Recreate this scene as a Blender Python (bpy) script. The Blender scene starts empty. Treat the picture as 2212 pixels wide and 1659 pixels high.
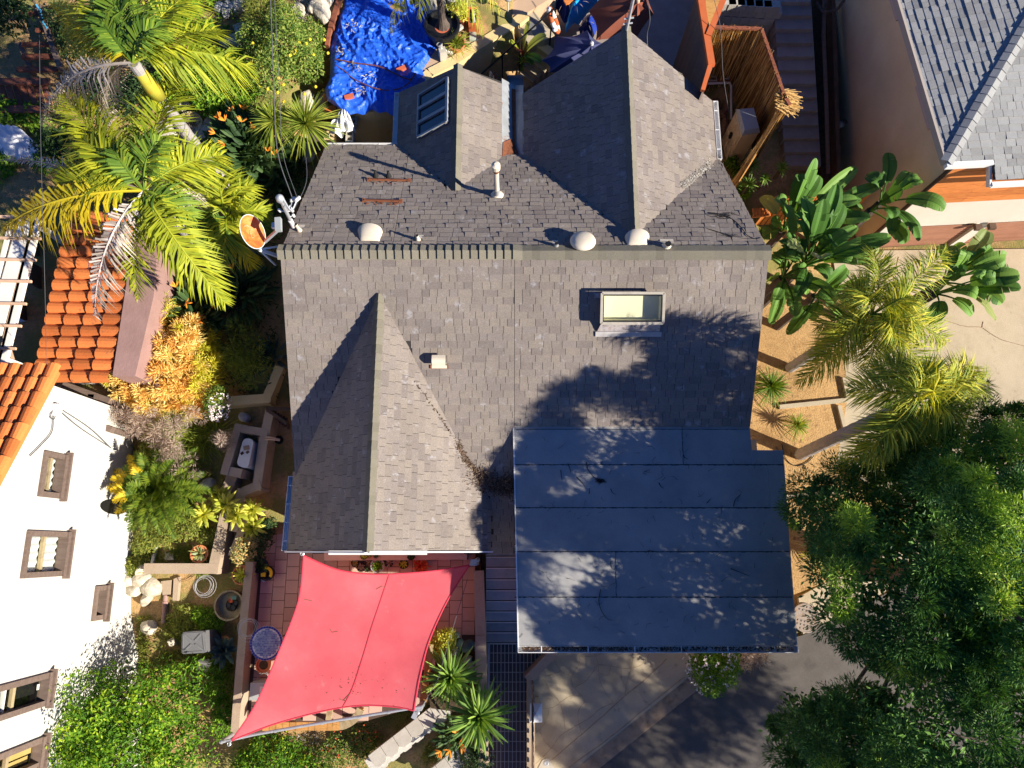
import bpy, math, random
import numpy as np
from mathutils import Vector, Matrix
C = bpy.context.scene.collection
R = math.radians
SC = bpy.context.scene
# ---------------------------------------------------------------- camera, sky, sun, exposure
H = 17.5                      # camera height (m)
F = 710.0                     # focal length in pixels of a 1024 px wide picture
TH = math.atan(165 / F)       # tilt away from straight down
ct, st = math.cos(TH), math.sin(TH)
cam = bpy.data.objects.new('camera', bpy.data.cameras.new('camera'))
cam.location = (0, 0, H); cam.rotation_euler = (TH, 0, 0)
cam.data.sensor_width = 36; cam.data.lens = F / 1024 * 36
cam.data.clip_end = 2000; cam.data.clip_start = .1
C.objects.link(cam); SC.camera = cam
SUN = Vector((1, -.43, .605)).normalized()
w = bpy.data.worlds.new('World'); SC.world = w; w.use_nodes = True
nt = w.node_tree; bg = nt.nodes['Background']
sky = nt.nodes.new('ShaderNodeTexSky'); sky.sky_type = 'NISHITA'; sky.sun_disc = False
sky.sun_elevation = math.asin(SUN.z); sky.sun_rotation = math.atan2(SUN.x, SUN.y)
sky.air_density = 1.0; sky.dust_density = .0; sky.ozone_density = 7.0
wb = nt.nodes.new('ShaderNodeMix'); wb.data_type = 'RGBA'; wb.blend_type = 'MULTIPLY'; wb.inputs[0].default_value = 1   # deep blue of a very clear day
wb.inputs[7].default_value = (.50, .78, 1.25, 1); nt.links.new(sky.outputs[0], wb.inputs[6]); nt.links.new(wb.outputs[2], bg.inputs[0]); bg.inputs[1].default_value = .050
sl = bpy.data.lights.new('sun', 'SUN'); sl.energy = 5.0; sl.angle = R(.53); sl.color = (1, .93, .82)
so = bpy.data.objects.new('sun', sl); so.rotation_euler = (-SUN).to_track_quat('-Z', 'Y').to_euler()
so.location = SUN * 60; C.objects.link(so)
SC.view_settings.view_transform = 'Standard'; SC.view_settings.look = 'None'
SC.view_settings.exposure = .92; SC.view_settings.gamma = 1; SC.view_settings.use_curve_mapping = False
SC.render.engine = 'CYCLES'
SC.cycles.max_bounces = 6; SC.cycles.diffuse_bounces = 3; SC.cycles.glossy_bounces = 2
SC.cycles.transmission_bounces = 4; SC.cycles.transparent_max_bounces = 6
SC.cycles.caustics_reflective = False; SC.cycles.caustics_refractive = False

# ---------------------------------------------------------------- survey helpers
SS = 1024 / 2212              # survey sheet of the plot: 2212 units wide
def ray(u, v):
    x = (u * SS - 512) / F; y = -(v * SS - 384) / F
    return Vector((x, y * ct + st, y * st - ct))
def P(u, v, z=0.):
    d = ray(u, v); t = (z - H) / d.z
    return Vector((d.x * t, d.y * t, z))
def PP(u, v, p0, n):          # where the sight line meets the plane through p0 with normal n
    d = ray(u, v); o = Vector((0, 0, H)); n = Vector(n)
    return o + d * ((Vector(p0) - o).dot(n) / d.dot(n))
def G(x, y):                  # height of the natural ground
    def sst(a, b, t):
        t = min(1, max(0, (t - a) / (b - a))); return t * t * (3 - 2 * t)
    gl = min(3.2, max(-.1, .95 + .2 * y)) if y < 4 else min(3.2, 1.75 + .12 * (y - 4))
    gr = .3 * sst(3.0, 6.0, y) - .03 + .22 * min(8, max(0, y - 6)) * (1 - sst(7.4, 8.3, x))
    s = sst(-1.5, 2.5, x) if y < 6 else sst(3.4, 6.5, x)
    z = gl * (1 - s) + gr * s
    if y < -1.6 and x > -2.0:
        z = min(z, z * (1 - sst(-2.0, -.4, x)))
    k = sst(-5.0, -4.6, x) * (1 - sst(4.9, 5.3, x)) * sst(-1.2, -.4, y) * (1 - sst(11.6, 12.0, y))   # dug-in level of the cottage
    k = max(k, sst(.1, .5, x) * (1 - sst(4.9, 5.3, x)) * sst(9, 9.4, y) * (1 - sst(17, 18, y)))
    if z > .95: z += (.95 - z) * k
    return z
def PG(u, v, dz=0.):
    z = .5
    for _ in range(12):
        p = P(u, v, z); z = .5 * z + .5 * G(p.x, p.y)
    p = P(u, v, z + dz); return p
def pxarea(vs):
    pts = []
    for v in vs:
        d = Vector(v) - Vector((0, 0, H))
        yc = d.y * ct + d.z * st; zc = -d.y * st + d.z * ct
        pts.append((d.x / -zc * F, yc / -zc * F))
    a = 0
    for i in range(len(pts)):
        x0, y0 = pts[i]; x1, y1 = pts[(i + 1) % len(pts)]; a += x0 * y1 - x1 * y0
    return abs(a) / 2
V = Vector
rng = random.Random(7)
def U(a, b): return rng.uniform(a, b)

# ---------------------------------------------------------------- materials
def _ramp(nt, cols, fac):
    r = nt.nodes.new('ShaderNodeValToRGB'); e = r.color_ramp.elements
    n = len(cols)
    while len(e) < n: e.new(.5)
    for i, c in enumerate(cols):
        e[i].position = i / max(1, n - 1) if len(c) < 4 else c[3]; e[i].color = (*c[:3], 1)
    nt.links.new(fac, r.inputs[0]); return r.outputs[0]
def _math(nt, op, a, b):
    m = nt.nodes.new('ShaderNodeMath'); m.operation = op
    for i, x in enumerate((a, b)):
        if isinstance(x, (int, float)): m.inputs[i].default_value = x
        else: nt.links.new(x, m.inputs[i])
    return m.outputs[0]
def _tint(nt):
    a = nt.nodes.new('ShaderNodeAttribute'); a.attribute_name = 'tint'
    o = nt.nodes.new('ShaderNodeObjectInfo')
    return a.outputs['Fac'], o.outputs['Random']
def _noise(nt, scale, detail=4, rough=.55, stretch=None, dist=0., coord='Object'):
    tc = nt.nodes.new('ShaderNodeTexCoord'); n = nt.nodes.new('ShaderNodeTexNoise')
    n.inputs['Scale'].default_value = scale; n.inputs['Detail'].default_value = detail
    n.inputs['Roughness'].default_value = rough; n.inputs['Distortion'].default_value = dist
    src = tc.outputs[coord]
    if stretch:
        m = nt.nodes.new('ShaderNodeMapping'); m.inputs['Scale'].default_value = stretch
        nt.links.new(src, m.inputs[0]); src = m.outputs[0]
    nt.links.new(src, n.inputs['Vector']); return n.outputs['Fac']
def _mix(nt, blend, fac, a, b):
    m = nt.nodes.new('ShaderNodeMix'); m.data_type = 'RGBA'; m.blend_type = blend
    if isinstance(fac, (int, float)): m.inputs[0].default_value = fac
    else: nt.links.new(fac, m.inputs[0])
    for i, x in ((6, a), (7, b)):
        if isinstance(x, tuple): m.inputs[i].default_value = (*x, 1)
        else: nt.links.new(x, m.inputs[i])
    return m.outputs[2]
def mat(name, cols, scale=6., detail=5, rough=.85, bump=0., bscale=None, tint=.2, spec=.25, metal=0.,
        stretch=None, by='noise', speck=None, dist=0., grain=0., gscale=90., transl=0., big=None):
    m = bpy.data.materials.new(name); m.use_nodes = True; nt = m.node_tree
    b = nt.nodes['Principled BSDF']
    at, orr = _tint(nt)
    tv = _math(nt, 'FRACT', _math(nt, 'ADD', at, orr), 0)
    nf = _noise(nt, scale, detail, .6, stretch, dist)
    if by == 'tint': fac = tv
    elif by == 'both': fac = _math(nt, 'ADD', _math(nt, 'MULTIPLY', tv, .62), _math(nt, 'MULTIPLY', nf, .38))
    else:
        k = nt.nodes.new('ShaderNodeMapRange'); k.inputs[1].default_value = .3; k.inputs[2].default_value = .7
        nt.links.new(nf, k.inputs[0]); fac = k.outputs[0]
    col = _ramp(nt, cols, fac) if len(cols) > 1 else None
    if col is None:
        rgb = nt.nodes.new('ShaderNodeRGB'); rgb.outputs[0].default_value = (*cols[0], 1); col = rgb.outputs[0]
    if tint:
        f = _math(nt, 'ADD', _math(nt, 'MULTIPLY', tv, 2 * tint), 1 - tint)
        col = _mix(nt, 'MULTIPLY', 1., col, f)
    if grain:
        g = _noise(nt, gscale, 3, .7)
        f = _math(nt, 'ADD', _math(nt, 'MULTIPLY', g, 4 * grain), 1 - 2 * grain)
        col = _mix(nt, 'MULTIPLY', 1., col, f)
    if big:                                    # (scale, amount): slow fading and staining
        g = _noise(nt, big[0], 5, .62, big[2] if len(big) > 2 else None); f = _math(nt, 'ADD', _math(nt, 'MULTIPLY', g, 4 * big[1]), 1 - 2 * big[1])
        col = _mix(nt, 'MULTIPLY', 1., col, f)
    if speck:                                  # (colour, scale, threshold, strength)
        s = _noise(nt, speck[1], 6, .65)
        k = nt.nodes.new('ShaderNodeMapRange'); k.inputs[1].default_value = speck[2]; k.inputs[2].default_value = speck[2] + .08
        nt.links.new(s, k.inputs[0])
        col = _mix(nt, 'MIX', _math(nt, 'MULTIPLY', k.outputs[0], speck[3]), col, speck[0])
    nt.links.new(col, b.inputs['Base Color'])
    b.inputs['Roughness'].default_value = rough; b.inputs['Metallic'].default_value = metal
    b.inputs['Specular IOR Level'].default_value = spec
    if bump:
        bn = nt.nodes.new('ShaderNodeBump'); bn.inputs['Strength'].default_value = bump
        bn.inputs['Distance'].default_value = .02
        nt.links.new(_noise(nt, bscale or scale * 5, 5, .6, stretch, dist), bn.inputs['Height'])
        nt.links.new(bn.outputs[0], b.inputs['Normal'])
    if transl:
        t = nt.nodes.new('ShaderNodeBsdfTranslucent'); x = nt.nodes.new('ShaderNodeMixShader')
        nt.links.new(_mix(nt, 'MULTIPLY', 1., col, (1.5, 1.35, .55)), t.inputs[0])
        x.inputs[0].default_value = transl
        nt.links.new(b.outputs[0], x.inputs[1]); nt.links.new(t.outputs[0], x.inputs[2])
        nt.links.new(x.outputs[0], nt.nodes['Material Output'].inputs[0])
    return m
M = {}
def leaf(name, cols, transl=.3, rough=.55, spec=.2, tint=.15):
    M[name] = mat(name, cols, by='tint', transl=transl, rough=rough, spec=spec, tint=tint, scale=3); return M[name]

# ---------------------------------------------------------------- mesh building
class MB:
    def __init__(s): s.v = []; s.f = []; s.t = []; s.m = []
    def add(s, vs, fs, t=None, m=0):
        b = len(s.v); s.v.extend(tuple(v) for v in vs)
        if t is None: t = rng.random()
        for f in fs: s.f.append(tuple(b + i for i in f)); s.t.append(t); s.m.append(m)
        return s
    def box(s, c, size, rot=None, t=None, m=0, taper=1.):
        hx, hy, hz = (k / 2 for k in size); c = V(c); vs = []
        for z, k in ((-hz, 1), (hz, taper)):
            for x, y in ((-hx, -hy), (hx, -hy), (hx, hy), (-hx, hy)):
                p = V((x * k, y * k, z)); vs.append(c + (rot @ p if rot is not None else p))
        return s.add(vs, [(3, 2, 1, 0), (4, 5, 6, 7), (0, 1, 5, 4), (1, 2, 6, 5), (2, 3, 7, 6), (3, 0, 4, 7)], t, m)
    def beam(s, a, b, w, h, up=(0, 0, 1), t=None, m=0):
        a = V(a); b = V(b); d = (b - a); L = d.length; d.normalize()
        sd = d.cross(V(up))
        if sd.length < 1e-4: sd = d.cross(V((1, 0, 0)))
        sd.normalize(); n = sd.cross(d)
        rot = Matrix((d, sd, n)).transposed()
        return s.box((a + b) / 2, (L, w, h), rot, t, m)
    def tube(s, pts, r, n=8, t=None, m=0, cap=True):
        pts = [V(p) for p in pts]; k = len(pts); vs = []; fs = []
        rs = r if isinstance(r, (list, tuple)) else [r] * k
        prev = None
        for i, p in enumerate(pts):
            d = (pts[min(k - 1, i + 1)] - pts[max(0, i - 1)]).normalized()
            if prev is None:
                a = d.cross(V((0, 0, 1)))
                if a.length < .05: a = d.cross(V((1, 0, 0)))
            else: a = prev - d * prev.dot(d)
            a.normalize(); prev = a; b = d.cross(a)
            for j in range(n):
                an = 2 * math.pi * j / n; vs.append(p + (a * math.cos(an) + b * math.sin(an)) * rs[i])
        for i in range(k - 1):
            for j in range(n):
                q = (j + 1) % n; fs.append((i * n + j, i * n + q, (i + 1) * n + q, (i + 1) * n + j))
        if cap: fs.append(tuple(range(n - 1, -1, -1))); fs.append(tuple((k - 1) * n + j for j in range(n)))
        return s.add(vs, fs, t, m)
    def lathe(s, c, prof, n=20, t=None, m=0, axis=None):
        c = V(c); vs = []; fs = []; k = len(prof)
        q = V((0, 0, 1)).rotation_difference(V(axis)) if axis is not None else None
        for r, z in prof:
            for j in range(n):
                a = 2 * math.pi * j / n; p = V((r * math.cos(a), r * math.sin(a), z))
                vs.append(c + (q @ p if q else p))
        for i in range(k - 1):
            for j in range(n):
                o = (j + 1) % n; fs.append((i * n + j, i * n + o, (i + 1) * n + o, (i + 1) * n + j))
        return s.add(vs, fs, t, m)
    def prism(s, top, depth=None, zb=None, t=None, m=0, n=None):
        top = [V(p) for p in top]; k = len(top)
        nn = V(n) if n is not None else V((0, 0, 1))
        bot = [V((p.x, p.y, zb)) for p in top] if zb is not None else [p - nn * depth for p in top]
        ar = sum(top[i].x * top[(i + 1) % k].y - top[(i + 1) % k].x * top[i].y for i in range(k))
        if ar < 0: top.reverse(); bot.reverse()
        fs = [tuple(range(k)), tuple(range(2 * k - 1, k - 1, -1))]
        fs += [((i + 1) % k, i, k + i, k + (i + 1) % k) for i in range(k)]
        return s.add(top + bot, fs, t, m)
    def grid(s, fn, nu, nv, t=None, m=0, tf=None):
        vs = [fn(i / nu, j / nv) for j in range(nv + 1) for i in range(nu + 1)]
        b = len(s.v); s.v.extend(tuple(p) for p in vs)
        t0 = rng.random() if t is None else t
        for j in range(nv):
            for i in range(nu):
                o = b + j * (nu + 1) + i
                s.f.append((o, o + 1, o + nu + 2, o + nu + 1)); s.t.append(tf(i / nu, j / nv) if tf else t0); s.m.append(m)
        return s
    def np(s, verts, faces, tints, m=0):   # verts (N,k,3); faces: index tuples within each k
        N, k, _ = verts.shape; b = len(s.v)
        s.v.extend(map(tuple, verts.reshape(-1, 3).tolist()))
        tl = tints.tolist()
        for i in range(N):
            o = b + i * k
            for f in faces: s.f.append(tuple(o + j for j in f)); s.t.append(tl[i]); s.m.append(m)
        return s
    def build(s, name, mats, parent=None, smooth=False, **tags):
        if not s.v: s.v = [(0, 0, -1)]
        vs = np.array(s.v, dtype=float)
        if parent is None and tags.get('kind') != 'structure':
            org = np.array([(vs[:, 0].min() + vs[:, 0].max()) / 2, (vs[:, 1].min() + vs[:, 1].max()) / 2, vs[:, 2].min()])
            par_w = np.zeros(3)
        else:
            org = np.zeros(3); par_w = np.array(wloc(parent))
            if parent is not None: org = par_w
        me = bpy.data.meshes.new(name); me.from_pydata((vs - org).tolist(), [], s.f)
        at = me.attributes.new('tint', 'FLOAT', 'FACE'); at.data.foreach_set('value', s.t)
        if not isinstance(mats, (list, tuple)): mats = [mats]
        for q in mats: me.materials.append(q)
        if len(mats) > 1: me.polygons.foreach_set('material_index', s.m)
        if smooth: me.polygons.foreach_set('use_smooth', [True] * len(s.f))
        me.update()
        o = bpy.data.objects.new(name, me); C.objects.link(o)
        if parent is not None: o.parent = parent; WL[o.name] = tuple(par_w)
        else: o.location = org; WL[o.name] = tuple(org)
        for k, q in tags.items(): o[k] = q
        return o
WL = {}
def wloc(o): return WL.get(o.name, (0, 0, 0)) if o is not None else (0, 0, 0)
def thing(name, label, cat, loc=(0, 0, 0), group=None):
    o = bpy.data.objects.new(name, None); C.objects.link(o); o.location = loc; o.empty_display_size = .2
    WL[o.name] = tuple(loc); o['label'] = label; o['category'] = cat
    if group: o['group'] = group
    return o
def L(label, cat, group=None, kind=None):
    d = dict(label=label, category=cat)
    if group: d['group'] = group
    if kind: d['kind'] = kind
    return d
def copy_tree(o, parent=None, dloc=None):
    c = o.copy(); C.objects.link(c); WL[c.name] = WL.get(o.name, (0, 0, 0))
    if parent is not None: c.parent = parent
    for ch in list(o.children): copy_tree(ch, c)
    return c
TXT = []
def text(body, size, loc, xdir, up, m, parent, name='lettering', extrude=.003, align='CENTER', shear=0, sx=1.):
    cu = bpy.data.curves.new(name, 'FONT'); cu.body = body; cu.size = size; cu.extrude = extrude
    cu.align_x = align; cu.align_y = 'CENTER'; cu.shear = shear
    cu.materials.append(m); o = bpy.data.objects.new(name, cu); C.objects.link(o)
    x = V(xdir).normalized(); y = V(up); y = (y - x * y.dot(x)).normalized(); z = x.cross(y)
    o.matrix_local = Matrix.Translation(V(loc) - V(wloc(parent))) @ Matrix((x * sx, y, z)).transposed().to_4x4()
    o.parent = parent; TXT.append(o); return o
def cat_curve(pts, n=12):     # Catmull-Rom through the points
    pts = [V(p) for p in pts]; out = []
    q = [pts[0] * 2 - pts[1]] + pts + [pts[-1] * 2 - pts[-2]]
    for i in range(1, len(q) - 2):
        for k in range(n):
            t = k / n; a, b, c, d = q[i - 1], q[i], q[i + 1], q[i + 2]
            out.append(.5 * ((2 * b) + (c - a) * t + (2 * a - 5 * b + 4 * c - d) * t * t + (3 * b - a - 3 * c + d) * t ** 3))
    out.append(pts[-1]); return out

# ---------------------------------------------------------------- palette
M['shingle'] = mat('shingle', [(.178, .152, .138), (.215, .180, .158), (.250, .210, .172), (.205, .174, .155), (.275, .230, .175)], scale=9,
                   by='both', tint=.09, rough=.95, grain=.26, gscale=45, bump=.22, bscale=160, speck=((.40, .39, .40), 4.2, .60, .5), big=(.55, .16))
M['shingle_deck'] = mat('shingle_deck', [(.04, .038, .036)], tint=0, rough=.95)
M['cap_shingle'] = mat('cap_shingle', [(.175, .158, .12), (.21, .19, .14), (.16, .145, .115)], scale=10, by='both', tint=.1, rough=.95, grain=.2, gscale=60, bump=.5, bscale=160)
M['grey_shingle'] = mat('grey_shingle', [(.23, .225, .215), (.31, .305, .29), (.365, .365, .345), (.33, .325, .31), (.265, .255, .245)], scale=9, by='both', tint=.08,
                        rough=.95, grain=.16, gscale=60, bump=.4, bscale=160)
M['roll_roof'] = mat('roll_roof', [(.29, .285, .27), (.345, .335, .315), (.385, .37, .345)], scale=1.3, tint=.05, rough=.95, grain=.13, gscale=70, bump=.4, bscale=150,
                     speck=((.1, .1, .1), 14, .68, .5), big=(.9, .10))
M['tar'] = mat('tar', [(.02, .02, .02)], rough=.5, tint=0)
M['white_paint'] = mat('white_paint', [(.74, .73, .71), (.82, .81, .78)], scale=4, rough=.5, tint=.04, spec=.4)
M['stucco_white'] = mat('stucco_white', [(.57, .545, .485), (.62, .60, .54)], scale=1.2, rough=.9, tint=.02, bump=1., bscale=5, dist=2.5, big=(.5, .05))
M['stucco_tan'] = mat('stucco_tan', [(.76, .54, .30), (.81, .59, .34), (.84, .63, .38)], scale=1.1, rough=.95, tint=.02, bump=.4, bscale=70, grain=.08, gscale=70, big=(.6, .1))
M['stucco_yellow'] = mat('stucco_yellow', [(.62, .46, .20), (.72, .54, .26), (.66, .50, .27)], scale=2.5, rough=.95, tint=.05, bump=.4, bscale=40, speck=((.3, .25, .15), 6, .66, .6))
M['stucco_pink'] = mat('stucco_pink', [(.56, .40, .33), (.62, .46, .38)], scale=3, rough=.9, tint=.03)
M['stucco_wall'] = mat('stucco_wall', [(.36, .27, .185), (.43, .33, .23), (.40, .30, .21)], scale=3, rough=.95, tint=.06, bump=.4, bscale=50, grain=.1, gscale=60)
M['mauve'] = mat('mauve', [(.30, .18, .155), (.36, .22, .19)], scale=3, rough=.9, tint=.03, bump=.3)
M['concrete'] = mat('concrete', [(.42, .345, .225), (.50, .415, .285), (.46, .38, .255)], scale=1.6, rough=.95, tint=.05, bump=.3, bscale=60, grain=.12, gscale=60, speck=((.22, .17, .11), 3.1, .62, .5), big=(.7, .12))
M['curb'] = mat('curb', [(.30, .20, .12), (.40, .29, .19), (.24, .16, .10)], scale=3.5, rough=.95, tint=.05, bump=.3, bscale=60, grain=.15, gscale=60)
M['asphalt'] = mat('asphalt', [(.115, .10, .088), (.15, .132, .114)], scale=2, rough=.95, tint=.03, bump=.5, bscale=150, grain=.3, gscale=70, big=(.5, .14), speck=((.07, .062, .055), 1.7, .60, .5))
M['step_dark'] = mat('step_dark', [(.30, .245, .21), (.37, .31, .27)], scale=4, rough=.95, tint=.15, bump=.3, grain=.1)
M['step_blue'] = mat('step_blue', [(.30, .32, .34), (.38, .40, .42)], scale=5, rough=.7, tint=.15, grain=.1)
M['dirt'] = mat('dirt', [(.40, .235, .095), (.52, .32, .135), (.46, .28, .12)], scale=2.5, rough=1, tint=.05, bump=1., bscale=30, grain=.32, gscale=28, speck=((.17, .10, .05), 7, .58, .8), big=(.8, .16))
def ground_mat():
    m = mat('ground_soil', [(.33, .20, .09), (.46, .285, .125), (.38, .23, .10)], scale=2.2, rough=1, tint=0, bump=1., bscale=30, grain=.3, gscale=26, speck=((.12, .075, .04), 7, .60, .75))
    nt = m.node_tree; b = nt.nodes['Principled BSDF']; src = b.inputs['Base Color'].links[0].from_socket
    a = _noise(nt, .9, 6, .65); k = nt.nodes.new('ShaderNodeMapRange'); k.inputs[1].default_value = .47; k.inputs[2].default_value = .56
    nt.links.new(a, k.inputs[0])
    g = _ramp(nt, [(.09, .12, .03), (.18, .20, .05), (.27, .23, .08)], _noise(nt, 14, 4))
    nt.links.new(_mix(nt, 'MIX', _math(nt, 'MULTIPLY', k.outputs[0], .75), src, g), b.inputs['Base Color']); return m
M['ground'] = ground_mat()
M['dark_soil'] = mat('dark_soil', [(.05, .035, .02), (.09, .06, .035), (.035, .03, .022)], scale=6, rough=1, tint=.1, bump=1, bscale=30, grain=.2, gscale=40)
M['paver'] = mat('paver', [(.45, .30, .225), (.54, .385, .29), (.50, .34, .265)], scale=5, by='both', rough=.9, tint=.1, grain=.08, bump=.2)
M['paver_base'] = mat('paver_base', [(.10, .07, .05)], rough=1, tint=0)
M['slate'] = mat('slate', [(.055, .045, .05), (.085, .07, .075), (.07, .06, .062)], scale=5, by='both', rough=.55, tint=.15, spec=.4)
M['grout'] = mat('grout', [(.70, .68, .65)], rough=.95, tint=.05)
M['tile_roof'] = mat('tile_roof', [(.60, .150, .035), (.74, .215, .055), (.67, .18, .045)], scale=5, by='both', rough=.9, tint=.24, grain=.12, gscale=50, bump=.3, speck=((.22, .10, .06), 6, .60, .6), big=(1.2, .12))
M['terracotta'] = mat('terracotta', [(.55, .18, .07), (.64, .24, .10)], scale=6, rough=.85, tint=.1)
M['brown_wood'] = mat('brown_wood', [(.145, .10, .075), (.20, .145, .115)], scale=3, stretch=(1, 6, 6), rough=.8, tint=.12, bump=.2)
M['dark_wood'] = mat('dark_wood', [(.09, .055, .035), (.13, .08, .055)], scale=3, rough=.85, tint=.2, bump=.2)
M['redwood'] = mat('redwood', [(.20, .065, .035), (.28, .095, .05), (.16, .055, .03)], scale=4, rough=.8, tint=.2, stretch=(1, 5, 5), bump=.2)
M['orange_wood'] = mat('orange_wood', [(.52, .15, .035), (.66, .23, .06), (.42, .115, .03)], scale=2.5, stretch=(1, 9, 9), rough=.65, tint=.16, bump=.15, speck=((.28, .07, .02), 4, .64, .6))
M['orange_paint'] = mat('orange_paint', [(.50, .115, .035), (.58, .15, .05)], scale=3, rough=.6, tint=.06)
M['teak'] = mat('teak', [(.40, .19, .05), (.50, .27, .085), (.33, .15, .04)], scale=3, rough=.7, tint=.15, stretch=(2, 8, 8))
M['weathered_wood'] = mat('weathered_wood', [(.30, .23, .12), (.40, .32, .18), (.22, .16, .085)], scale=4, rough=.9, tint=.12, bump=.3)
M['pergola_white'] = mat('pergola_white', [(.70, .66, .58), (.78, .75, .68)], scale=3, rough=.8, tint=.04, speck=((.3, .24, .17), 9, .70, .6))
M['pergola_slat'] = mat('pergola_slat', [(.60, .38, .24), (.70, .47, .31)], scale=5, rough=.8, tint=.1)
M['reed'] = mat('reed', [(.40, .21, .06), (.66, .40, .13), (.80, .54, .22)], scale=8, by='tint', rough=.85, tint=.1)
M['zinc'] = mat('zinc', [(.26, .275, .28), (.36, .375, .38)], scale=5, rough=.5, tint=.05, metal=.2, spec=.5, speck=((.25, .12, .06), 6, .60, .8))
M['rust'] = mat('rust', [(.13, .05, .025), (.24, .085, .04), (.10, .035, .02)], scale=14, rough=.9, tint=.1, bump=.4)
M['cream_metal'] = mat('cream_metal', [(.66, .56, .42), (.74, .65, .50)], scale=5, rough=.6, tint=.05, speck=((.45, .27, .12), 8, .70, .5))
M['grey_metal'] = mat('grey_metal', [(.40, .41, .42), (.48, .49, .50)], scale=6, rough=.45, tint=.06, metal=.3, spec=.5)
M['galv'] = mat('galv', [(.50, .50, .51), (.60, .60, .60)], scale=6, rough=.4, tint=.06, metal=.5, spec=.5)
M['black'] = mat('black', [(.012, .012, .013)], rough=.45, tint=.05, spec=.4)
M['black_rubber'] = mat('black_rubber', [(.02, .019, .018)], rough=.8, tint=.1)
M['grey_plastic'] = mat('grey_plastic', [(.15, .15, .15), (.18, .18, .18)], scale=5, rough=.5, tint=.05, spec=.4)
M['white_plastic'] = mat('white_plastic', [(.62, .60, .56), (.70, .68, .63)], scale=3, rough=.5, tint=.03, spec=.4)
M['beige_plastic'] = mat('beige_plastic', [(.62, .48, .29), (.70, .55, .34)], scale=3, rough=.5, tint=.04, spec=.4)
M['lid_plastic'] = mat('lid_plastic', [(.33, .35, .34), (.38, .40, .39)], scale=3, rough=.5, tint=.03, spec=.4)
M['glass_dark'] = mat('glass_dark', [(.012, .016, .016), (.02, .028, .024)], scale=2, rough=.06, tint=0, spec=.8)
M['curtain'] = mat('curtain', [(.60, .61, .62), (.75, .76, .76)], scale=6, rough=.9, tint=.06, stretch=(1, .3, 4))
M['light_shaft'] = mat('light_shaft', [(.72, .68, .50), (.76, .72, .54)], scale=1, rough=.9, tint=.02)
M['tarp'] = mat('tarp', [(.012, .075, .50), (.02, .12, .68), (.015, .09, .58)], scale=3, rough=.36, tint=.04, bump=.5, bscale=22, spec=.5, dist=1.5)
M['tarp_sky'] = mat('tarp_sky', [(.02, .33, .75), (.03, .42, .85)], scale=5, rough=.35, tint=.05, bump=.6, bscale=12, spec=.5)
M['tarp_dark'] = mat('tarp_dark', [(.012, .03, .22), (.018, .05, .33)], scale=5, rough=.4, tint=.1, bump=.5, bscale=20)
M['cloth_white'] = mat('cloth_white', [(.72, .72, .72), (.80, .80, .79)], scale=4, rough=.8, tint=.04, bump=.3, bscale=12)
M['sail'] = mat('sail', [(.69, .115, .14), (.75, .14, .165), (.78, .175, .20)], scale=1.1, rough=.85, tint=.03, transl=.25, grain=.07, gscale=90, big=(.9, .06), bump=.25, bscale=60, speck=((.60, .28, .28), 3.5, .63, .35))
M['sail'].node_tree.nodes  # fabric
M['sail_hem'] = mat('sail_hem', [(.60, .05, .08)], rough=.85, tint=.03)
M['umb_brown'] = mat('umb_brown', [(.20, .06, .035), (.235, .075, .045)], scale=3, rough=.9, tint=.04)
M['umb_navy'] = mat('umb_navy', [(.055, .06, .14), (.07, .078, .17)], scale=3, rough=.9, tint=.04)
M['brick'] = mat('brick', [(.50, .11, .05), (.58, .15, .075)], scale=8, rough=.9, tint=.1, bump=.3)
M['rock'] = mat('rock', [(.42, .36, .26), (.58, .52, .41), (.34, .28, .20)], scale=4, rough=.95, tint=.15, bump=.8, bscale=18)
M['rock_grey'] = mat('rock_grey', [(.38, .37, .34), (.52, .50, .46)], scale=4, rough=.95, tint=.2, bump=.5, bscale=18)
M['block'] = mat('block', [(.44, .40, .33), (.52, .475, .40)], scale=5, rough=.95, tint=.08, bump=.4, bscale=40, grain=.1)
M['block_face'] = mat('block_face', [(.50, .47, .41), (.57, .54, .48)], scale=6, rough=.95, tint=.06, bump=.6, bscale=30)
M['trunk'] = mat('trunk', [(.28, .255, .23), (.38, .35, .325), (.33, .30, .275)], scale=3, stretch=(1, 1, 9), rough=.95, tint=.08, bump=.6, bscale=10)
M['bark'] = mat('bark', [(.07, .052, .04), (.13, .10, .08)], scale=5, stretch=(2, 2, .6), rough=.95, tint=.1, bump=.9, bscale=14)
M['crownshaft'] = mat('crownshaft', [(.50, .36, .03), (.42, .40, .05), (.55, .30, .02)], scale=4, rough=.5, tint=.05)
M['drift'] = mat('drift', [(.16, .085, .045), (.24, .14, .08)], scale=5, rough=.9, tint=.15, bump=.5)
M['flower_white'] = mat('flower_white', [(.80, .74, .70), (.85, .70, .68)], rough=.8, tint=.08)
M['flower_orange'] = mat('flower_orange', [(.80, .22, .02), (.85, .33, .03)], rough=.6, tint=.1)
M['lemon'] = mat('lemon', [(.72, .55, .03)], rough=.5, tint=.1)
M['red_bits'] = mat('red_bits', [(.55, .04, .02), (.7, .15, .05)], by='tint', rough=.6, tint=.1)
M['litter'] = mat('litter', [(.05, .028, .018), (.11, .06, .035), (.30, .22, .15)], by='tint', rough=1, tint=.2)
M['litter_pale'] = mat('litter_pale', [(.45, .42, .36), (.30, .25, .20), (.6, .58, .52)], by='tint', rough=1, tint=.2)
M['blue_mosaic'] = mat('blue_mosaic', [(.13, .19, .40), (.22, .28, .46), (.30, .36, .50), (.05, .07, .30)], by='tint', rough=.3, tint=.1, spec=.5)
M['blue_rim'] = mat('blue_rim', [(.02, .025, .22), (.035, .04, .30)], by='tint', rough=.3, tint=.1, spec=.5)
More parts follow.
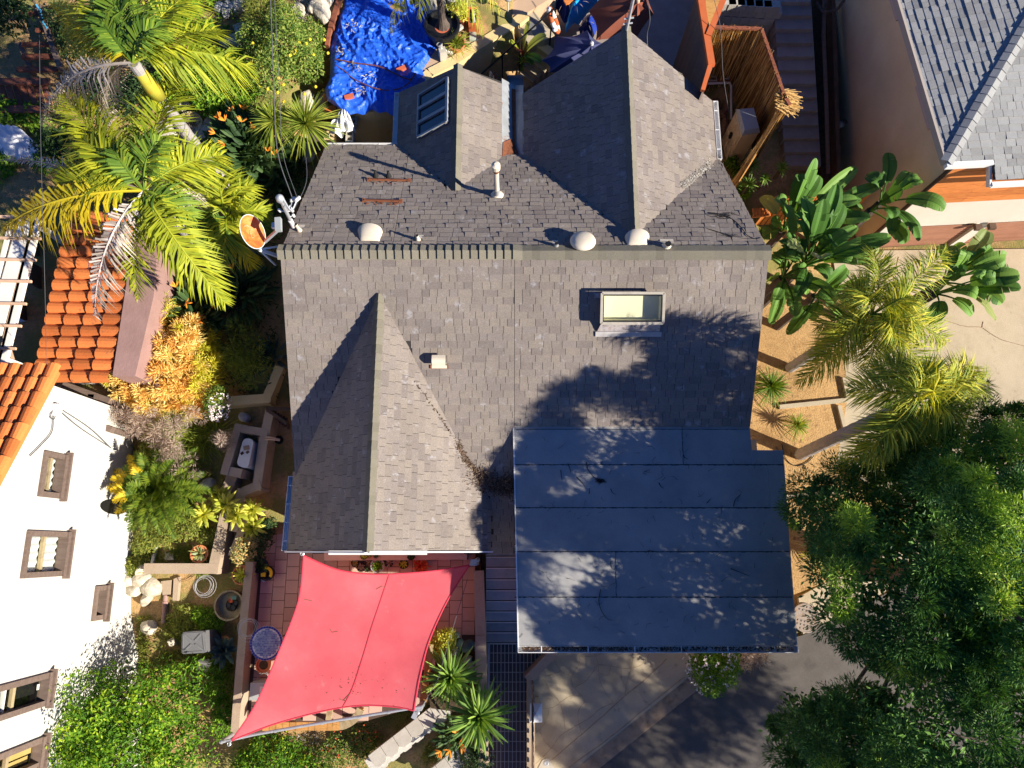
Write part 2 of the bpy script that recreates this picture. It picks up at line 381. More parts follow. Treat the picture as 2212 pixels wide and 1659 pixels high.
M['yellow_plastic'] = mat('yellow_plastic', [(.75, .45, .01)], rough=.5, tint=.1)
M['cable'] = mat('cable', [(.10, .10, .105)], rough=.6, tint=0)
M['cable_pale'] = mat('cable_pale', [(.45, .45, .45)], rough=.6, tint=0)
M['dish_face'] = mat('dish_face', [(.58, .10, .045), (.70, .16, .03), (.72, .28, .07), (.62, .11, .05)], scale=3.2, rough=.5, tint=0, dist=1.2, speck=((.80, .72, .58), 2.6, .70, .8))
M['manhole'] = mat('manhole', [(.26, .21, .17), (.36, .30, .25), (.34, .19, .10)], scale=9, rough=.7, tint=.05, metal=.3, bump=.3)
M['green_plastic'] = mat('green_plastic', [(.25, .42, .28)], rough=.6, tint=.05)
M['glass_block'] = mat('glass_block', [(.40, .46, .36), (.55, .60, .48)], rough=.3, tint=.1, spec=.5)
# foliage
leaf('palm_leaf', [(0.2, 0.27, 0.02), (0.33, 0.38, 0.025), (0.46, 0.46, 0.03)], .30)
leaf('palm_deep', [(0.07, 0.15, 0.02), (0.13, 0.22, 0.025), (0.24, 0.32, 0.03)], .25)
leaf('palm_gold', [(0.58, 0.48, 0.02), (0.66, 0.52, 0.03), (0.52, 0.47, 0.03)], .25)
leaf('palm_dead', [(0.36, 0.3, 0.24), (0.528, 0.456, 0.384), (0.624, 0.552, 0.48)], .1)
leaf('queen_leaf', [(0.13, 0.22, 0.03), (0.24, 0.32, 0.035), (0.44, 0.46, 0.05), (0.62, 0.55, 0.06)], .30)
leaf('paddle', [(.075,.18,.03),(.115,.25,.045),(.18,.32,.06)], .22)
leaf('paddle_pale', [(0.26, 0.34, 0.1), (0.36, 0.42, 0.15), (0.48, 0.48, 0.2)], .28)
leaf('pine_leaf', [(.040,.115,.030),(.085,.205,.045),(.16,.31,.06)], .18)
leaf('pine_sunlit', [(.22, .40, .06), (.38, .57, .08), (.58, .68, .15)], .28)  # paler copy of pine_leaf, sunlight on the tufts put into the colour
leaf('lime_leaf', [(.035,.10,.010),(.075,.185,.012),(.15,.30,.016),(.44,.53,.03)], .30)
leaf('ivy_leaf', [(0.07, 0.17, 0.015), (0.14, 0.28, 0.02), (0.26, 0.4, 0.03)], .28)
leaf('citrus_leaf', [(.05, .115, .02), (.10, .19, .03), (.20, .30, .045), (.36, .38, .09)], .28)
leaf('dark_leaf', [(0.022, 0.053, 0.018), (0.044, 0.088, 0.025), (0.075, 0.125, 0.037)], .15)
leaf('yucca_leaf', [(0.096, 0.192, 0.035), (0.16, 0.288, 0.048), (0.272, 0.4, 0.072)], .22)
leaf('agave_leaf', [(0.054, 0.09, 0.074), (0.084, 0.12, 0.098), (0.12, 0.156, 0.12)], .05)
leaf('grass_blade', [(0.15, 0.225, 0.03), (0.27, 0.345, 0.045), (0.42, 0.435, 0.068)], .30)
leaf('chartreuse', [(0.336, 0.396, 0.036), (0.504, 0.528, 0.06), (0.66, 0.624, 0.108)], .3)
leaf('cycad_leaf', [(.05,.10,.008),(.10,.16,.012),(.18,.22,.018)], .2)
leaf('cycad_gold', [(0.54, 0.396, 0.018), (0.66, 0.48, 0.024)], .25)
leaf('firestick', [(.80,.28,.05),(.84,.48,.11),(.84,.64,.20),(.86,.74,.36)], .2)
leaf('firestick_green', [(0.42, 0.46, 0.03), (0.58, 0.56, 0.05), (0.66, 0.6, 0.07)], .2)
leaf('plume', [(0.264, 0.18, 0.156), (0.408, 0.3, 0.252), (0.504, 0.408, 0.324)], .25)
leaf('succulent', [(0.24, 0.312, 0.12), (0.42, 0.396, 0.12), (0.6, 0.36, 0.12), (0.192, 0.336, 0.216)], .15)
leaf('cover', [(0.126, 0.182, 0.028), (0.224, 0.266, 0.042), (0.336, 0.336, 0.07)], .25)
# ================================================================ setting: ground, street, driveways
mb = MB()
xs = [-260, -120, -60, -30, -20] + [-16 + .4 * i for i in range(81)] + [20, 30, 60, 120, 260]
ys = [-260, -120, -60, -30, -15] + [-10 + .4 * i for i in range(66)] + [20, 30, 60, 120, 260]
nx = len(xs)
mb.add([(x, y, G(x, y) - .02 + (.03 * math.sin(x * 3.1 + y) * math.cos(y * 2.7) if abs(x) < 16 and not (-.5 < x and y < 2.6) else 0)) for y in ys for x in xs],
       [(j * nx + i, j * nx + i + 1, (j + 1) * nx + i + 1, (j + 1) * nx + i) for j in range(len(ys) - 1) for i in range(nx - 1)], 0)
mb.build('ground', M['ground'], smooth=True, kind='structure')
def slab(name, uv, z, m, zb=-.3, kind='structure'):
    return MB().prism([P(u, v, z) for u, v in uv], zb=zb, t=.5).build(name, m, kind=kind)
slab('street', [(1296, 1659), (1511, 1487), (1640, 1398), (1735, 1372), (1900, 1290), (2320, 1050), (4200, 200), (4200, 3400), (1040, 3400), (1040, 1862)], .012, M['asphalt'])
slab('sidewalk', [(1148, 1440), (1216, 1390), (1560, 1380), (1480, 1470), (1284, 1626), (1130, 1756), (1040, 1828), (1040, 1600)], .055, M['concrete'])
slab('gutter_pan', [(1480, 1470), (1560, 1380), (1640, 1398), (1511, 1487), (1296, 1659), (1040, 1862), (1040, 1828), (1284, 1626)], .03, M['curb'])
slab('sidewalk', [(1725, 1290), (1790, 1255), (2000, 1150), (2320, 990), (2320, 1045), (1900, 1285), (1735, 1370)], .06, M['concrete'])
slab('driveway', [(1895, 541), (2320, 536), (2700, 536), (2700, 900), (2320, 960), (1990, 1110), (1800, 1000), (1829, 870), (1822, 690), (1800, 560)], .33, M['concrete'])
slab('planter_bed', [(1560, 640), (1822, 640), (1829, 870), (1806, 1010), (1900, 1160), (1790, 1255), (1600, 1330), (1560, 1330)], .335, M['dirt'])
# scored joints and cracks of the front paving
jm = MB()
def joint(o, pts, z, wd, n=8):
    q = cat_curve([P(u, v, z) for u, v in pts], n)
    for i in range(1, len(q) - 1): q[i] += V((U(-.006, .006), U(-.006, .006), 0))
    o.tube(q, wd, 5, 0)
def D34(pts): return [(1106 + x / 4, 1244.25 + y / 4) for x, y in pts]
for pts in ([(575, 665), (587, 740), (525, 850), (515, 920), (545, 975), (625, 1075), (580, 1150), (570, 1230), (600, 1360)],
            [(300, 865), (390, 835), (415, 810), (370, 740), (365, 700)], [(415, 812), (460, 840), (520, 862)],
            [(545, 960), (640, 905), (700, 830), (745, 770), (860, 780), (1000, 800), (1120, 765), (1190, 670)],
            [(720, 670), (745, 770), (760, 900), (810, 1010), (880, 1100)], [(755, 842), (830, 858), (852, 780)],
            [(240, 1145), (350, 1135), (430, 1085), (500, 1040), (590, 1035)], [(270, 890), (330, 990), (410, 1090), (440, 1180), (460, 1330)],
            [(880, 1100), (780, 1135), (680, 1220), (560, 1290), (420, 1380), (345, 1480), (210, 1620)], [(950, 800), (945, 880), (985, 960), (975, 1030)],
            [(1040, 665), (1045, 720), (1020, 830), (990, 930), (975, 1030)], [(1030, 740), (1060, 790)], [(590, 695), (720, 692), (770, 665)],
            [(320, 1150), (300, 1240), (240, 1330), (180, 1365)], [(240, 1345), (290, 1440), (400, 1525)]):
    joint(jm, D34(pts), .054, .0055)
for pts in ([(1340, 715), (1160, 885), (985, 1030), (700, 1285), (345, 1590)], [(1490, 872), (1190, 1110), (890, 1360), (490, 1655)]):
    joint(jm, D34(pts), .054, .010)
for k in range(9):
    x, y = U(960, 1200), U(740, 980)
    joint(jm, D34([(x, y), (x + U(-50, 50), y + U(20, 60)), (x + U(-80, 80), y + U(60, 110))]), .054, .004, 5)
jm.build('joint_lines', M['curb'], kind='stuff', label='scored and cracked joints in the pale crazy paving', category='joints')
jm = MB()
def D41(pts): return [(1659 + x / 4, 414.75 + y / 4) for x, y in pts]
for pts in ([(1530, 1110), (1700, 1160), (1840, 1170), (1920, 1220), (2020, 1275), (2212, 1330)], [(1130, 560), (1115, 640), (1130, 700)], [(1000, 1140), (940, 1220), (800, 1290)], [(1850, 1170), (1860, 1120)]):
    joint(jm, D41(pts), .334, .008, 10)
jm.build('crack_lines', M['curb'], kind='stuff', label='thin cracks in the tan driveway of the neighbouring garage', category='cracks')

# ================================================================ the main house
house = thing('tudor_house', 'brown shingled cottage with steep cross gables and a flat roofed garage wing', 'house', (0, 3, 0))
zS = lambda x, y: 4.86 - .466 * (5.53 - y)
zN = lambda x, y: 4.86 - .527 * (y - 5.53)
nS = V((0, -.466, 1)); nN = V((0, .527, 1)); RP = V((0, 5.53, 4.86))
onS = lambda u, v: PP(u, v, RP, nS); onN = lambda u, v: PP(u, v, RP, nN)
zFG = lambda x, y: 4.53 - .85 * abs(x + 2.57)
zD1 = lambda x, y: 3.95 - .63 * abs(x + 1.18)
zD2 = lambda x, y: 4.65 - (.642 * (2.4 - x) if x < 2.4 else .60 * (x - 2.4))
roof = MB()
def deck(pts, n): roof.prism([V(p) - V(n).normalized() * .006 for p in pts], depth=.07, n=V(n).normalized(), t=0)
pS = lambda x, y: V((x, y, zS(x, y))); pN = lambda x, y: V((x, y, zN(x, y)))
deck([pS(-4.43, 5.53), pS(4.92, 5.53), pS(4.79, 2.4), pS(.05, 2.4), pS(.05, -.1), pS(-1.0, -.1), pS(-1.0, 1.5), pS(-4.41, 1.5)], nS)
deck([pN(-4.43, 5.53), pN(-4.2, 8.87), pN(-2.3, 8.87), pN(-2.2, 8.5), pN(4.55, 8.5), pN(4.92, 5.53)], nN)
FGl = [V((-2.57, 4.83, 4.53)), V((-2.57, -.03, 4.53)), V((-4.5, -.03, 2.89)), V((-4.5, 4.83, 2.89))]
FGr = [V((-2.57, 4.83, 4.53)), V((-.43, 4.83, 2.711)), V((-.43, -.03, 2.711)), V((-2.57, -.03, 4.53))]
deck(FGl, (-.85, 0, 1)); deck(FGr, (.85, 0, 1))
deck([V((-1.18, 7.2, 3.95)), V((-2.6, 7.2, 3.055)), V((-2.6, 10.27, 3.055)), V((-1.18, 10.29, 3.95))], (-.63, 0, 1))
deck([V((-1.18, 7.2, 3.95)), V((-1.18, 10.29, 3.95)), V((-.23, 10.34, 3.352)), V((-.23, 7.2, 3.352))], (.63, 0, 1))
deck([V((2.4, 5.85, 4.65)), V((.24, 5.85, 3.263)), V((.24, 10.1, 3.263)), V((2.4, 10.68, 4.65))], (-.642, 0, 1))
deck([V((2.4, 5.85, 4.65)), V((2.4, 10.68, 4.65)), V((4.5, 9.82, 3.39)), V((4.5, 5.85, 3.39))], (.60, 0, 1))
roof_o = roof.build('roof', M['shingle_deck'], house)
SH = []
def shingles(O, Ud, Vd, ur, vlen, e=.143, keep=None, wmin=.14, wmax=.32, th=.0055, gap=.0042, out=None, warm=0.):
    O = V(O); Ud = V(Ud).normalized(); Vd = V(Vd).normalized(); N = Ud.cross(Vd)
    if N.z < 0: N = -N
    rows = int(math.ceil(vlen / e))
    for k in range(rows):
        v0 = k * e; v1 = min(v0 + e, vlen); ua0, ub0 = ur(v0); ua1, ub1 = ur(v1); ua, ub = min(ua0, ua1), max(ub0, ub1)
        u = ua - U(0, .15)
        while u < ub:
            wd = U(wmin, wmax); a, b = max(u, ua), min(u + wd, ub); u += wd
            if b - a < .02: continue
            c = O + Ud * ((a + b) / 2) + Vd * ((v0 + v1) / 2)
            if keep and not keep(c): continue
            t1 = th * (1.0 if rng.random() < .5 else 1.75) * U(.85, 1.15)
            dv = U(-.004, .004); a0, a1, b0, b1 = max(a, ua0) + gap, max(a, ua1) + gap, min(b, ub0) - gap, min(b, ub1) - gap
            if b0 < a0 + .004 and b1 < a1 + .004: continue
            b0, b1 = max(b0, a0 + .003), max(b1, a1 + .003)
            q = lambda uu, vv, h: O + Ud * uu + Vd * vv + N * h
            vs = [q(a0, v0 - .012, .002), q(b0, v0 - .012, .002), q(b1, v1 + dv, t1), q(a1, v1 + dv, t1), q(b1, v1 + dv, -.002), q(a1, v1 + dv, -.002), q(b0, v0 - .012, -.002), q(a0, v0 - .012, -.002)]
            fs = [(0, 3, 2, 1), (3, 5, 4, 2), (0, 7, 5, 3), (1, 2, 4, 6)]
            if Ud.cross(Vd).z > 0: fs = [tuple(reversed(f)) for f in fs]
            (SH if out is None else out).append((vs, fs, min(.999, max(0, U(0, 1) + warm)), pxarea(vs[:4])))
cs = 1 / math.sqrt(1 + .466 ** 2); cn = 1 / math.sqrt(1 + .527 ** 2)
above = lambda f: (lambda c: c.z > f(c.x, c.y) - .03)
kS = lambda c: not (-4.5 < c.x < -.43 and c.y < 4.83 and zFG(c.x, c.y) > c.z + .06)
shingles((0, 5.53, 4.86), (1, 0, 0), (0, -cs, -.466 * cs), lambda v: (-4.43, .05), 4.1 / cs, keep=kS)
shingles((0, 5.53, 4.86), (1, 0, 0), (0, -cs, -.466 * cs), lambda v: (.05, 4.92 - .13 * v / 3.45), 3.13 / cs)
shingles((0, 1.45, zS(0, 1.45)), (1, 0, 0), (0, -cs, -.466 * cs), lambda v: (-.8, .05), 1.55 / cs, keep=kS)
kN = lambda c: not (-2.6 < c.x < -.23 and c.y > 7.2 and zD1(c.x, c.y) > c.z + .06) and not (.24 < c.x < 4.5 and c.y > 5.85 and zD2(c.x, c.y) > c.z + .06)
shingles((0, 5.53, 4.86), (1, 0, 0), (0, cn, -.527 * cn), lambda v: (-4.43 + .23 * v / 3.78, -2.3), 3.34 / cn, keep=kN, gap=.005, th=.018)
shingles((0, 5.53, 4.86), (1, 0, 0), (0, cn, -.527 * cn), lambda v: (-2.3, 4.92 - .35 * v / 3.4), 2.97 / cn, keep=kN, gap=.005, th=.018)
def gable(ridge, y0, y1, sls, wl, wr, z, front=None):
    f = front or (lambda s: y1)
    mainz = lambda q: max(zS(q.x, q.y) if q.y < 5.53 else zN(q.x, q.y), 0)
    kp = lambda q: q.z > mainz(q) - .05
    for s, wd in ((-1, wl), (1, wr)):
        sl = sls if isinstance(sls, float) else sls[0 if s < 0 else 1]; c = 1 / math.sqrt(1 + sl * sl)
        d = 1 if y1 > y0 else -1
        shingles((ridge, y0, z), (0, d, 0), (s * c, 0, -sl * c), lambda v, s=s, d=d, c=c: (0, abs(f(s * v * c) - y0)), wd / c, keep=kp, th=.0022 if s < 0 else .006)
gable(-2.57, 4.83, -.03, .85, 1.93, 2.14, 4.53)
gable(-1.18, 7.2, 10.28, .63, 1.42, .95, 3.95)
gable(2.4, 5.85, 10.68, (.642, .60), 2.16, 2.1, 4.65, front=lambda d: 10.68 - (.27 * abs(d) if d < 0 else .41 * d))
def emit(parts, parent, mname, n_single, name='shingle', rest='shingle_field', mm=None):
    parts.sort(key=lambda p: -p[3]); field = MB()
    for i, (vs, fs, t, a) in enumerate(parts):
        if i < n_single: MB().add(vs, fs, t).build(name, mm or M[mname], parent)
        else: field.add(vs, fs, t)
    if field.v: field.build(rest, mm or M[mname], parent, kind='stuff')
emit(SH, roof_o, 'shingle', 300)
def ridge_caps(a, b, wd, drop, parent, m, pitch=.155, lift=.012, name='ridge_cap'):
    a = V(a); b = V(b); d = (b - a); Ln = d.length; d.normalize(); s = d.cross(V((0, 0, 1))).normalized()
    n = int(Ln / pitch)
    for k in range(n):
        p = a + d * (k * Ln / n); q = a + d * ((k + 1) * Ln / n + .02); j = U(-.006, .006)
        h0, h1 = .012, .012 + lift
        if isinstance(drop, tuple): dl, dr = drop
        else: dl = dr = drop
        up = V((0, 0, 1)); wl = wd + j
        vs = [p - s * wl + up * (h0 - dl * wl), p + up * (h0 + .012), p + s * wl + up * (h0 - dr * wl),
              q - s * wl + up * (h1 - dl * wl), q + up * (h1 + .012), q + s * wl + up * (h1 - dr * wl)]
        vs += [v - up * .011 for v in vs[3:]]
        MB().add(vs, [(0, 3, 4, 1), (1, 4, 5, 2), (3, 6, 7, 4), (4, 7, 8, 5), (0, 1, 2, 8, 7, 6)][:4]).build(name, m, parent)
ridge_caps((.2, 5.53, 4.88), (-4.45, 5.53, 4.88), .15, (.527, .466), roof_o, M['cap_shingle'], lift=.042)
ridge_caps((.2, 5.53, 4.88), (4.93, 5.53, 4.88), .15, (.466, .527), roof_o, M['cap_shingle'], lift=.016)
ridge_caps((-2.57, 4.80, 4.55), (-2.57, -.04, 4.55), .10, .85, roof_o, M['cap_shingle'], pitch=.165, lift=.03)
ridge_caps((-1.18, 7.3, 3.965), (-1.18, 10.29, 3.965), .105, .63, roof_o, M['cap_shingle'], pitch=.165, lift=.04)
ridge_caps((2.4, 5.95, 4.665), (2.4, 10.68, 4.665), .10, .62, roof_o, M['cap_shingle'], pitch=.175, lift=.045)
# walls
wl = MB()
wl.prism([V(p) for p in ((-4.15, 1.6, 3.0), (4.5, 1.6, 3.0), (4.5, 8.4, 3.0), (-3.95, 8.4, 3.0))], zb=.1)
wl.box((-2.47, 1.6, 1.45), (3.4, 2.6, 2.7)); wl.add([(-4.15, .32, 2.8), (-.8, .32, 2.8), (-2.57, .32, 4.4), (-4.15, .45, 2.8), (-.8, .45, 2.8), (-2.57, .45, 4.4)], [(0, 1, 2), (5, 4, 3), (0, 2, 5, 3), (1, 4, 5, 2)])
wl.box((-1.35, 9.0, 2.0), (1.9, 2.0, 2.3)); wl.box((2.4, 9.0, 2.0), (3.7, 1.7, 2.5))
wl.add([(.5, 9.8, 3.2), (4.3, 9.8, 3.2), (2.4, 9.8, 4.3), (.5, 9.7, 3.2), (4.3, 9.7, 3.2), (2.4, 9.7, 4.3)], [(0, 2, 1), (3, 4, 5)])
wl.build('wall', M['stucco_pink'], house)
MB().box((2.75, .45, 1.5), (4.6, 3.5, 2.9)).build('garage_wall', M['stucco_tan'], house)
MB().box((-.4, 1.0, 1.2), (.8, .12, 2.0)).build('porch_wall', M['stucco_pink'], house)
# fascia boards
fb = MB()
for a, b in (((-2.57, -.055, 4.50), (-4.5, -.055, 2.86)), ((-2.57, -.055, 4.50), (-.43, -.055, 2.68))):
    fb.beam(a, b, .03, .15)
fb.build('fascia_board', M['white_paint'], house)
MB().box((-2.6, -.02, 3.35), (1.9, .18, .07)).build('gable_ledge', M['white_paint'], house)
def gutter(a, b, out, wd=.115, h=.1, name='gutter', m='white_paint', straps=3):
    a = V(a); b = V(b); o = V(out).normalized(); g = MB()
    g.beam(a + o * .004, b + o * .004, .006, h); g.beam(a + o * wd, b + o * wd, .012, h); g.beam(a + o * wd / 2 + V((0, 0, -h / 2)), b + o * wd / 2 + V((0, 0, -h / 2)), wd, .006)
    for k in range(straps):
        p = a.lerp(b, (k + .5) / straps) + V((0, 0, h / 2 - .008)); g.beam(p, p + o * wd, .018, .006)
    for p in (a, b): g.beam(p, p + o * wd, .008, h)
    o_ = g.build(name, M[m], house); return o_
gutter((-4.46, 1.45, 2.86), (-4.50, -.03, 2.84), (-1, 0, 0), straps=4)
gutter((-4.2, 8.88, 3.03), (-2.60, 8.88, 3.03), (0, 1, 0), .07, straps=2)
gutter((-2.61, 8.88, 3.0), (-2.61, 10.27, 3.0), (-1, 0, 0), .10, straps=3)
gutter((4.53, 8.38, 3.33), (4.53, 9.82, 3.33), (1, 0, 0), .10, straps=3)
# zinc valley between the two north gables
tr = MB(); z0, z1 = 3.36, 3.15
tr.add([(-.23, 8.2, z0 + .0), (.06, 8.3, z1), (.26, 8.2, z0 - .08), (-.23, 10.42, z0), (.06, 10.42, z1 - .05), (.26, 10.3, z0 - .08)], [(0, 1, 4, 3), (1, 2, 5, 4)], .5)
tr.add([(-.1, 10.42, 3.05), (.26, 10.42, 3.05), (.26, 10.62, 3.05), (-.1, 10.62, 3.05), (-.1, 10.42, 3.2), (.26, 10.42, 3.2), (.26, 10.62, 3.2), (-.1, 10.62, 3.2)], [(0, 1, 2, 3), (2, 6, 7, 3), (3, 7, 4, 0), (1, 5, 6, 2)], .5)
fl = tr.build('valley_flashing', M['zinc'], house)
rs = MB()
rs.add([(-.22, 8.18, 3.372), (.06, 8.2, 3.30), (.25, 8.16, 3.35), (-.2, 8.80, 3.355), (-.02, 8.95, 3.25), (.06, 8.9, 3.19)], [(0, 1, 4, 3), (1, 5, 4), (1, 2, 5)], .4)
rs.add([(.03, 8.6, 3.20), (.075, 8.6, 3.20), (.085, 10.3, 3.12), (-.01, 10.3, 3.16)], [(0, 1, 2, 3)], .8)
rs.build('rust_stain', M['rust'], fl)
# north roof window in the small gable (three lights)
nL = V((-.63, 0, 1)).normalized(); pL = V((-1.18, 8, 3.95))
def onD1(u, v, h=0.): return PP(u, v, pL + nL * h, nL)
wf = MB(); A_, B_, C_, D_ = onD1(905, 206, .06), onD1(967, 168, .06), onD1(965, 263, .06), onD1(902, 297, .06)
for a, b, wd in ((A_, B_, .03), (B_, C_, .06), (C_, D_, .05), (D_, A_, .03)): wf.beam(a, b, wd, .07, up=nL)
for k in (1, 2):
    a = A_.lerp(D_, k / 3); b = B_.lerp(C_, k / 3); wf.beam(a, b, .07, .06, up=nL)
win = wf.build('roof_window', M['zinc'], house)
for k in range(3):
    q = [A_.lerp(D_, k / 3 + .02), B_.lerp(C_, k / 3 + .02), B_.lerp(C_, (k + 1) / 3 - .02), A_.lerp(D_, (k + 1) / 3 - .02)]
    MB().prism([p - nL * .02 for p in q], depth=.02, n=nL).build('pane', M['glass_dark'], win)
# skylight on the south slope
nSn = nS.normalized(); hS = .27
q = [PP(u, v, RP + nSn * hS, nSn) for u, v in ((1299, 633), (1432.5, 633), (1435, 698.5), (1300.5, 698.5))]
x0, x1 = (q[0].x + q[3].x) / 2, (q[1].x + q[2].x) / 2; yt, yb = q[0].y, q[2].y
sp = lambda x, y, h: V((x, y, zS(x, y))) + nSn * h
def skp(x, y, h): # y given at curb height
    yy = y - nSn.y * hS; return V((x, yy, zS(x, yy))) + nSn * h
sk = MB(); c4 = [(x0, yt), (x1, yt), (x1, yb), (x0, yb)]
for i in range(4):
    a, b = c4[i], c4[(i + 1) % 4]
    sk.beam(skp(*a, hS - .01), skp(*b, hS - .01), .05, .05, up=nSn)
M['frame_alu'] = mat('frame_alu', [(.34, .30, .24), (.44, .40, .33)], scale=5, rough=.7, tint=.05)
sky_l = sk.build('skylight', M['frame_alu'], house)
cb = MB(); i_ = .03
cc = [(x0 + i_, yt - i_), (x1 - i_, yt - i_), (x1 - i_, yb + i_), (x0 + i_, yb + i_)]
for i in range(4):
    a, b = cc[i], cc[(i + 1) % 4]
    fl_ = .05
    cb.add([skp(*a, hS - .03), skp(*b, hS - .03), skp(*b, 0), skp(*a, 0)], [(0, 1, 2, 3)], .5)
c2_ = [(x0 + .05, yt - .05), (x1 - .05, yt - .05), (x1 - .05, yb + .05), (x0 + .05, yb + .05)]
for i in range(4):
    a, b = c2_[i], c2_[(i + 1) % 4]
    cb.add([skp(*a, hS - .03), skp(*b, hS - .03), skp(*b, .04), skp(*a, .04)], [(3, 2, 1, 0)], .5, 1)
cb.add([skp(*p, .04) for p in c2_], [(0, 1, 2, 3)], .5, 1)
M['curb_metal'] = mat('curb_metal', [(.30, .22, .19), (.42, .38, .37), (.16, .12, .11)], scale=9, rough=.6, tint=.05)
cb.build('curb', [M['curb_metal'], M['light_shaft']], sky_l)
g = bpy.data.materials.new('glass_clear'); g.use_nodes = True; nt = g.node_tree
tb = nt.nodes.new('ShaderNodeBsdfTransparent'); gb = nt.nodes.new('ShaderNodeBsdfGlossy'); gb.inputs['Roughness'].default_value = .03
mx = nt.nodes.new('ShaderNodeMixShader'); mx.inputs[0].default_value = .06; tb.inputs[0].default_value = (.93, .95, .9, 1)
nt.links.new(tb.outputs[0], mx.inputs[1]); nt.links.new(gb.outputs[0], mx.inputs[2]); nt.links.new(mx.outputs[0], nt.nodes['Material Output'].inputs[0]); M['glass_clear'] = g
MB().add([skp(*p, hS + .004) for p in [(x0 + .02, yt - .02), (x1 - .02, yt - .02), (x1 - .02, yb + .02), (x0 + .02, yb + .02)]], [(3, 2, 1, 0)]).build('pane', M['glass_clear'], sky_l)
fw = MB()
ya1, ya2 = onS(1290, 716).y, onS(1290, 727).y; xa1, xa2 = onS(1286, 722).x, onS(1428, 722).x
fw.add([sp(xa1, ya2, .03), sp(xa2, ya2, .03), sp(xa2, ya1, .04), sp(xa1, ya1, .04)], [(0, 1, 2, 3)], .5)
fw.add([sp(xa1 + .03, ya1 + .005, .035), sp(xa2 - .03, ya1 + .005, .035), skp(x1 - i_, yb + i_, hS - .08), skp(x0 + i_, yb + i_, hS - .08)], [(0, 1, 2, 3)], .5, 1)
M['dull_metal'] = mat('dull_metal', [(.36, .33, .31), (.47, .45, .43)], scale=6, rough=.6, tint=.05)
fw.build('apron_flashing', [M['dull_metal'], M['curb_metal']], sky_l)
MB().add([sp(x0 - .12, yt + .01, .03), sp(x1 + .06, yt + .01, .03), sp(x1 + .06, yt + .09, .03), sp(x0 - .12, yt + .09, .03)], [(0, 1, 2, 3)], .5).build('head_flashing', M['curb_metal'], sky_l)
# roof vents and pipes
def hood(u, v, r, ln, h, sk=0.):
    p = onN(u, v); o = MB(); d = V((sk, cn, -.527 * cn)).normalized(); s = V((1, 0, 0)); n_ = nN.normalized()
    def fn(a, b):
        an = math.pi * a; rr = r * (.80 + .25 * b); hh = h * (.12 + .88 * math.sin(b * math.pi / 2) ** .8)
        return p + d * (ln * b * (1 - .25 * (1 - math.sin(an)) * b)) - s * (rr * math.cos(an)) + n_ * (hh * math.sin(an) ** .7 if 0 < a < 1 else .0)
    o.grid(fn, 14, 8, .5)
    return o.build('roof_vent', M['cream_metal'], house, smooth=True)
hood(799, 522, .235, .36, .17, -.1); hood(1376, 534, .23, .33, .19, .1)
def pipe(p, h, r, m='cream_metal', lean=(0, 0), name='vent_pipe', cap=None):
    p = V(p); o = MB(); q = p + V((lean[0], lean[1], h))
    o.tube([p - V((0, 0, .1)), q], r, 12, .5, 0, cap=False); o.tube([q + V((0, 0, .001)), p], r * .82, 12, .5, 1, cap=True)
    o.lathe(p + V((0, 0, .02)), [(r * 1.9, -.05), (r * 1.5, .03), (r * 1.02, .09)], 12)
    o_ = o.build(name, [M[m], M['black']], house); return o_
pipe(onN(903.5, 519), .22, .03); pipe(onN(1201, 533), .16, .035, 'galv'); pipe(onN(1439, 535), .19, .06); pipe(onN(648, 499), .30, .032)
for u, v in ((908, 514), (1199, 526), (1440, 523), (652, 491)):
    p = onN(u, v); d = V((0, cn, -.527 * cn)); n_ = nN.normalized(); s = V((1, 0, 0)) * (.13 if u > 1400 else .06)
    MB().add([p - s + n_ * .03 - d * .05, p + s + n_ * .03 - d * .05, p + s + n_ * .022 + d * .07, p - s + n_ * .022 + d * .07], [(0, 1, 2, 3)]).build('pipe_flashing', M['cream_metal'], house)
p = onN(1074, 424); tp = MB(); zt = 1.02
tp.tube([p - V((0, 0, .1)), p + V((0, 0, .30))], .058, 14, .5, 1); tp.tube([p + V((0, 0, .30)), p + V((0, 0, 1.0))], .052, 14, .5, 0)
tp.lathe(p, [(.15, -.02), (.11, .05), (.06, .1)], 14)
tpo = tp.build('flue_pipe', [M['cream_metal'], M['grey_metal']], house)
MB().tube([p + V((0, 0, .98)), p + V((0, 0, 1.10))], .054, 14, .5).build('rusty_collar', M['rust'], tpo)
cpb = MB(); cpb.lathe(p + V((0, 0, 1.08)), [(.055, 0), (.085, .03), (.085, .15), (.03, .19), (0, .19)], 16); cpb.build('flue_cap', M['cream_metal'], tpo)
p = onN(1258, 531); tv = MB(); n_ = V((0, .42, 1)).normalized()
tv.lathe(p, [(.17, -.1), (.17, .07), (.15, .09)], 22, axis=n_); tvo = tv.build('dome_vent', M['cream_metal'], house, smooth=True)
dm = MB(); dm.lathe(p + n_ * .09, [(.15, 0), (.245, .01), (.25, .035), (.225, .085), (.15, .125), (.06, .14), (0, .143)], 28, axis=n_); dm.build('dome_cap', M['cream_metal'], tvo, smooth=True)
p = onS(949, 778); sv = MB(); d = V((0, -cs, -.466 * cs)); s = V((1, 0, 0)); n_ = nSn
sv.box(p + n_ * .07 - d * .02, (.16, .14, .14), Matrix((s, -d, n_)).transposed())
svo = sv.build('exhaust_vent', M['cream_metal'], house)
hb = MB()
hb.grid(lambda a, b: p + n_ * (.13 + .07 * math.sin(math.pi * b)) + s * (.26 * (a - .5)) - d * (.02 + .21 * (b - .5)), 2, 8, .5); hb.grid(lambda a, b: p + n_ * .13 + s * (.26 * (a - .5)) - d * (.02 + .21 * (b - .5)), 1, 1, .5)
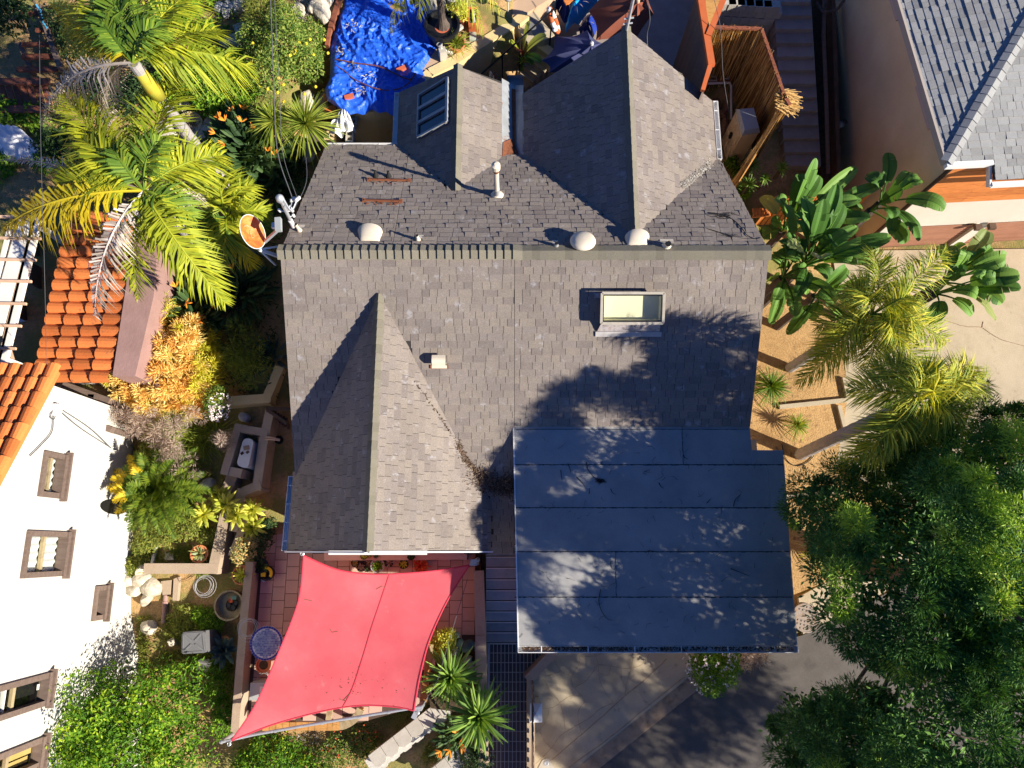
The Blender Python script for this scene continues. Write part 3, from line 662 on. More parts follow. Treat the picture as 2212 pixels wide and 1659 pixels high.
hb.build('vent_hood', M['cream_metal'], svo); MB().box(p + d * .13 + n_ * .025, (.36, .07, .008), Matrix((s, -d, n_)).transposed()).build('vent_flashing', M['rust'], svo)
MB().box(p + d * .128 + n_ * .032, (.30, .06, .008), Matrix((s, -d, n_)).transposed()).build('vent_skirt', M['cream_metal'], svo)
# rusted roof rails and boots
for (a, b) in (((797, 391), (884, 393)), ((787, 436), (866, 438))):
    A2, B2 = onN(*a), onN(*b); n_ = nN.normalized(); o = MB(); o.beam(A2 + n_ * .04, B2 + n_ * .04, .03, .04, up=n_, t=.3)
    for k in range(22): 
        c = A2.lerp(B2, U(.05, .95)) + V((0, U(-.10, -.02), 0)); c.z = zN(c.x, c.y) + .03; o.box(c, (U(.01, .04), U(.01, .03), .012), t=.7)
    for e in (A2, B2): o.box(e + n_ * .03, (.07, .10, .03))
    o.build('rusty_rail', M['rust'], house)
for u, v in ((812, 382), (840, 383)):
    p = onN(u, v); o = MB(); o.lathe(p, [(.075, 0), (.05, .06), (.03, .10), (.028, .15), (0, .15)], 10, axis=nN); o.build('pipe_boot', M['black_rubber'], house)
# flat roof: five lapped sheets with tarry seams
nF = V((0, -.06, 1)).normalized(); F0 = V((.03, 2.40, 3.37)); zF = lambda y: 3.37 + .06 * (y - 2.4)
fr = MB()
xl = lambda y: .03 - .022 * (y - 2.4) * 1.0; xr = lambda y: 5.42 + (-.012) * (y - 2.0)
outl = [(xl(2.4), 2.4), (4.79, 2.4), (4.80, 1.93), (5.42, 1.93), (5.47, -1.8), (xl(-1.8), -1.8)]
fr.prism([V((x, y, zF(y))) for x, y in outl], depth=.2, n=(0, 0, 1)); fro = fr.build('flat_roof', M['white_paint'], house)
rows = [2.40, 1.64, .795, -.05, -.905, -1.80]; cuts = {0: [3.42], 1: [5.1], 2: [], 3: [2.02], 4: []}
for k in range(5):
    ya, yb2 = rows[k] - (.004 if k else 0), rows[k + 1]
    ends = [xl((ya + yb2) / 2)] + cuts[k] + [5.44 if k else 4.79]
    for i in range(len(ends) - 1):
        a, b = ends[i] + .004, ends[i + 1] - .004; h = .012
        pts = [(a, ya), (b, ya), (b, yb2), (a, yb2)]
        if k == 0 and i == 1:
            pts = [(a, ya), (4.785, ya), (4.80, 1.93), (4.80, yb2), (a, yb2)]
            MB().prism([V((x, y, zF(y) + h)) for x, y in ((4.81, 1.925), (5.43, 1.925), (5.43, yb2 + .004), (4.81, yb2 + .004))], depth=.01).build('roof_sheet', M['roll_roof'], fro)
        MB().prism([V((x, y, zF(y) + h)) for x, y in pts], depth=.01).build('roof_sheet', M['roll_roof'], fro)
sm = MB()
def seam(pts, wd):
    q = [V((x, y, zF(y) + .012)) for x, y in pts]; vs = []; fs = []; k = len(q)
    for i, p in enumerate(q):
        d = (q[min(k - 1, i + 1)] - q[max(0, i - 1)]).normalized(); s = d.cross(V((0, 0, 1))); e = U(.25, 1) * wd
        vs += [p + s * e, p + V((0, 0, .008)), p - s * U(.2, .6) * wd]
    for i in range(k - 1):
        o = i * 3; fs += [(o, o + 1, o + 4, o + 3), (o + 1, o + 2, o + 5, o + 4)]
    sm.add(vs, fs, 0)
for y in rows[1:-1]: seam([(.05 + 5.38 * i / 150, y) for i in range(151)], .017)
seam([(.05 + 4.7 * i / 120, 2.345) for i in range(121)], .008)
for k, cc_ in cuts.items():
    for x in cc_:
        if k != 1: seam([(x + .004 * math.sin(i), rows[k] + (rows[k + 1] - rows[k]) * i / 20) for i in range(21)], .009)
sm.build('tar_seam', M['tar'], fro)
MB().prism([V((xl(2.4) - .012, 2.41, 3.395)), V((xl(2.4) + .01, 2.41, 3.395)), V((xl(-1.8) + .01, -1.83, 3.14)), V((xl(-1.8) - .012, -1.83, 3.14))], depth=.09).build('drip_edge', M['white_paint'], fro)
MB().prism([V((.04, 2.40, 3.395)), V((4.79, 2.40, 3.395)), V((4.79, 2.50, 3.425)), V((.04, 2.52, 3.43))], depth=.03).build('roof_flashing', M['roll_roof'], fro)
gutter((xl(-1.8) - .005, -1.81, 3.06), (5.48, -1.81, 3.06), (0, -1, 0), .12, .1, straps=6)
lt = MB()
for k in range(1500):
    x = U(.2, 5.4); 
    if rng.random() < .45 and x > 2.2: continue
    lt.box((x, U(-1.9, -1.83), 3.06 + U(-.02, .035)), (U(.01, .05), U(.005, .02), .006), Matrix.Rotation(U(0, 3), 3, 'Z') @ Matrix.Rotation(U(-.5, .5), 3, 'X'))
lt.build('gutter_leaves', M['litter'], kind='stuff', **dict(label='dry leaf litter packed in the white garage gutter', category='leaf litter'))
lt = MB()
def litter(o, pts, n, wd, zf, sz=(.02, .06), h=.03, mt=None):
    q = cat_curve(pts, 10)
    for k in range(n):
        a = rng.choice(q); x, y = a.x + rng.gauss(0, wd), a.y + rng.gauss(0, wd); z = zf(x, y) + U(.012, h)
        o.box((x, y, z), (U(*sz), U(.004, .012), .005), Matrix.Rotation(U(0, 3.2), 3, 'Z') @ Matrix.Rotation(U(-.5, .5), 3, 'Y'))
zv = lambda x, y: max(zS(x, y), zFG(x, y) if -4.5 < x < -.43 else 0)
litter(lt, [onS(990, 960), onS(1012, 1000), onS(1040, 1030)], 420, .035, zv)
litter(lt, [onS(1030, 1030), onS(1075, 1050), onS(1108, 1050)], 1500, .11, lambda x, y: zv(min(x, .0), y), h=.10)
litter(lt, [onS(900, 830), onS(950, 900), onS(990, 960)], 90, .015, zv)
lt.build('valley_leaves', M['litter'], kind='stuff', label='brown dry leaves piled in the valley beside the flat garage roof', category='leaf litter')
lt = MB(); zv2 = lambda x, y: max(zN(x, y), zD2(x, y) if .24 < x < 4.5 else 0)
litter(lt, [onN(1475, 405), onN(1500, 385), onN(1535, 355)], 800, .04, zv2, (.012, .035), .05)
lt.build('valley_debris', M['litter_pale'], kind='stuff', label='pale dry debris caught in the valley of the large north gable', category='debris')
# twigs on the flat roof and cable scraps on the slope
tw = MB()
def twig(pts, r, zf):
    q = cat_curve([V((a.x, a.y, zf(a.x, a.y))) for a in pts], 5); tw.tube(q, [r * (1 - .7 * i / len(q)) for i in range(len(q))], 5, .2)
zf_ = lambda x, y: zF(y) + .022
def D33(pts): return [P(1106 + x / 4, 829.5 + y / 4, 3.27) for x, y in pts]
for pts in ([(640, 680), (655, 745), (700, 800), (735, 840)], [(555, 805), (600, 850), (630, 890)], [(420, 745), (425, 800), (432, 835)], [(480, 690), (500, 740), (505, 770)],
            [(850, 905), (865, 940), (895, 955)], [(1155, 1455), (1190, 1440), (1250, 1450)], [(855, 1535), (860, 1570), (875, 1605)], [(1910, 1060), (1925, 1000), (1975, 950)],
            [(1470, 615), (1485, 640), (1515, 655)], [(1680, 1030), (1715, 990)], [(1265, 855), (1280, 885), (1310, 905)], [(770, 700), (775, 670)], [(770, 1775), (755, 1870), (775, 1955), (830, 2035), (880, 2045)],
            [(1895, 1595), (1960, 1620), (2060, 1660)], [(665, 950), (668, 900)]):
    twig(D33(pts), .008, zf_)
for k in range(120):
    x, y = U(.2, 5.2), U(-1.7, 2.2); a = U(0, 6.3); l = U(.03, .1); a2 = a + U(-1, 1)
    twig([V((x, y, 0)), V((x + l * math.cos(a), y + l * math.sin(a), 0)), V((x + l * math.cos(a) + l * math.cos(a2), y + l * math.sin(a) + l * math.sin(a2), 0))], .0035, zf_)
for k in range(60):
    a = D33([(765 + rng.gauss(0, 20), 838 + rng.gauss(0, 8))])[0]; twig([a, a + V((U(-.06, .06), U(-.03, .03), 0)), a + V((U(-.1, .1), U(-.05, .05), 0))], .004, zf_)
tw.build('roof_twigs', M['black_rubber'], kind='stuff', label='fallen twigs scattered over the flat garage roof', category='twigs')
tw = MB(); zn_ = lambda x, y: zN(x, y) + .03
def D31(pts): return [onN(1106 + x / 4, 414.75 + y / 4) for x, y in pts]
twig(D31([(1700, 185), (1780, 195), (1870, 225), (1930, 265), (1990, 330), (2030, 380), (2100, 410), (2150, 400)]), .014, zn_)
twig(D31([(1640, 310), (1760, 345), (1880, 380), (1990, 405), (2090, 410)]), .009, zn_)
for k in range(26):
    a = D31([(1790 + rng.gauss(0, 45), 205 + rng.gauss(0, 10))])[0]; twig([a, a + V((U(.02, .12), U(-.05, .01), 0)), a + V((U(.05, .2), U(-.09, .01), 0))], .006, zn_)
for k in range(10):
    a = D31([(1880 + rng.gauss(0, 40), 380 + rng.gauss(0, 8))])[0]; twig([a, a + V((U(.02, .1), U(-.04, .04), 0)), a + V((U(.05, .15), U(-.06, .06), 0))], .005, zn_)
tw.build('fallen_branch', M['black_rubber'], **L('black bare branch lying on the shingles at the end of the ridge', 'branch'))
# ================================================================ helpers for small things
def rock(c, rx, ry, rz, m, name='rock', parent=None, lab=None, group=None, n=9, rot=None):
    r = random.Random(hash((round(c[0], 2), round(c[1], 2))) & 0xffff); o = MB(); ph = [r.uniform(0, 6.3) for _ in range(6)]; a0 = r.uniform(0, 3.1) if rot is None else rot
    planes = [(V((r.uniform(-1, 1), r.uniform(-1, 1), r.uniform(-.2, 1))).normalized(), r.uniform(.72, .95)) for _ in range(9)]
    def fn(a, b):
        th = 2 * math.pi * a; q = math.pi * b
        d = V((math.sin(q) * math.cos(th), math.sin(q) * math.sin(th), math.cos(q)))
        k = 1 + .10 * math.sin(2 * th + ph[0]) * math.sin(q) + .07 * math.sin(3 * q + ph[1]) + .05 * math.sin(4 * th + ph[2]) * math.sin(q)
        for pn, pd in planes:
            e = d.dot(pn)
            if e > .05: k = min(k, pd / e)
        x, y = d.x * k * rx, d.y * k * ry
        return V((c[0] + x * math.cos(a0) - y * math.sin(a0), c[1] + x * math.sin(a0) + y * math.cos(a0), c[2] + d.z * k * rz))
    o.grid(fn, 2 * n, n, .5)
    tags = dict(label=lab, category='rock') if lab else {}
    if group: tags['group'] = group
    return o.build(name, m, parent, **tags)
def pot(c, r, h, m, t=None, rim=.012, n=20, parent=None, name='pot', soil=True):
    o = MB(); o.lathe(c, [(r * .72, 0), (r * .95, h * .8), (r * 1.05, h * .82), (r * 1.05, h), (r * .93, h), (r * .9, h * .82), (0, h * .82)], n, .5)
    return o.build(name, m, parent)
# ================================================================ white gabled house on the left
XW = -8.64
pw = lambda u, v: PP(u, v, (XW, 0, 0), (1, 0, 0))
lh = thing('white_house', 'white stucco house with brown window frames and an orange barrel tile roof', 'house', (-10.5, -2.5, 0))
rake = lambda y: 4.62 + .5 * (3.0 - y) if y > -3.6 else 4.62 + .5 * (3.0 + 7.2 + y)
WN = []
for cs4 in ([(96, 975), (144, 982), (127, 1081), (78, 1068)], [(60, 1146), (150, 1149), (132, 1250), (40, 1244)], [(206, 1267), (233, 1263), (221, 1341), (195, 1339)],
            [(-45, 1492), (101, 1453), (104, 1530), (-45, 1562)], [(-60, 1652), (108, 1583), (70, 1664), (-60, 1722)]):
    q = [pw(*c) for c in cs4]
    WN.append(((q[2].y + q[3].y) / 2, (q[0].y + q[1].y) / 2, (q[1].z + q[2].z) / 2, (q[0].z + q[3].z) / 2))
yb_ = sorted({-12., 3.0, -3.6} | {k for w_ in WN for k in w_[:2]}); zb_ = sorted({-1., 9.} | {k for w_ in WN for k in w_[2:]})
def clip(poly, f):
    out = []
    for i in range(len(poly)):
        a, b = poly[i], poly[(i + 1) % len(poly)]; fa, fb_ = f(a), f(b)
        if fa >= 0: out.append(a)
        if fa * fb_ < 0: t = fa / (fa - fb_); out.append((a[0] + (b[0] - a[0]) * t, a[1] + (b[1] - a[1]) * t))
    return out
o = MB()
def flare(y, z):   # the foot of the wall leans out towards the street end
    s = min(1, max(0, (-1.3 - y) / 1.2)); s = s * s * (3 - 2 * s); return XW + .38 * s * max(0, 1 - max(0, z + .4) / 3.2) ** 2
for i in range(len(yb_) - 1):
    for j in range(len(zb_) - 1):
        yc, zc = (yb_[i] + yb_[i + 1]) / 2, (zb_[j] + zb_[j + 1]) / 2
        if any(a < yc < b and c < zc < d for a, b, c, d in WN): continue
        ny = max(1, int((yb_[i + 1] - yb_[i]) / .3)); nz = max(1, int((zb_[j + 1] - zb_[j]) / .3))
        for k in range(ny):
            for l in range(nz):
                y0, y1 = [yb_[i] + (yb_[i + 1] - yb_[i]) * (k + e) / ny for e in (0, 1)]; z0, z1 = [zb_[j] + (zb_[j + 1] - zb_[j]) * (l + e) / nz for e in (0, 1)]
                pl = clip([(y0, z0), (y1, z0), (y1, z1), (y0, z1)], lambda p: rake(p[0]) - p[1])
                if len(pl) > 2: o.add([(flare(y, z), y, z) for y, z in pl], [tuple(range(len(pl)))], .5)
o.add([(XW, 3.0, -1), (XW, 3.0, 4.62), (-14, 3.0, 4.62), (-14, 3.0, -1)], [(0, 1, 2, 3)], .5)
o.build('wall', M['stucco_white'], lh, smooth=False)
M['cardboard'] = mat('cardboard', [(.55, .38, .12), (.62, .45, .18)], rough=.8, tint=.1)
def wall_window(y0, y1, z0, z1, kind):
    fr_ = MB(); t = .10; X = XW
    fr_.box((X - .02, (y0 + y1) / 2, z0 + t / 2 - .0), (.20, y1 - y0, t)); fr_.box((X - .02, (y0 + y1) / 2, z1 - t / 2), (.14, y1 - y0, t))
    fr_.box((X - .022, y0 + t / 2, (z0 + z1) / 2), (.14, t, z1 - z0 - 2 * t)); fr_.box((X - .022, y1 - t / 2, (z0 + z1) / 2), (.14, t, z1 - z0 - 2 * t))
    f_ = fr_.build('window', M['brown_wood'], lh)
    MB().box((X + .05, (y0 + y1) / 2, z0 - .012), (.16, y1 - y0 + .10, .05)).build('sill', M['brown_wood'], f_)
    MB().box((X - .22, (y0 + y1) / 2, (z0 + z1) / 2), (.02, y1 - y0, z1 - z0)).build('recess', M['black'], f_)
    ya, yb3, za, zb3 = y0 + t, y1 - t, z0 + t, z1 - t; mu = MB()
    if kind == 'narrow': mu.box((X - .07, (ya + yb3) / 2, za + .55 * (zb3 - za)), (.05, yb3 - ya, .07))
    else: mu.box((X - .07, (ya + yb3) / 2, (za + zb3) / 2), (.06, yb3 - ya, .075))
    mu.build('mullion', M['weathered_wood'], f_)
    if kind in ('curtain', 'narrow'):
        for s in (0, 1):
            z_a = za + (zb3 - za) * .5 * s + .01; z_b = z_a + (zb3 - za) * .5 - .04
            cu = MB(); cu.grid(lambda a, b: V((X - .13 + .018 * math.sin(a * 28 + b), ya + .0 + (yb3 - ya) * a, z_a + (z_b - z_a) * b)), 28, 2, .5)
            cu.build('curtain', M['curtain'], f_)
    if kind == 'cards':
        for (a, b, c, d, m_) in ((.1, .42, .05, .6, 'cardboard'), (.5, .95, .0, .38, 'cardboard'), (.62, .9, .55, .8, 'flower_orange')):
            MB().box((X - .14, ya + (yb3 - ya) * (a + b) / 2, za + (zb3 - za) * (c + d) / 2), (.02, (yb3 - ya) * (b - a), (zb3 - za) * (d - c))).build('cardboard_sheet', M[m_], f_)
    if kind == 'louvre':
        for k in range(3):
            z = za + (zb3 - za) * (.62 + .1 * k); MB().box((X - .10, (ya + yb3) / 2, z), (.08, yb3 - ya, .02)).build('louvre', M['white_paint'], f_)
        MB().box((X - .09, yb3 - .14, za + .05), (.006, .10, .07)).build('paper_note', M['white_paint'], f_)
    MB().add([(X - .085, ya, za), (X - .085, yb3, za), (X - .085, yb3, zb3), (X - .085, ya, zb3)], [(0, 1, 2, 3)]).build('pane', M['glass_clear'], f_)
for w_, k in zip(WN, ('curtain', 'curtain', 'narrow', 'louvre', 'cards')): wall_window(*w_, k)
# vent or door heads half hidden by shrubs near the foot of the wall
for (u, v, a, b) in ((246, 1095, .16, .55), (205, 1520, .14, .5)):
    p = pw(u, v); q = [V((flare(p.y, p.z) + .02, p.y + a * math.cos(t), p.z + b * math.sin(t))) for t in [math.pi * 2 * i / 18 for i in range(18)]]
    MB().add(q, [tuple(range(18))]).build('vent_opening', M['black'], lh)
# barrel tile roof
def barrel(p0, p1, r0, r1, up, n=7, lip=.0):
    p0, p1, up = V(p0), V(p1), V(up).normalized(); d = (p1 - p0).normalized(); s = d.cross(up).normalized(); up = s.cross(d); vs = []
    for p, r in ((p0, r0), (p1, r1)):
        for i in range(n):
            a = math.pi * i / (n - 1); vs.append(p + s * (-math.cos(a) * r) + up * (math.sin(a) * r * .85))
    for i in range(n):
        a = math.pi * i / (n - 1); vs.append(p1 + s * (-math.cos(a) * (r1 - .014)) + up * (math.sin(a) * (r1 - .014) * .85))
    fs = [(i, i + 1, n + i + 1, n + i) for i in range(n - 1)] + [(n + i, n + i + 1, 2 * n + i + 1, 2 * n + i) for i in range(n - 1)]
    return vs, fs
rf = MB(); rf.prism([V((-8.5, 3.25, 4.60)), V((-8.5, -3.6, 8.02)), V((-14, -3.6, 8.02)), V((-14, 3.25, 4.60))], depth=.08, n=V((0, .5, 1)).normalized(), t=.3)
rf.prism([V((-8.5, -10.4, 4.60)), V((-8.5, -3.6, 8.02)), V((-14, -3.6, 8.02)), V((-14, -10.4, 4.60))], depth=.08, n=V((0, -.5, 1)).normalized(), t=.3)
rfo = rf.build('roof', M['tile_roof'], lh)
dd = V((0, 1, -.5)).normalized(); nn_ = V((0, .5, 1)).normalized()
for c in range(9):
    x = -8.56 - c * .235
    for k in range(12):
        p1 = V((x, 3.32, 4.585)) - dd * (.345 * k) + nn_ * (.02 + .03); p0 = p1 - dd * .40 - nn_ * .025
        vs, fs = barrel(p0, p1, .10, .122, nn_)
        MB().add(vs, fs).build('roof_tile', M['tile_roof'], rfo, smooth=False)
# service wires on the gable
wr = MB()
for pts in ([pw(110, 880), pw(108, 930), pw(85, 960), pw(60, 985)], [pw(118, 885), pw(112, 905), pw(104, 900), pw(110, 885)], [pw(125, 888), pw(170, 925), pw(232, 965)], [pw(128, 884), pw(190, 925), pw(236, 968)]):
    wr.tube(cat_curve([p + V((.04, 0, 0)) for p in pts], 6), .010, 5, 0)
wr.build('wall_wire', M['cable'], lh)
MB().box(pw(115, 886) + V((.06, 0, 0)), (.12, .22, .16)).build('junction_box', M['white_paint'], lh)
# ---------------------------------------------------------------- garden room with terracotta tiles, mauve parapet
gr_ = thing('garden_room', 'low white garden room under rows of orange barrel tiles with a mauve parapet', 'outbuilding', P(200, 650, 1.2))
ZR = 3.3; ZL = 2.85
MB().prism([P(83, 806, 2.75), P(252, 806, 2.75), P(318, 600, 2.75), P(340, 470, 2.75), P(150, 470, 2.75)], zb=.8).build('wall', M['stucco_white'], gr_)
for i in range(15):
    f = i / 13.5
    a = P(148 - 70 * f, 470 + 331 * f, ZL + .03); b = P(318 - 66 * f - 9 * f, 470 + 331 * f, ZR + .03)
    n = 4; ln = (b - a).length / n
    for k in range(n + 1):
        q = a.lerp(b, min(1, (k + .12) / n)); p = a.lerp(b, min(1., (k + 1.12 + .08) / n)) if k < n else None
        if p is None: continue
        j = V((0, U(-.012, .012), U(-.006, .006)))
        vs, fs = barrel(p + j + V((0, 0, -.02)), q + j + V((0, 0, .012)), .118, .142, (0, 0, 1))
        MB().add(vs, fs).build('roof_tile', M['tile_roof'], gr_)
MB().prism([P(84, 800, 2.86), P(250, 800, ZR), P(330, 470, ZR), P(150, 470, 2.86)], depth=.05).build('roof', M['tile_roof'], gr_)
MB().prism([P(243, 812, 3.42), P(292, 812, 3.42), P(332, 640, 3.42), P(345, 470, 3.42), P(302, 470, 3.42), P(275, 600, 3.42)], zb=1.2).build('parapet', M['mauve'], gr_)
# ---------------------------------------------------------------- brown timber frame over the stairwell
tf = thing('timber_stair_frame', 'dark brown timber frame over a cluttered sunken stair beside the white house', 'timber frame', PG(190, 880))
def T02(x, y): return (x / 4, 829.5 + y / 4)
def T03(x, y): return (x / 4, 1244.25 + y / 4)
def T12(x, y): return (553 + x / 4, 829.5 + y / 4)
def T14(x, y): return (553 + x / 4, 1244.25 + y / 4)
def T00(x, y): return (x / 4, y / 4)
def T01(x, y): return (x / 4, 414.75 + y / 4)
def T10(x, y): return (553 + x / 4, y / 4)
def T20(x, y): return (1106 + x / 4, y / 4)
def T30(x, y): return (1659 + x / 4, y / 4)
for a, b, wd in (((545, 245), (975, 400), .13), ((805, 95), (765, 300), .13), ((560, 5), (960, 150), .12), ((500, 60), (470, 240), .2)):
    MB().beam(P(*T02(*a), 2.5), P(*T02(*b), 2.5), wd, .16).build('beam', M['brown_wood'], tf)
for a in ((545, 245), (975, 400), (960, 150)):
    p = P(*T02(*a), 2.42); MB().beam(p, V((p.x, p.y, 1.2)), .1, .1, up=(1, 0, 0)).build('post', M['brown_wood'], tf)
MB().prism([P(*T02(x, y), 1.9) for x, y in ((480, 60), (980, 170), (980, 380), (480, 230))], depth=.06).build('stair_floor', M['terracotta'], tf)
def clutter(lab, cat, c, s, m):
    MB().box(c, s, Matrix.Rotation(U(0, 1.5), 3, 'Z')).lathe(V(c) + V((0, 0, s[2] * .5)), [(s[0] * .3, 0), (s[0] * .2, s[2] * .5), (0, s[2] * .55)], 9).build(cat.replace(' ', '_'), M[m], **L(lab, cat))
clutter('shiny white lantern standing in the stairwell under the brown timber frame', 'lantern', P(*T02(610, 170), 2.05), (.12, .12, .3), 'white_paint')
clutter('pale striped basket in the stairwell by the shrubs', 'basket', P(*T02(900, 300), 2.0), (.17, .17, .2), 'curtain')
clutter('grey bundle beside the brown cross beam in the stairwell', 'bundle', P(*T02(890, 190), 2.0), (.2, .13, .16), 'grey_metal')
clutter('small orange flower pot in the stairwell', 'flower pot', P(*T02(840, 270), 2.0), (.13, .13, .16), 'terracotta')
# ---------------------------------------------------------------- white pergola and terrace chairs
pg = thing('white_pergola', 'white pergola with peach cross slats over the sunken terrace', 'pergola', P(30, 620, 1.4))
PZ = 3.35
for a, b, wd, m_ in (((235, 240), (-40, 1240), .32, 'pergola_white'), ((325, 240), (25, 1480), .16, 'pergola_white'), ((305, 240), (0, 1480), .07, 'pergola_slat'), ((95, 300), (-90, 1060), .08, 'pergola_white')):
    MB().beam(P(*T01(*a), PZ), P(*T01(*b), PZ), wd, .1).build('beam', M[m_], pg)
for x, y in ((390, 215), (352, 400), (312, 585), (272, 770), (228, 963), (185, 1155), (138, 1350)):
    MB().beam(P(*T01(-160, y - 4), PZ + .07), P(*T01(x, y + 4), PZ + .07), .05, .05).build('slat', M['pergola_slat'], pg)
MB().beam(P(*T01(85, 1355), PZ - .05), P(*T01(130, 1500), PZ - .9), .06, .06).build('brace', M['pergola_slat'], pg)
for y in (270, 1440):
    p = P(*T01(305 if y < 500 else 15, y), PZ - .06); MB().beam(p, V((p.x, p.y, 1.3)), .1, .1, up=(1, 0, 0)).build('post', M['pergola_white'], pg)
ter = MB().prism([P(-140, 400, 1.42), P(165, 400, 1.42), P(150, 800, 1.42), P(-140, 840, 1.42)], zb=.5).build('terrace', M['mauve'], kind='structure')
M['quarry'] = mat('quarry', [(.30, .12, .07), (.36, .16, .10)], by='both', rough=.8, tint=.15)
tx0, ty0 = P(20, 800, 1.42).x, P(20, 800, 1.42).y
for i in range(9):
    for j in range(16):
        p = V((tx0 - .6 + .33 * i, ty0 + .33 * j, 1.43))
        MB().box(p, (.318, .318, .02)).build('floor_tile', M['quarry'], ter)
def chair(u, v, rot, lab):
    p = P(u, v, 1.44); t = thing('garden_chair', lab, 'chair', p, 'white chairs under the pergola'); rt = Matrix.Rotation(rot, 3, 'Z')
    q = lambda x, y, z: p + rt @ V((x, y, z))
    MB().box(q(0, 0, .44), (.48, .5, .06), rt).build('seat', M['cloth_white'], t)
    MB().box(q(.25, 0, .7), (.06, .5, .46), rt).build('backrest', M['dark_wood'], t)
    for sx in (-1, 1):
        for sy in (-1, 1): MB().beam(q(.21 * sx, .22 * sy, 0), q(.21 * sx, .22 * sy, .42), .04, .04, up=(1, 0, 0)).build('leg', M['dark_wood'], t)
chair(97, 556, .1, 'uppermost white cushioned chair in the shade right of the pergola'); chair(97, 622, .1, 'middle white cushioned chair in the shade right of the pergola'); chair(60, 690, .25, 'lowest white cushioned chair beside the pergola post')
# ---------------------------------------------------------------- redwood stair frame and white sheet, top left
rw = thing('redwood_stair', 'weathered redwood stair and trellis boards under a leafy tree', 'stair', PG(70, 130))
zr_ = lambda v: G(P(60, v, 2.6).x, P(60, v, 2.6).y) + .5
for x0_, x1_, y, th_ in ((190, 375, 120, 55), (310, 415, 262, 40), (190, 460, 385, 42), (190, 510, 490, 55), (150, 500, 600, 55), (-40, 430, 705, 70), (-40, 420, 945, 75)):
    a, b = T00(x0_, y), T00(x1_, y); z = 3.0
    A, B = P(*a, z), P(*b, z); MB().beam(A, B, th_ / 4 * SS * 14.4 / F, .05).build('board', M['redwood'], rw)
for k in range(7):
    a, b = T00(10 + 62 * k, 742), T00(60 + 62 * k, 912); MB().beam(P(*a, 2.9), P(*b, 2.9), .12, .04).build('slat', M['redwood'], rw)
MB().beam(P(*T00(345, 60), 3.05), P(*T00(530, 600), 3.05), .12, .14).build('stringer', M['brown_wood'], rw)
MB().beam(P(*T00(180, 380), 2.9), P(*T00(290, 640), 2.9), .1, .12).build('stringer', M['brown_wood'], rw)
hs = MB(); hs.tube(cat_curve([P(*T00(x, y), 3.12) for x, y in ((310, 40), (335, 75), (350, 95), (362, 150), (370, 190), (408, 245))], 6), .022, 6, .5)
M['hose_blue'] = mat('hose_blue', [(.08, .42, .70)], rough=.5, tint=.05)
hs.build('blue_hose', M['hose_blue'], **L('bright blue hose trailing along the redwood stair', 'hose'))
sh = MB(); A, B, C_, D_ = P(-20, 268, 2.9), P(45, 278, 2.9), P(118, 348, 2.4), P(10, 350, 2.4)
sh.grid(lambda a, b: A.lerp(B, a).lerp(D_.lerp(C_, a), b) + V((0, 0, .05 * math.sin(9 * a + 3 * b) * math.sin(5 * b + 2) + .03 * math.sin(23 * a - 7 * b) + .10 * math.sin(math.pi * a))), 26, 20, .5)
sh.build('white_sheet', M['cloth_white'], smooth=True, **L('rumpled white sheet spread over the ivy at the left edge', 'sheet'))
# ---------------------------------------------------------------- garden walls, service enclosure, condenser
def zGW(y): return max(.6, .95 + .2 * y) + .55
def wallrun(name, pts, wd, m, lab, cat, zt, zb=0., cap=None):
    t = thing(name, lab, cat, P(*pts[0], zb))
    for i in range(len(pts) - 1):
        za, zc = (zt[i], zt[i + 1]) if isinstance(zt, (list, tuple)) else (zt, zt)
        a, b = P(*pts[i], za - .004 * i), P(*pts[i + 1], zc - .004 * i); d = (b - a).normalized(); s = V((-d.y, d.x, 0)).normalized() * wd / 2
        e = d * (wd / 2 - .003 * i)
        MB().prism([a + s - e, b + s + e, b - s + e, a - s - e], zb=zb, t=.5).build('wall_run', M[m], t)
    return t
wallrun('planter_wall', [T02(1285, 1595), T02(1840, 1595), T02(1935, 1165)], .22, 'stucco_wall', 'tan L shaped planter wall in the grass beside the white house', 'garden wall', 1.45, .3)
wallrun('planter_wall', [T02(2115, 1195), T02(2010, 1455)], .16, 'stucco_wall', 'short tan planter wall between the chartreuse plants and the patio', 'garden wall', 1.42, .3)
def NE(x, y): return ((880 + x * .315) * .54, (1640 + y * .315) * .54)
wallrun('enclosure_wall', [NE(60, 770), NE(225, 225), NE(560, 285)], .17, 'stucco_wall', 'low tan wall around the outdoor unit on its left and far side', 'garden wall', 1.95, .4)
wallrun('enclosure_wall', [NE(90, 770), NE(220, 795)], .19, 'stucco_wall', 'stub of tan wall at the near end of the outdoor unit', 'garden wall', 1.93, .4)
wallrun('alley_wall', [NE(630, 20), NE(545, 420), NE(470, 960), T12(-130, 940), T12(-190, 1240)], .20, 'stucco_wall', 'long tan wall along the shady alley beside the cottage', 'garden wall', [2.0, 1.9, 1.75, 1.6, 1.45], .4)
wallrun('enclosure_wall', [NE(170, 830), NE(110, 960), T02(1960, 900), T02(1990, 800)], .2, 'stucco_wall', 'tan wall stepping down behind the chartreuse plants', 'garden wall', 1.6, .4)
MB().prism([NE and P(*NE(x, y), 1.30) for x, y in ((330, 330), (610, 380), (500, 820), (180, 760))], zb=.5).build('concrete_pad', M['concrete'], **L('grey concrete pad under the white outdoor unit', 'slab'))
ac = thing('outdoor_unit', 'white outdoor condenser unit with a rounded top in its tan enclosure', 'outdoor unit', P(*NE(380, 580), 1.3))
tp = [P(*NE(x, y), 2.0) for x, y in ((300, 352), (432, 372), (352, 748), (206, 705))]; cen = sum(tp, V()) / 4
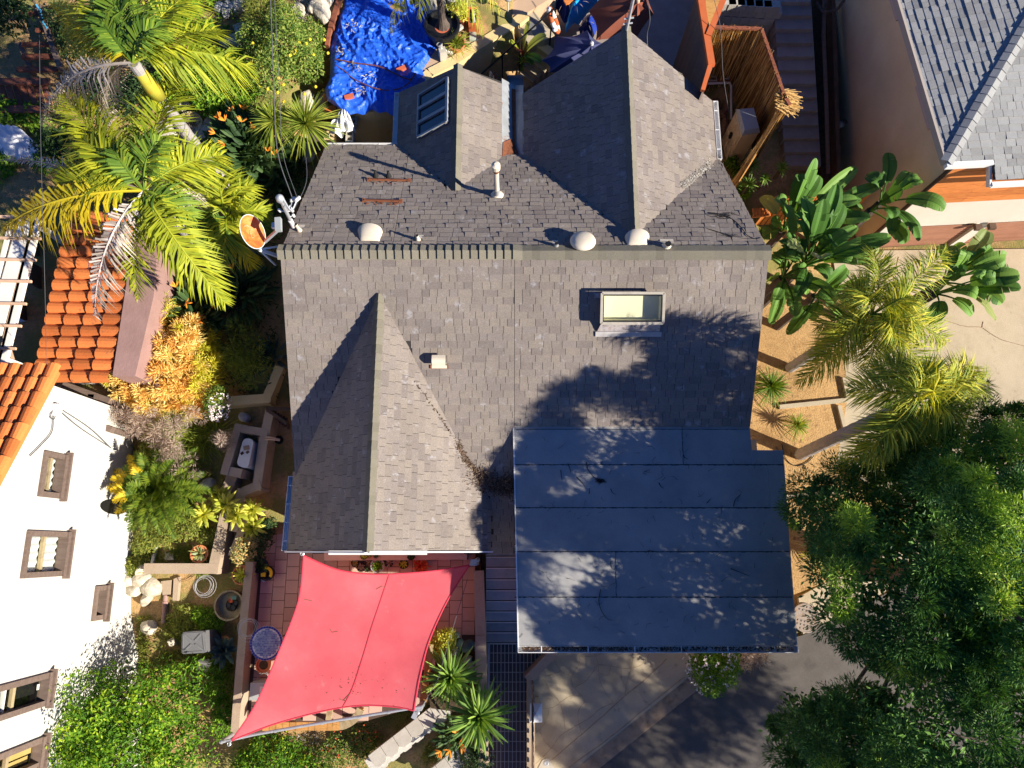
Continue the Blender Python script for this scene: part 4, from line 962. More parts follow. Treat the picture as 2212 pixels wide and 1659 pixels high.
def rrect(pts, rad, n=5):
    out = []
    for i in range(4):
        p, a, b = pts[i], pts[i - 1], pts[(i + 1) % 4]; da = (a - p).normalized() * rad; db = (b - p).normalized() * rad
        for k in range(n + 1):
            t = k / n; out.append(p + da * (1 - t) ** 2 + db * t ** 2)
    return out
rr = rrect(tp, .11); MB().prism(rr, depth=.06).build('top_cover', M['white_plastic'], ac)
MB().prism([cen + (p - cen) * .97 - V((0, 0, .06)) for p in rr], zb=1.3).build('body', M['white_plastic'], ac)
MB().box(P(*NE(335, 480), 2.005), (.13, .10, .004), Matrix.Rotation(.2, 3, 'Z')).build('sticker', M['curb'], ac)
for u, v in ((350, 535), (280, 550)): MB().box(P(*NE(u, v), 2.006), (.07, .06, .004), Matrix.Rotation(.7, 3, 'Z')).build('dry_leaf', M['litter'], ac)
pi = MB()
for d in (0, .05): pi.tube(cat_curve([P(*NE(480, 380), 1.75) + V((0, d, 0)), P(*NE(620, 372), 1.95) + V((0, d, 0)), P(*NE(760, 385), 1.93) + V((0, d * .3, 0))], 6), .018, 6, .5)
pi.lathe(P(*NE(790, 400), 1.2), [(.09, 0), (.09, .3), (0, .3)], 12, .5, 1)
pi.build('refrigerant_pipe', [M['pergola_slat'], M['black_rubber']], ac)
gate = thing('wooden_gate', 'dark slatted wooden gate across the alley beside the cottage', 'gate', P(605, 905, 1.1))
for k in range(8):
    a = T12(95 + 24 * k, 210 + 14 * k); MB().beam(P(*a, 2.2), P(a[0] + 6, a[1] + 20, 1.2), .04, .09, up=(0, 1, 0)).build('slat', M['dark_wood'], gate)
MB().beam(P(*T12(90, 212), 2.28), P(*T12(300, 218), 2.28), .07, .09).build('rail', M['dark_wood'], gate); MB().beam(P(*T12(100, 225), 2.24), P(*T12(270, 345), 2.24), .07, .09).build('rail', M['dark_wood'], gate)
# alley path and yellow planter wall
MB().prism([P(u, v, 1.12) for u, v in ((605, 900), (660, 900), (660, 1045), (588, 1045))], zb=.4).build('path', M['concrete'], kind='structure')
wallrun('yellow_planter_wall', [(487, 866), (575, 860), (600, 800)], .2, 'stucco_yellow', 'yellow plastered planter edge below the dark agave in the alley', 'garden wall', 1.95, .6)
# ---------------------------------------------------------------- patio
patz = 1.0
pat = MB().prism([P(u, v, patz - .03) for u, v in ((512, 1588), (545, 1225), (590, 1040), (660, 1040), (660, 1170), (1040, 1170), (1040, 1395), (930, 1400), (908, 1525), (780, 1560))], zb=.0).build('patio', M['paver_base'], kind='structure')
ppoly = [P(u, v, patz) for u, v in ((530, 1588), (560, 1225), (606, 1040), (660, 1040), (660, 1185), (1040, 1185), (1038, 1383), (940, 1392), (912, 1515), (760, 1552))]
def inside(p, poly):
    c = False
    for i in range(len(poly)):
        a, b = poly[i], poly[i - 1]
        if (a.y > p.y) != (b.y > p.y) and p.x < (b.x - a.x) * (p.y - a.y) / (b.y - a.y) + a.x: c = not c
    return c
cw, cl = .283, .292; cnt = 0; pv = []
x = -6.2; i = 0
while x < .1:
    y = -3.6 + (cl / 2 if i % 2 else 0)
    while y < 2.2:
        p = V((x + cw / 2, y + cl / 2, patz - .012))
        if inside(p, ppoly): pv.append(p)
        y += cl
    x += cw; i += 1
sailc = P(740, 1370, patz)
pv.sort(key=lambda p: -(p - sailc).length)
rest = MB()
for k, p in enumerate(pv):
    b = (MB() if k < 300 else rest).box(p, (cw - .012, cl - .012, .03))
    if k < 300: b.build('paver', M['paver'], pat)
if rest.v: rest.build('shaded_pavers', M['paver'], pat, kind='stuff')
wallrun('patio_wall', [(538, 1222), (527, 1330), (517, 1450), (507, 1580)], .17, 'stucco_wall', 'tan parapet wall along the left side of the tiled patio', 'garden wall', 1.4, .2)
wallrun('walkway_wall', [T14(1925, 0), T14(1940, 560), T14(1950, 900), T14(1955, 1400), T14(1975, 1800)], .22, 'stucco_wall', 'tan wall between the yucca bed and the tiled entry walk', 'garden wall', [1.35, 1.3, 1.1, .9, .8], .0)
# ledge under the gable wall
MB().prism([P(u, v, 1.42) for u, v in ((700, 1193), (1008, 1193), (1008, 1209), (700, 1211))], zb=1.0).build('gable_planter_ledge', M['stucco_pink'], **L('long pink masonry ledge under the gable wall of the cottage', 'ledge'))
# entry steps
stp = thing('entry_steps', 'blue grey wooden entry steps between the patio wall and the garage', 'steps', P(1085, 1380, .3))
vv_ = [1150, 1178, 1203, 1227, 1252, 1275.5, 1299, 1321.5, 1344, 1366.5, 1390]
for k in range(10):
    z = 1.6 - .125 * k
    so_ = MB().prism([P(1050, vv_[k], z), P(1122, vv_[k], z), P(1122, vv_[k + 1] + 1.5, z), P(1050, vv_[k + 1] + 1.5, z)], zb=z - .13).build('step', M['step_blue'], stp)
    MB().beam(P(1050, vv_[k + 1] + .6, z + .004), P(1122, vv_[k + 1] + .6, z + .004), .025, .012).build('nosing', M['white_plastic'], so_); MB().beam(P(1050, vv_[k + 1] - 1.6, z + .002), P(1122, vv_[k + 1] - 1.6, z + .002), .018, .006).build('tread_groove', M['black_rubber'], so_)
# dark tiled walk with pale joints
wk = MB().prism([P(u, v, .33) for u, v in ((1054, 1385), (1190, 1385), (1190, 1418), (1141, 1462), (1141, 1900), (1050, 1900))], zb=-.1).build('tiled_walk', M['grout'], kind='structure')
a0, a1 = P(1058, 1390, .34), P(1141, 1640, .34)
nx_, ny_ = 10, 14; tw_ = (P(1140, 1500, .34).x - a0.x) / nx_; tl_ = (a0.y - P(1058, 1690, .34).y) / ny_
for i in range(nx_ + 6):
    for j in range(ny_):
        c = V((a0.x + tw_ * (i + .5), a0.y - tl_ * (j + .5), .335))
        if i >= nx_ and not inside(c, [P(u, v, .33) for u, v in ((1130, 1385), (1190, 1385), (1190, 1418), (1141, 1462), (1130, 1470))]): continue
        MB().box(c, (tw_ - .015, tl_ - .015, .010)).build('walk_tile', M['slate'], wk)
wallrun('entry_wall', [(1192, 1416), (1147, 1463)], .2, 'stucco_wall', 'tan capped wall running diagonally from the garage to the entry walk', 'garden wall', 1.0, .0)
ew = wallrun('entry_wall', [(1147, 1466), (1147, 1760)], .17, 'stucco_wall', 'straight tan wall between the tiled walk and the paved driveway', 'garden wall', .95, .0)
pc = thing('post_light', 'white pyramid capped post beside the entry wall', 'post', P(1157, 1543, 0))
c = P(1158, 1540, .95); MB().box((c.x, c.y, .45), (.2, .3, .9)).build('post', M['white_paint'], pc)
o = MB(); o.add([c + V((-.13, -.19, 0)), c + V((.13, -.19, 0)), c + V((.13, .19, 0)), c + V((-.13, .19, 0)), c + V((0, 0, .09))], [(0, 1, 4), (1, 2, 4), (2, 3, 4), (3, 0, 4), (3, 2, 1, 0)], .5); o.build('cap', M['white_paint'], pc)
# invented slatted screen, added to throw striped shade on the entry walk
sc_ = thing('shade_stripe_screen', 'added slatted screen on the wall, striping the tiled walk with shade', 'screen', P(1147, 1600, .95))
for k in range(12):
    p = P(1150, 1478 + 21 * k, .97); MB().box((p.x, p.y, 1.28), (.03, .085, .56)).build('slat', M['dark_wood'], sc_)
MB().beam(P(1150, 1470, 1.57), P(1150, 1720, 1.57), .035, .05).build('rail', M['dark_wood'], sc_)
# meter lid
ml = MB(); q = [P(u, v, .066) for u, v in ((1172, 1641), (1185, 1637), (1200, 1664), (1160, 1664))]; ml.prism(q, depth=.03, t=.5); mlo = ml.build('water_meter_lid', M['block'], **L('small concrete water meter lid at the bottom of the driveway', 'meter lid'))
MB().lathe(P(1180, 1649, .067), [(.06, 0), (.05, .008), (.025, .008), (.02, .004), (0, .004)], 14).build('lid_plug', M['grey_metal'], mlo)
# ---------------------------------------------------------------- shade sail
M['rope'] = mat('rope', [(.6, .6, .6)], rough=.7, tint=.05)
sl_ = thing('shade_sail', 'red four cornered shade sail stretched over the patio', 'shade sail', P(740, 1380, 1.0))
top = [(656, 1200), (728, 1230), (803, 1240), (878, 1238), (945, 1232), (1014, 1221)]
botm = [(500, 1600), (590, 1565), (698, 1536), (778, 1524), (853, 1527), (894, 1535)]
lef = [(656, 1200), (650, 1270), (638, 1320), (603, 1407), (553, 1520), (500, 1600)]
rig = [(1014, 1221), (966, 1298), (928, 1382), (908, 1457), (899, 1505), (894, 1535)]
def samp(c, t):
    t = min(.99999, max(0, t)) * (len(c) - 1); i = int(t); f = t - i
    q = [c[max(0, i - 1)], c[i], c[i + 1], c[min(len(c) - 1, i + 2)]]
    return tuple(.5 * (2 * q[1][k] + (q[2][k] - q[0][k]) * f + (2 * q[0][k] - 5 * q[1][k] + 4 * q[2][k] - q[3][k]) * f * f + (3 * q[1][k] - q[0][k] - 3 * q[2][k] + q[3][k]) * f ** 3) for k in (0, 1))
ZC = (2.75, 2.35, 2.15, 2.0)  # TL TR BR BL
def sailpt(a, b, dz=0.):
    T, Bq, Lq, Rq = samp(top, a), samp(botm, a), samp(lef, b), samp(rig, b)
    uv = [T[k] * (1 - b) + Bq[k] * b + Lq[k] * (1 - a) + Rq[k] * a - (top[0][k] * (1 - a) * (1 - b) + top[-1][k] * a * (1 - b) + botm[0][k] * (1 - a) * b + botm[-1][k] * a * b) for k in (0, 1)]
    z = (ZC[0] * (1 - a) + ZC[1] * a) * (1 - b) + (ZC[3] * (1 - a) + ZC[2] * a) * b
    z += .012 * math.sin(11 * a + 2 * b) * math.sin(math.pi * a) * math.sin(math.pi * b) - .05 * math.sin(math.pi * a) * math.sin(math.pi * b)
    return P(uv[0], uv[1], z + dz)
MB().grid(lambda a, b: sailpt(a, b), 48, 48, .5).build('canopy', M['sail'], sl_, smooth=True)
hem = MB()
for e in (lambda t: (t, 0), lambda t: (t, 1), lambda t: (0, t), lambda t: (1, t)):
    hem.tube([sailpt(*e(i / 40)) for i in range(41)], .016, 6, .5)
hem.build('hem', M['sail_hem'], sl_)
MB().tube([sailpt(.50 + .0 * i, i / 30, .004) for i in range(31)], .009, 5, .5).build('seam', M['sail_hem'], sl_)
for (a, b, du, dv) in ((0, 0, -3, -4), (1, 0, 18, -12), (1, 1, 8, 4), (0, 1, -4, 6)):
    p = sailpt(a, b); k = MB(); e = P(0, 0, 0); q = V(p) + V((du * .0095, -dv * .0095, .02))
    k.tube([p, q], .014, 6, .5); k.lathe(q, [(.03, -.012), (.045, 0), (.03, .012)], 10); k.build('corner_shackle', M['galv'], sl_)
sb = MB()
for k in range(60):
    a, b = .5 + rng.gauss(0, .14), .78 + rng.gauss(0, .07); p = sailpt(min(.95, max(.05, a)), min(.97, b), .006)
    sb.box(p, (U(.008, .02), U(.006, .014), .006), Matrix.Rotation(U(0, 3), 3, 'Z'))
for pts in ([(.5, .84), (.48, .9), (.45, .88)], [(.25, .45), (.27, .47), (.3, .46)], [(.45, .12), (.48, .1), (.5, .11)], [(.05, .28), (.1, .27)]):
    sb.tube([sailpt(a, b, .006) for a, b in pts], .006, 5, .2)
sb.build('fallen_bits', M['litter'], sl_, kind='stuff')
# poles carrying the sail
pl = MB(); pts = [P(u, v, z) for u, v, z in ((478, 1603, 1.98), (553, 1586, 2.0), (673, 1565, 2.04), (912, 1526, 2.1))]; pl.tube(pts, .028, 10, .5)
for t in (.12, .4, .62, .8):
    p = pts[0].lerp(pts[3], t); p = V((p.x, p.y, p.z)); pl.lathe(pts[1].lerp(pts[3], t), [(.034, -.03), (.034, .03)], 10, .5, axis=(pts[3] - pts[0]))
pl.build('sail_pole', M['galv'], **L('long galvanized pipe along the lower edge of the red sail', 'pole'))
p = P(906, 1531, 2.06); q = P(893, 1552, 2.02); ps = MB(); ps.beam(p, V((p.x, p.y, .4)), .09, .09, up=(1, 0, 0)); ps.beam(p + V((.0, .05, -.06)), q, .1, .1); ps.build('sail_post', M['grey_metal'], **L('grey square post at the lower right corner of the red sail', 'post'))
p = P(1023, 1215, 2.38); ps = MB(); ps.box((p.x, p.y, 1.7), (.13, .13, 1.4)); ps.build('sail_post', M['grey_metal'], **L('grey post beside the gable holding the upper right sail corner', 'post'))
p = P(478, 1603, 1.98); ps = MB(); ps.tube([p, V((p.x, p.y, .2))], .04, 10, .5); ps.build('sail_post', M['galv'], **L('round post at the lower left tip of the red sail', 'post'))
cw_ = MB(); cw_.tube([P(1010, 1250, 2.2), P(945, 1470, 2.1), P(908, 1532, 2.05)], .006, 5, 0); cw_.build('sail_cable', M['cable'], **L('thin steel cable beside the right edge of the red sail', 'cable'))
# timber bench and edging under the sail
bt = thing('timber_bench', 'curved weathered timber bench rail below the red sail', 'bench', P(700, 1565, 1.0))
cv = cat_curve([P(*T14(x, y), 1.42) for x, y in ((60, 1300), (400, 1296), (700, 1296), (800, 1270), (870, 1215), (905, 1150))], 6)
for i in range(len(cv) - 1): MB().beam(cv[i], cv[i + 1] + (cv[i + 1] - cv[i]) * .05, .16, .06, t=.5).build('rail_board', M['weathered_wood' if i > 12 else 'teak'], bt)
for i in (2, 10, 18, 26): p = cv[min(i, len(cv) - 1)]; MB().beam(V((p.x, p.y, p.z - .035)), V((p.x, p.y, .6)), .08, .08, up=(1, 0, 0)).build('leg', M['teak'], bt)
for a, b in (((640, 1150), (625, 1260)), ((320, 1215), (315, 1270))): MB().beam(P(*T14(*a), 1.38), P(*T14(*b), 1.38), .12, .05).build('cross_board', M['weathered_wood'], bt)
b2 = thing('timber_bench', 'dark teak bench partly hidden beside the right edge of the red sail', 'bench', P(925, 1450, 1.0))
MB().beam(P(*T14(1510, 620), 1.45), P(*T14(1440, 1110), 1.45), .14, .06).build('rail_board', M['teak'], b2)
for a in ((1505, 650), (1450, 1060)): p = P(*T14(*a), 1.41); MB().beam(p, V((p.x, p.y, .8)), .08, .08, up=(1, 0, 0)).build('leg', M['teak'], b2)
MB().beam(P(*T14(1515, 590), 1.5), P(*T14(1495, 740), 1.5), .11, .05).build('armrest', M['weathered_wood'], b2)
# ---------------------------------------------------------------- things on the patio
mt = thing('mosaic_table', 'round blue mosaic table at the left edge of the sail', 'table', P(575, 1390, 1.0))
c = P(575, 1389.5, 1.72); R0 = .345
o = MB(); o.lathe(c, [(R0, -.03), (R0, 0), (0, 0)], 40, .5); o.build('table_top', M['grout'], mt)
for i in range(-9, 10):
    for j in range(-9, 10):
        x, y = i * .034, j * .034
        if math.hypot(abs(x) + .017, abs(y) + .017) < R0 - .05: MB().box(c + V((x, y, .004)), (.029, .029, .008)).build('mosaic_tile', M['blue_mosaic'], mt)
for k in range(36):
    a = 2 * math.pi * k / 36; MB().box(c + V(((R0 - .025) * math.cos(a), (R0 - .025) * math.sin(a), .004)), (.04, .05, .009), Matrix.Rotation(a, 3, 'Z')).build('rim_tile', M['blue_rim'], mt)
for k in range(3):
    a = 2.1 * k + .4; MB().tube([c + V((.2 * math.cos(a), .2 * math.sin(a), -.03)), V((c.x + .3 * math.cos(a), c.y + .3 * math.sin(a), 1.0))], .012, 6).build('leg', M['black'], mt)
def potted(u, v, z, r, h, m, lab, cat='potted plant', grp=None, plant=None):
    p = P(u, v, z + h); p = V((p.x, p.y, z)); t = thing('potted_plant', lab, cat, p, grp)
    pot(p, r, h, M[m], parent=t, name='pot'); MB().lathe(p + V((0, 0, h * .8)), [(r * .9, 0), (0, .015)], 14).build('soil', M['dark_soil'], t)
    return t, p + V((0, 0, h * .82))
t, _ = potted(568, 1437, 1.0, .155, .22, 'terracotta', 'empty terracotta pot below the blue mosaic table', 'flower pot')
ws = MB(); c = P(571, 1464, 1.05)
for r in (.10, .13): ws.lathe(c + V((0, 0, .1 * r * 5)), [(r - .006, 0), (r, .006), (r + .006, 0), (r, -.006), (r - .006, 0)], 20, .3)
for k in range(4): a = k * 1.57; ws.tube([c + V((.13 * math.cos(a), .13 * math.sin(a), .07)), c + V((.1 * math.cos(a), .1 * math.sin(a), -.05))], .006, 5, .3)
ws.build('wire_plant_stand', M['grey_metal'], **L('round wire plant stand on the paving below the terracotta pot', 'plant stand'))
gb = thing('grey_cabinet', 'grey box with a white panel half under the left side of the sail', 'box', P(556, 1494, 1.0)); c = P(557, 1494, 1.5)
MB().box((c.x, c.y, 1.25), (.34, .34, .5)).build('body', M['lid_plastic'], gb); MB().box((c.x + .1, c.y, 1.505), (.12, .2, .01)).build('panel', M['white_plastic'], gb)
yb5 = thing('garden_caddy', 'yellow and black garden caddy on the shaded patio', 'caddy', P(577, 1240, 1.0)); c = P(578, 1238, 1.1)
o = MB(); o.lathe((c.x, c.y, 1.0), [(.14, 0), (.17, .16), (.13, .18), (.12, .1), (0, .09)], 16, .5); o.build('tub', M['black'], yb5)
o = MB(); o.grid(lambda a, b: V((c.x + .15 * math.cos(-.7 + 2.6 * a), c.y + .15 * math.sin(-.7 + 2.6 * a), 1.19 + .03 * math.sin(3 * a))) * 1 + V((0, 0, .02 * b)) - V((math.cos(-.7 + 2.6 * a), math.sin(-.7 + 2.6 * a), 0)) * .06 * b, 10, 2, .5); o.build('yellow_flap', M['yellow_plastic'], yb5)
MB().box(c + V((-.06, -.03, .09)), (.1, .09, .05)).build('yellow_flap', M['yellow_plastic'], yb5); MB().lathe((c.x - .1, c.y - .14, 1.05), [(.0, .06), (.05, .03), (.06, 0), (.04, -.03)], 12).build('ball', M['grey_metal'], yb5)
# ---------------------------------------------------------------- small things in the left garden
hb_ = thing('half_barrel', 'wooden half barrel planter full of empty pots beside the patio wall', 'barrel', PG(493, 1310)); c = V(wloc(hb_)); c = P(494, 1308, c.z + .42) - V((0, 0, .42))
o = MB(); o.lathe(c, [(.24, 0), (.31, .2), (.33, .42), (.295, .42), (.28, .25), (0, .22)], 24, .5); o.build('tub', M['weathered_wood'], hb_)
MB().lathe(c, [(.325, .3), (.338, .3), (.338, .34), (.33, .34)], 24).build('hoop', M['rust'], hb_)
MB().lathe(c + V((0, 0, .23)), [(.285, 0), (0, .01)], 18).build('soil', M['dark_soil'], hb_)
for dx, dy, r, m_ in ((.05, -.05, .06, 'black'), (.1, .04, .055, 'black'), (.0, .1, .05, 'red_bits'), (-.05, .0, .05, 'black')): pot(c + V((dx, dy, .24)), r, .09, M[m_], parent=hb_, name='nursery_pot', n=12)
MB().box(c + V((.06, .16, .33)), (.11, .08, .05), Matrix.Rotation(.4, 3, 'Y')).build('green_tray', M['green_plastic'], hb_)
bn = thing('wheeled_bin', 'grey plastic storage bin with a moulded lid in the shady grass', 'bin', PG(440, 1370)); zb0 = WL[bn.name][2]
q = [P(u, v, zb0 + .95) for u, v in ((393, 1366), (441, 1363), (446, 1410), (392, 1413))]; cen = sum(q, V()) / 4
MB().prism(rrect(q, .06), depth=.07).build('lid', M['grey_plastic'], bn)
o = MB(); lo = [V((cen.x, cen.y, 0)) + (V((p.x, p.y, 0)) - V((cen.x, cen.y, 0))) * .78 for p in q]
o.add([V((p.x, p.y, zb0 + .88)) for p in q] + [V((p.x, p.y, zb0 - .05)) for p in lo], [(i, (i + 1) % 4, 4 + (i + 1) % 4, 4 + i) for i in range(4)], .5); o.build('body', M['grey_plastic'], bn)
for i in range(4):
    MB().beam(cen.lerp(q[i], .15) + V((0, 0, .006)), cen.lerp(q[i], .78) + V((0, 0, .006)), .035, .02).build('rib', M['grey_plastic'], bn)
for i in range(4): MB().beam(cen.lerp(q[i], .86) + V((0, 0, .004)), cen.lerp(q[(i + 1) % 4], .86) + V((0, 0, .004)), .02, .016).build('lid_edge', M['grey_plastic'], bn)
c = PG(452, 1432); o = MB(); o.lathe(c + V((-.16, 0, .14)), [(0, 0), (.12, 0), (.145, .34), (.155, .35), (.14, .34), (.11, .02)], 18, .5, axis=(1, -.15, .1)); o.build('metal_bucket', M['galv'], **L('galvanized bucket lying on its side below the grey bin', 'bucket'))
c = PG(358, 1320); MB().tube([c + V((0, .35, .08)), c + V((.0, -.25, .05))], .05, 12, .5).lathe(c + V((0, .18, .072)), [(.062, -.03), (.062, .03)], 12, .5, axis=(0, 1, 0)).build('drain_pipe', M['mauve'], **L('short brown drain pipe lying on the dirt', 'pipe'))
for (pts, lab) in (([(1390, 45), (1480, 35), (1470, 160), (1405, 165)], 'square tan stepping stone near the pile of boulders'), ([(1500, 25), (1550, 5), (1530, 215), (1490, 210)], 'long pink stone slab standing beside the square stepping stone')):
    z = PG(*T03(*pts[0])).z + .07; MB().prism([P(*T03(*p), z) for p in pts], depth=.12).build('stone_slab', M['stucco_wall'], **L(lab, 'stone slab'))
z = PG(*T02(1460, 1490)).z + .06; MB().prism([P(*T02(*p), z) for p in ((1425, 1450), (1500, 1452), (1500, 1520), (1422, 1522))], depth=.1).build('stone_slab', M['block'], **L('small square paver in the grass beside the terracotta pot', 'stone slab'))
c = PG(*T02(1355, 1470)); MB().tube([c + V((0, .2, .06)), c + V((-.05, -.22, .06))], .045, 12, .5).build('concrete_post', M['block_face'], **L('short pale concrete post lying in the grass', 'post'))
for i, (x, y, rx, ry, lab) in enumerate(((1125, 40, .17, .22, 'upper left boulder of the pile at the foot of the white wall'), (1215, 35, .24, .2, 'largest upper boulder of the pile at the foot of the white wall'), (1300, 95, .27, .24, 'cream boulder at the right end of the pile by the white wall'),
                                         (1165, 125, .22, .17, 'lower left boulder of the pile by the white wall'), (1265, 200, .17, .12, 'small boulder at the bottom of the pile by the white wall'), (1230, -60, .22, .12, 'boulder next to the corner of the L shaped planter wall'), (1285, 440, .2, .16, 'grey boulder in the dappled shade beside the grey bin'), (1490, 570, .1, .1, 'small stone in the shade left of the grey bin'))):
    p = PG(*T03(x, y), .1); rock(p, rx, ry, .2, M['rock'], 'boulder', lab=lab)
for (x, y, lab) in ((2110, 290, 'white stone in the dark bed above the outdoor unit'), (1710, 790, 'pale stone under the dry plumes beside the cycad'), (1800, 850, 'grey stone beside the cycad trunk')):
    rock(PG(*T02(x, y), .1), .17, .12, .12, M['rock_grey'], 'stone', lab=lab)
# ================================================================ north side: tarp terrace, patio, courtyard
from mathutils import noise as NZ
tt = MB().prism([P(u, v, 2.62) for u, v in ((742, -70), (940, -70), (945, 100), (912, 160), (880, 190), (866, 228), (806, 242), (745, 236), (712, 190), (715, 100))], zb=.5).build('raised_terrace', M['stucco_yellow'], kind='structure')
lf = [(-80, 748, 934), (12, 738, 935), (50, 725, 940), (100, 712, 945), (150, 714, 912), (172, 711, 922), (192, 701, 895), (215, 706, 880), (241, 745, 862)]
def tarpfn(a, b):
    v = -80 + 321 * b; i = 0
    while i < len(lf) - 2 and lf[i + 1][0] < v: i += 1
    f = min(1, max(0, (v - lf[i][0]) / (lf[i + 1][0] - lf[i][0]))); u0 = lf[i][1] + (lf[i + 1][1] - lf[i][1]) * f; u1 = lf[i][2] + (lf[i + 1][2] - lf[i][2]) * f
    vv = v + (4 * math.sin(9 * a) + 3 * math.sin(23 * a)) * b
    p = P(u0 + (u1 - u0) * a, vv, 2.75); q = p * 1.0
    n1 = NZ.noise(V((q.x * 1.3, q.y * 1.3, 3.1))); w = V((q.x + .3 * n1, q.y, 0))
    r1 = 1 - abs(NZ.noise(V((w.x * 2.1 + w.y * .7, w.y * .9, 0)))) * 2.2
    r2 = 1 - abs(NZ.noise(V((w.x * 4.3 - w.y * 2.2, w.y * 4.1 + w.x, 5)))) * 2.2
    r3 = 1 - abs(NZ.noise(V((w.x * 9.5 + w.y * 3, w.y * 9.5, 9)))) * 2.2
    r4 = 1 - abs(NZ.noise(V((w.x * 21 - w.y * 8, w.y * 19 + w.x * 5, 2)))) * 2.2
    h = .085 * max(0, r1) ** 3 + .050 * max(0, r2) ** 2 + .026 * max(0, r3) + .013 * max(0, r4) + .09 * n1
    e = min(a, 1 - a, 1 - b) * 9
    p.z = 2.78 + h * min(1, .3 + e) - .10 * max(0, 1 - e * 2); return p
tarp = MB().grid(tarpfn, 150, 200, .5).build('blue_tarp', M['tarp'], smooth=True, **L('crumpled blue tarpaulin covering the raised terrace behind the cottage', 'tarpaulin'))
def tz(u, v): p = P(u, v, 2.85); return p
for (x, y, r, lab) in ((1255, 597, .5, 'red brick on the blue tarp nearest the small north gable'), (806, 836, .3, 'red brick on the lower left corner of the blue tarp')):
    MB().box(P(*T10(x, y), 2.86), (.22, .10, .07), Matrix.Rotation(r, 3, 'Z')).build('brick', M['brick'], **L(lab, 'brick'))
rd = MB()
rd.tube(cat_curve([P(*T10(x, y), 2.9) for x, y in ((695, 512), (860, 545), (1050, 570), (1180, 625), (1325, 686), (1380, 630))], 5), .016, 6, .5)
rd.tube(cat_curve([P(*T10(x, y), 2.9) for x, y in ((690, 565), (760, 610), (860, 690), (1050, 768), (1200, 775), (1310, 725), (1380, 630))], 5), .014, 6, .5)
rd.build('bent_rod', M['rust'], **L('thin rusty rod bent into a loop lying on the blue tarp', 'rod'))
dl = MB()
for k in range(70):
    x, y = rng.choice([(980, 660), (870, 585), (740, 440), (880, 770), (850, 210)]); p = P(*T10(x + rng.gauss(0, 35), y + rng.gauss(0, 22)), 2.92)
    dl.box(p, (U(.04, .09), U(.012, .025), .006), Matrix.Rotation(U(0, 3), 3, 'Z') @ Matrix.Rotation(U(-.6, .6), 3, 'Y'))
dl.build('dry_leaves', M['litter_pale'], kind='stuff', label='pale dry leaves scattered on the blue tarp', category='leaf litter')
MB().beam(P(*T10(742, -40), 2.8), P(*T10(652, 255), 2.8), .12, .2, t=.5).build('redwood_board', M['redwood'], **L('long redwood board along the left edge of the blue tarp', 'board'))
MB().beam(P(*T10(655, 230), 2.75), P(*T10(620, 410), 2.7), .09, .2, t=.2).build('redwood_board', M['redwood'], **L('short redwood board below the long one beside the citrus shrub', 'board'))
for (a, b, lab) in (((590, 955), (690, 935), 'orange plank end under the lower left corner of the blue tarp'), ((585, 850), (630, 830), 'small plank stub beside the citrus shrub and the blue tarp')):
    MB().beam(P(*T10(*a), 2.5), P(*T10(*b), 2.5), .16, .06).build('plank', M['orange_wood'], **L(lab, 'plank'))
wc = MB(); A, B, C_, D_ = P(*T10(735, 965), 2.75), P(*T10(805, 985), 2.75), P(*T10(862, 1130), 2.4), P(*T10(600, 1165), 2.35)
wc.grid(lambda a, b: A.lerp(B, a).lerp(D_.lerp(C_, a), b) + V((0, .12 * math.sin(3.1 * a) * (b > .6) * -1, .10 * math.sin(13 * a + 4 * b) * b + .06 * math.sin(25 * a - 9 * b) + .1 * math.sin(math.pi * a))), 24, 20, .5)
wc.build('white_cloth', M['cloth_white'], smooth=True, **L('crumpled white cloth below the corner of the blue tarp', 'cloth'))
for (x, y, lab) in ((845, 1045, 'upper breeze block beside the white cloth'), (815, 1195, 'lower breeze block beside the white cloth'), (955, 965, 'grey concrete block at the edge of the blue tarp in the shade')):
    p = P(*T10(x, y), 2.3); t = thing('concrete_block', lab, 'concrete block', p - V((0, 0, .1)))
    for s in (-1, 0, 1): MB().box(p + V((0, .13 * s, 0)), (.18, .045 if s else .05, .19)).build('web', M['block'], t)
    for s in (-1, 1): MB().box(p + V((.075 * s, 0, .001)), (.03, .30, .19)).build('shell', M['block'], t)
wallrun('retaining_wall', [T10(640, 1235), T10(640, 1130)], .3, 'stucco_yellow', 'tan retaining wall end beside the ponytail palms', 'retaining wall', 2.2, .5)
# upper patio
pt_ = MB().prism([P(u, v, 2.7) for u, v in ((938, -90), (1215, -90), (1200, -10), (1128, 34), (1040, 88), (985, 120), (925, 148), (905, 165), (912, 120), (946, 100))], zb=.6).build('upper_patio', mat('patio_tan', [(.50, .34, .21), (.58, .40, .26)], scale=1.5, rough=.9, tint=.05, grain=.07), kind='structure')
def NT(x, y): return (929 + x * .0928, y * .0928)
jm = MB()
for pts in ([(1830, 250), (1940, 385)], [(1080, 790), (1180, 570), (1500, 300), (2020, -10)], [(1000, 1050), (1330, 680), (1780, 310)], [(1590, 190), (2060, -20)]): joint(jm, [NT(*p) for p in pts], 2.702, .006)
jm.build('patio_joints', M['curb'], kind='stuff', label='thin joints crossing the tan upper patio', category='joints')
yw = thing('yellow_wall', 'sunlit yellow retaining wall between the upper patio and the garden steps', 'retaining wall', P(1040, 100, 1.0))
wpts = [(908, 176), (929, 156), (981, 130), (1022, 103), (1113, 47), (1135, 30)]
for i in range(len(wpts) - 1):
    a, b = P(*wpts[i], 2.74), P(*wpts[i + 1], 2.74); d = (b - a).normalized(); s = V((d.y, -d.x, 0)) * .12; e = d * .004 * i
    MB().prism([a + s, b + s + e, b - s + e, a - s], zb=.9, t=.5).build('wall_run', M['stucco_yellow'], yw)
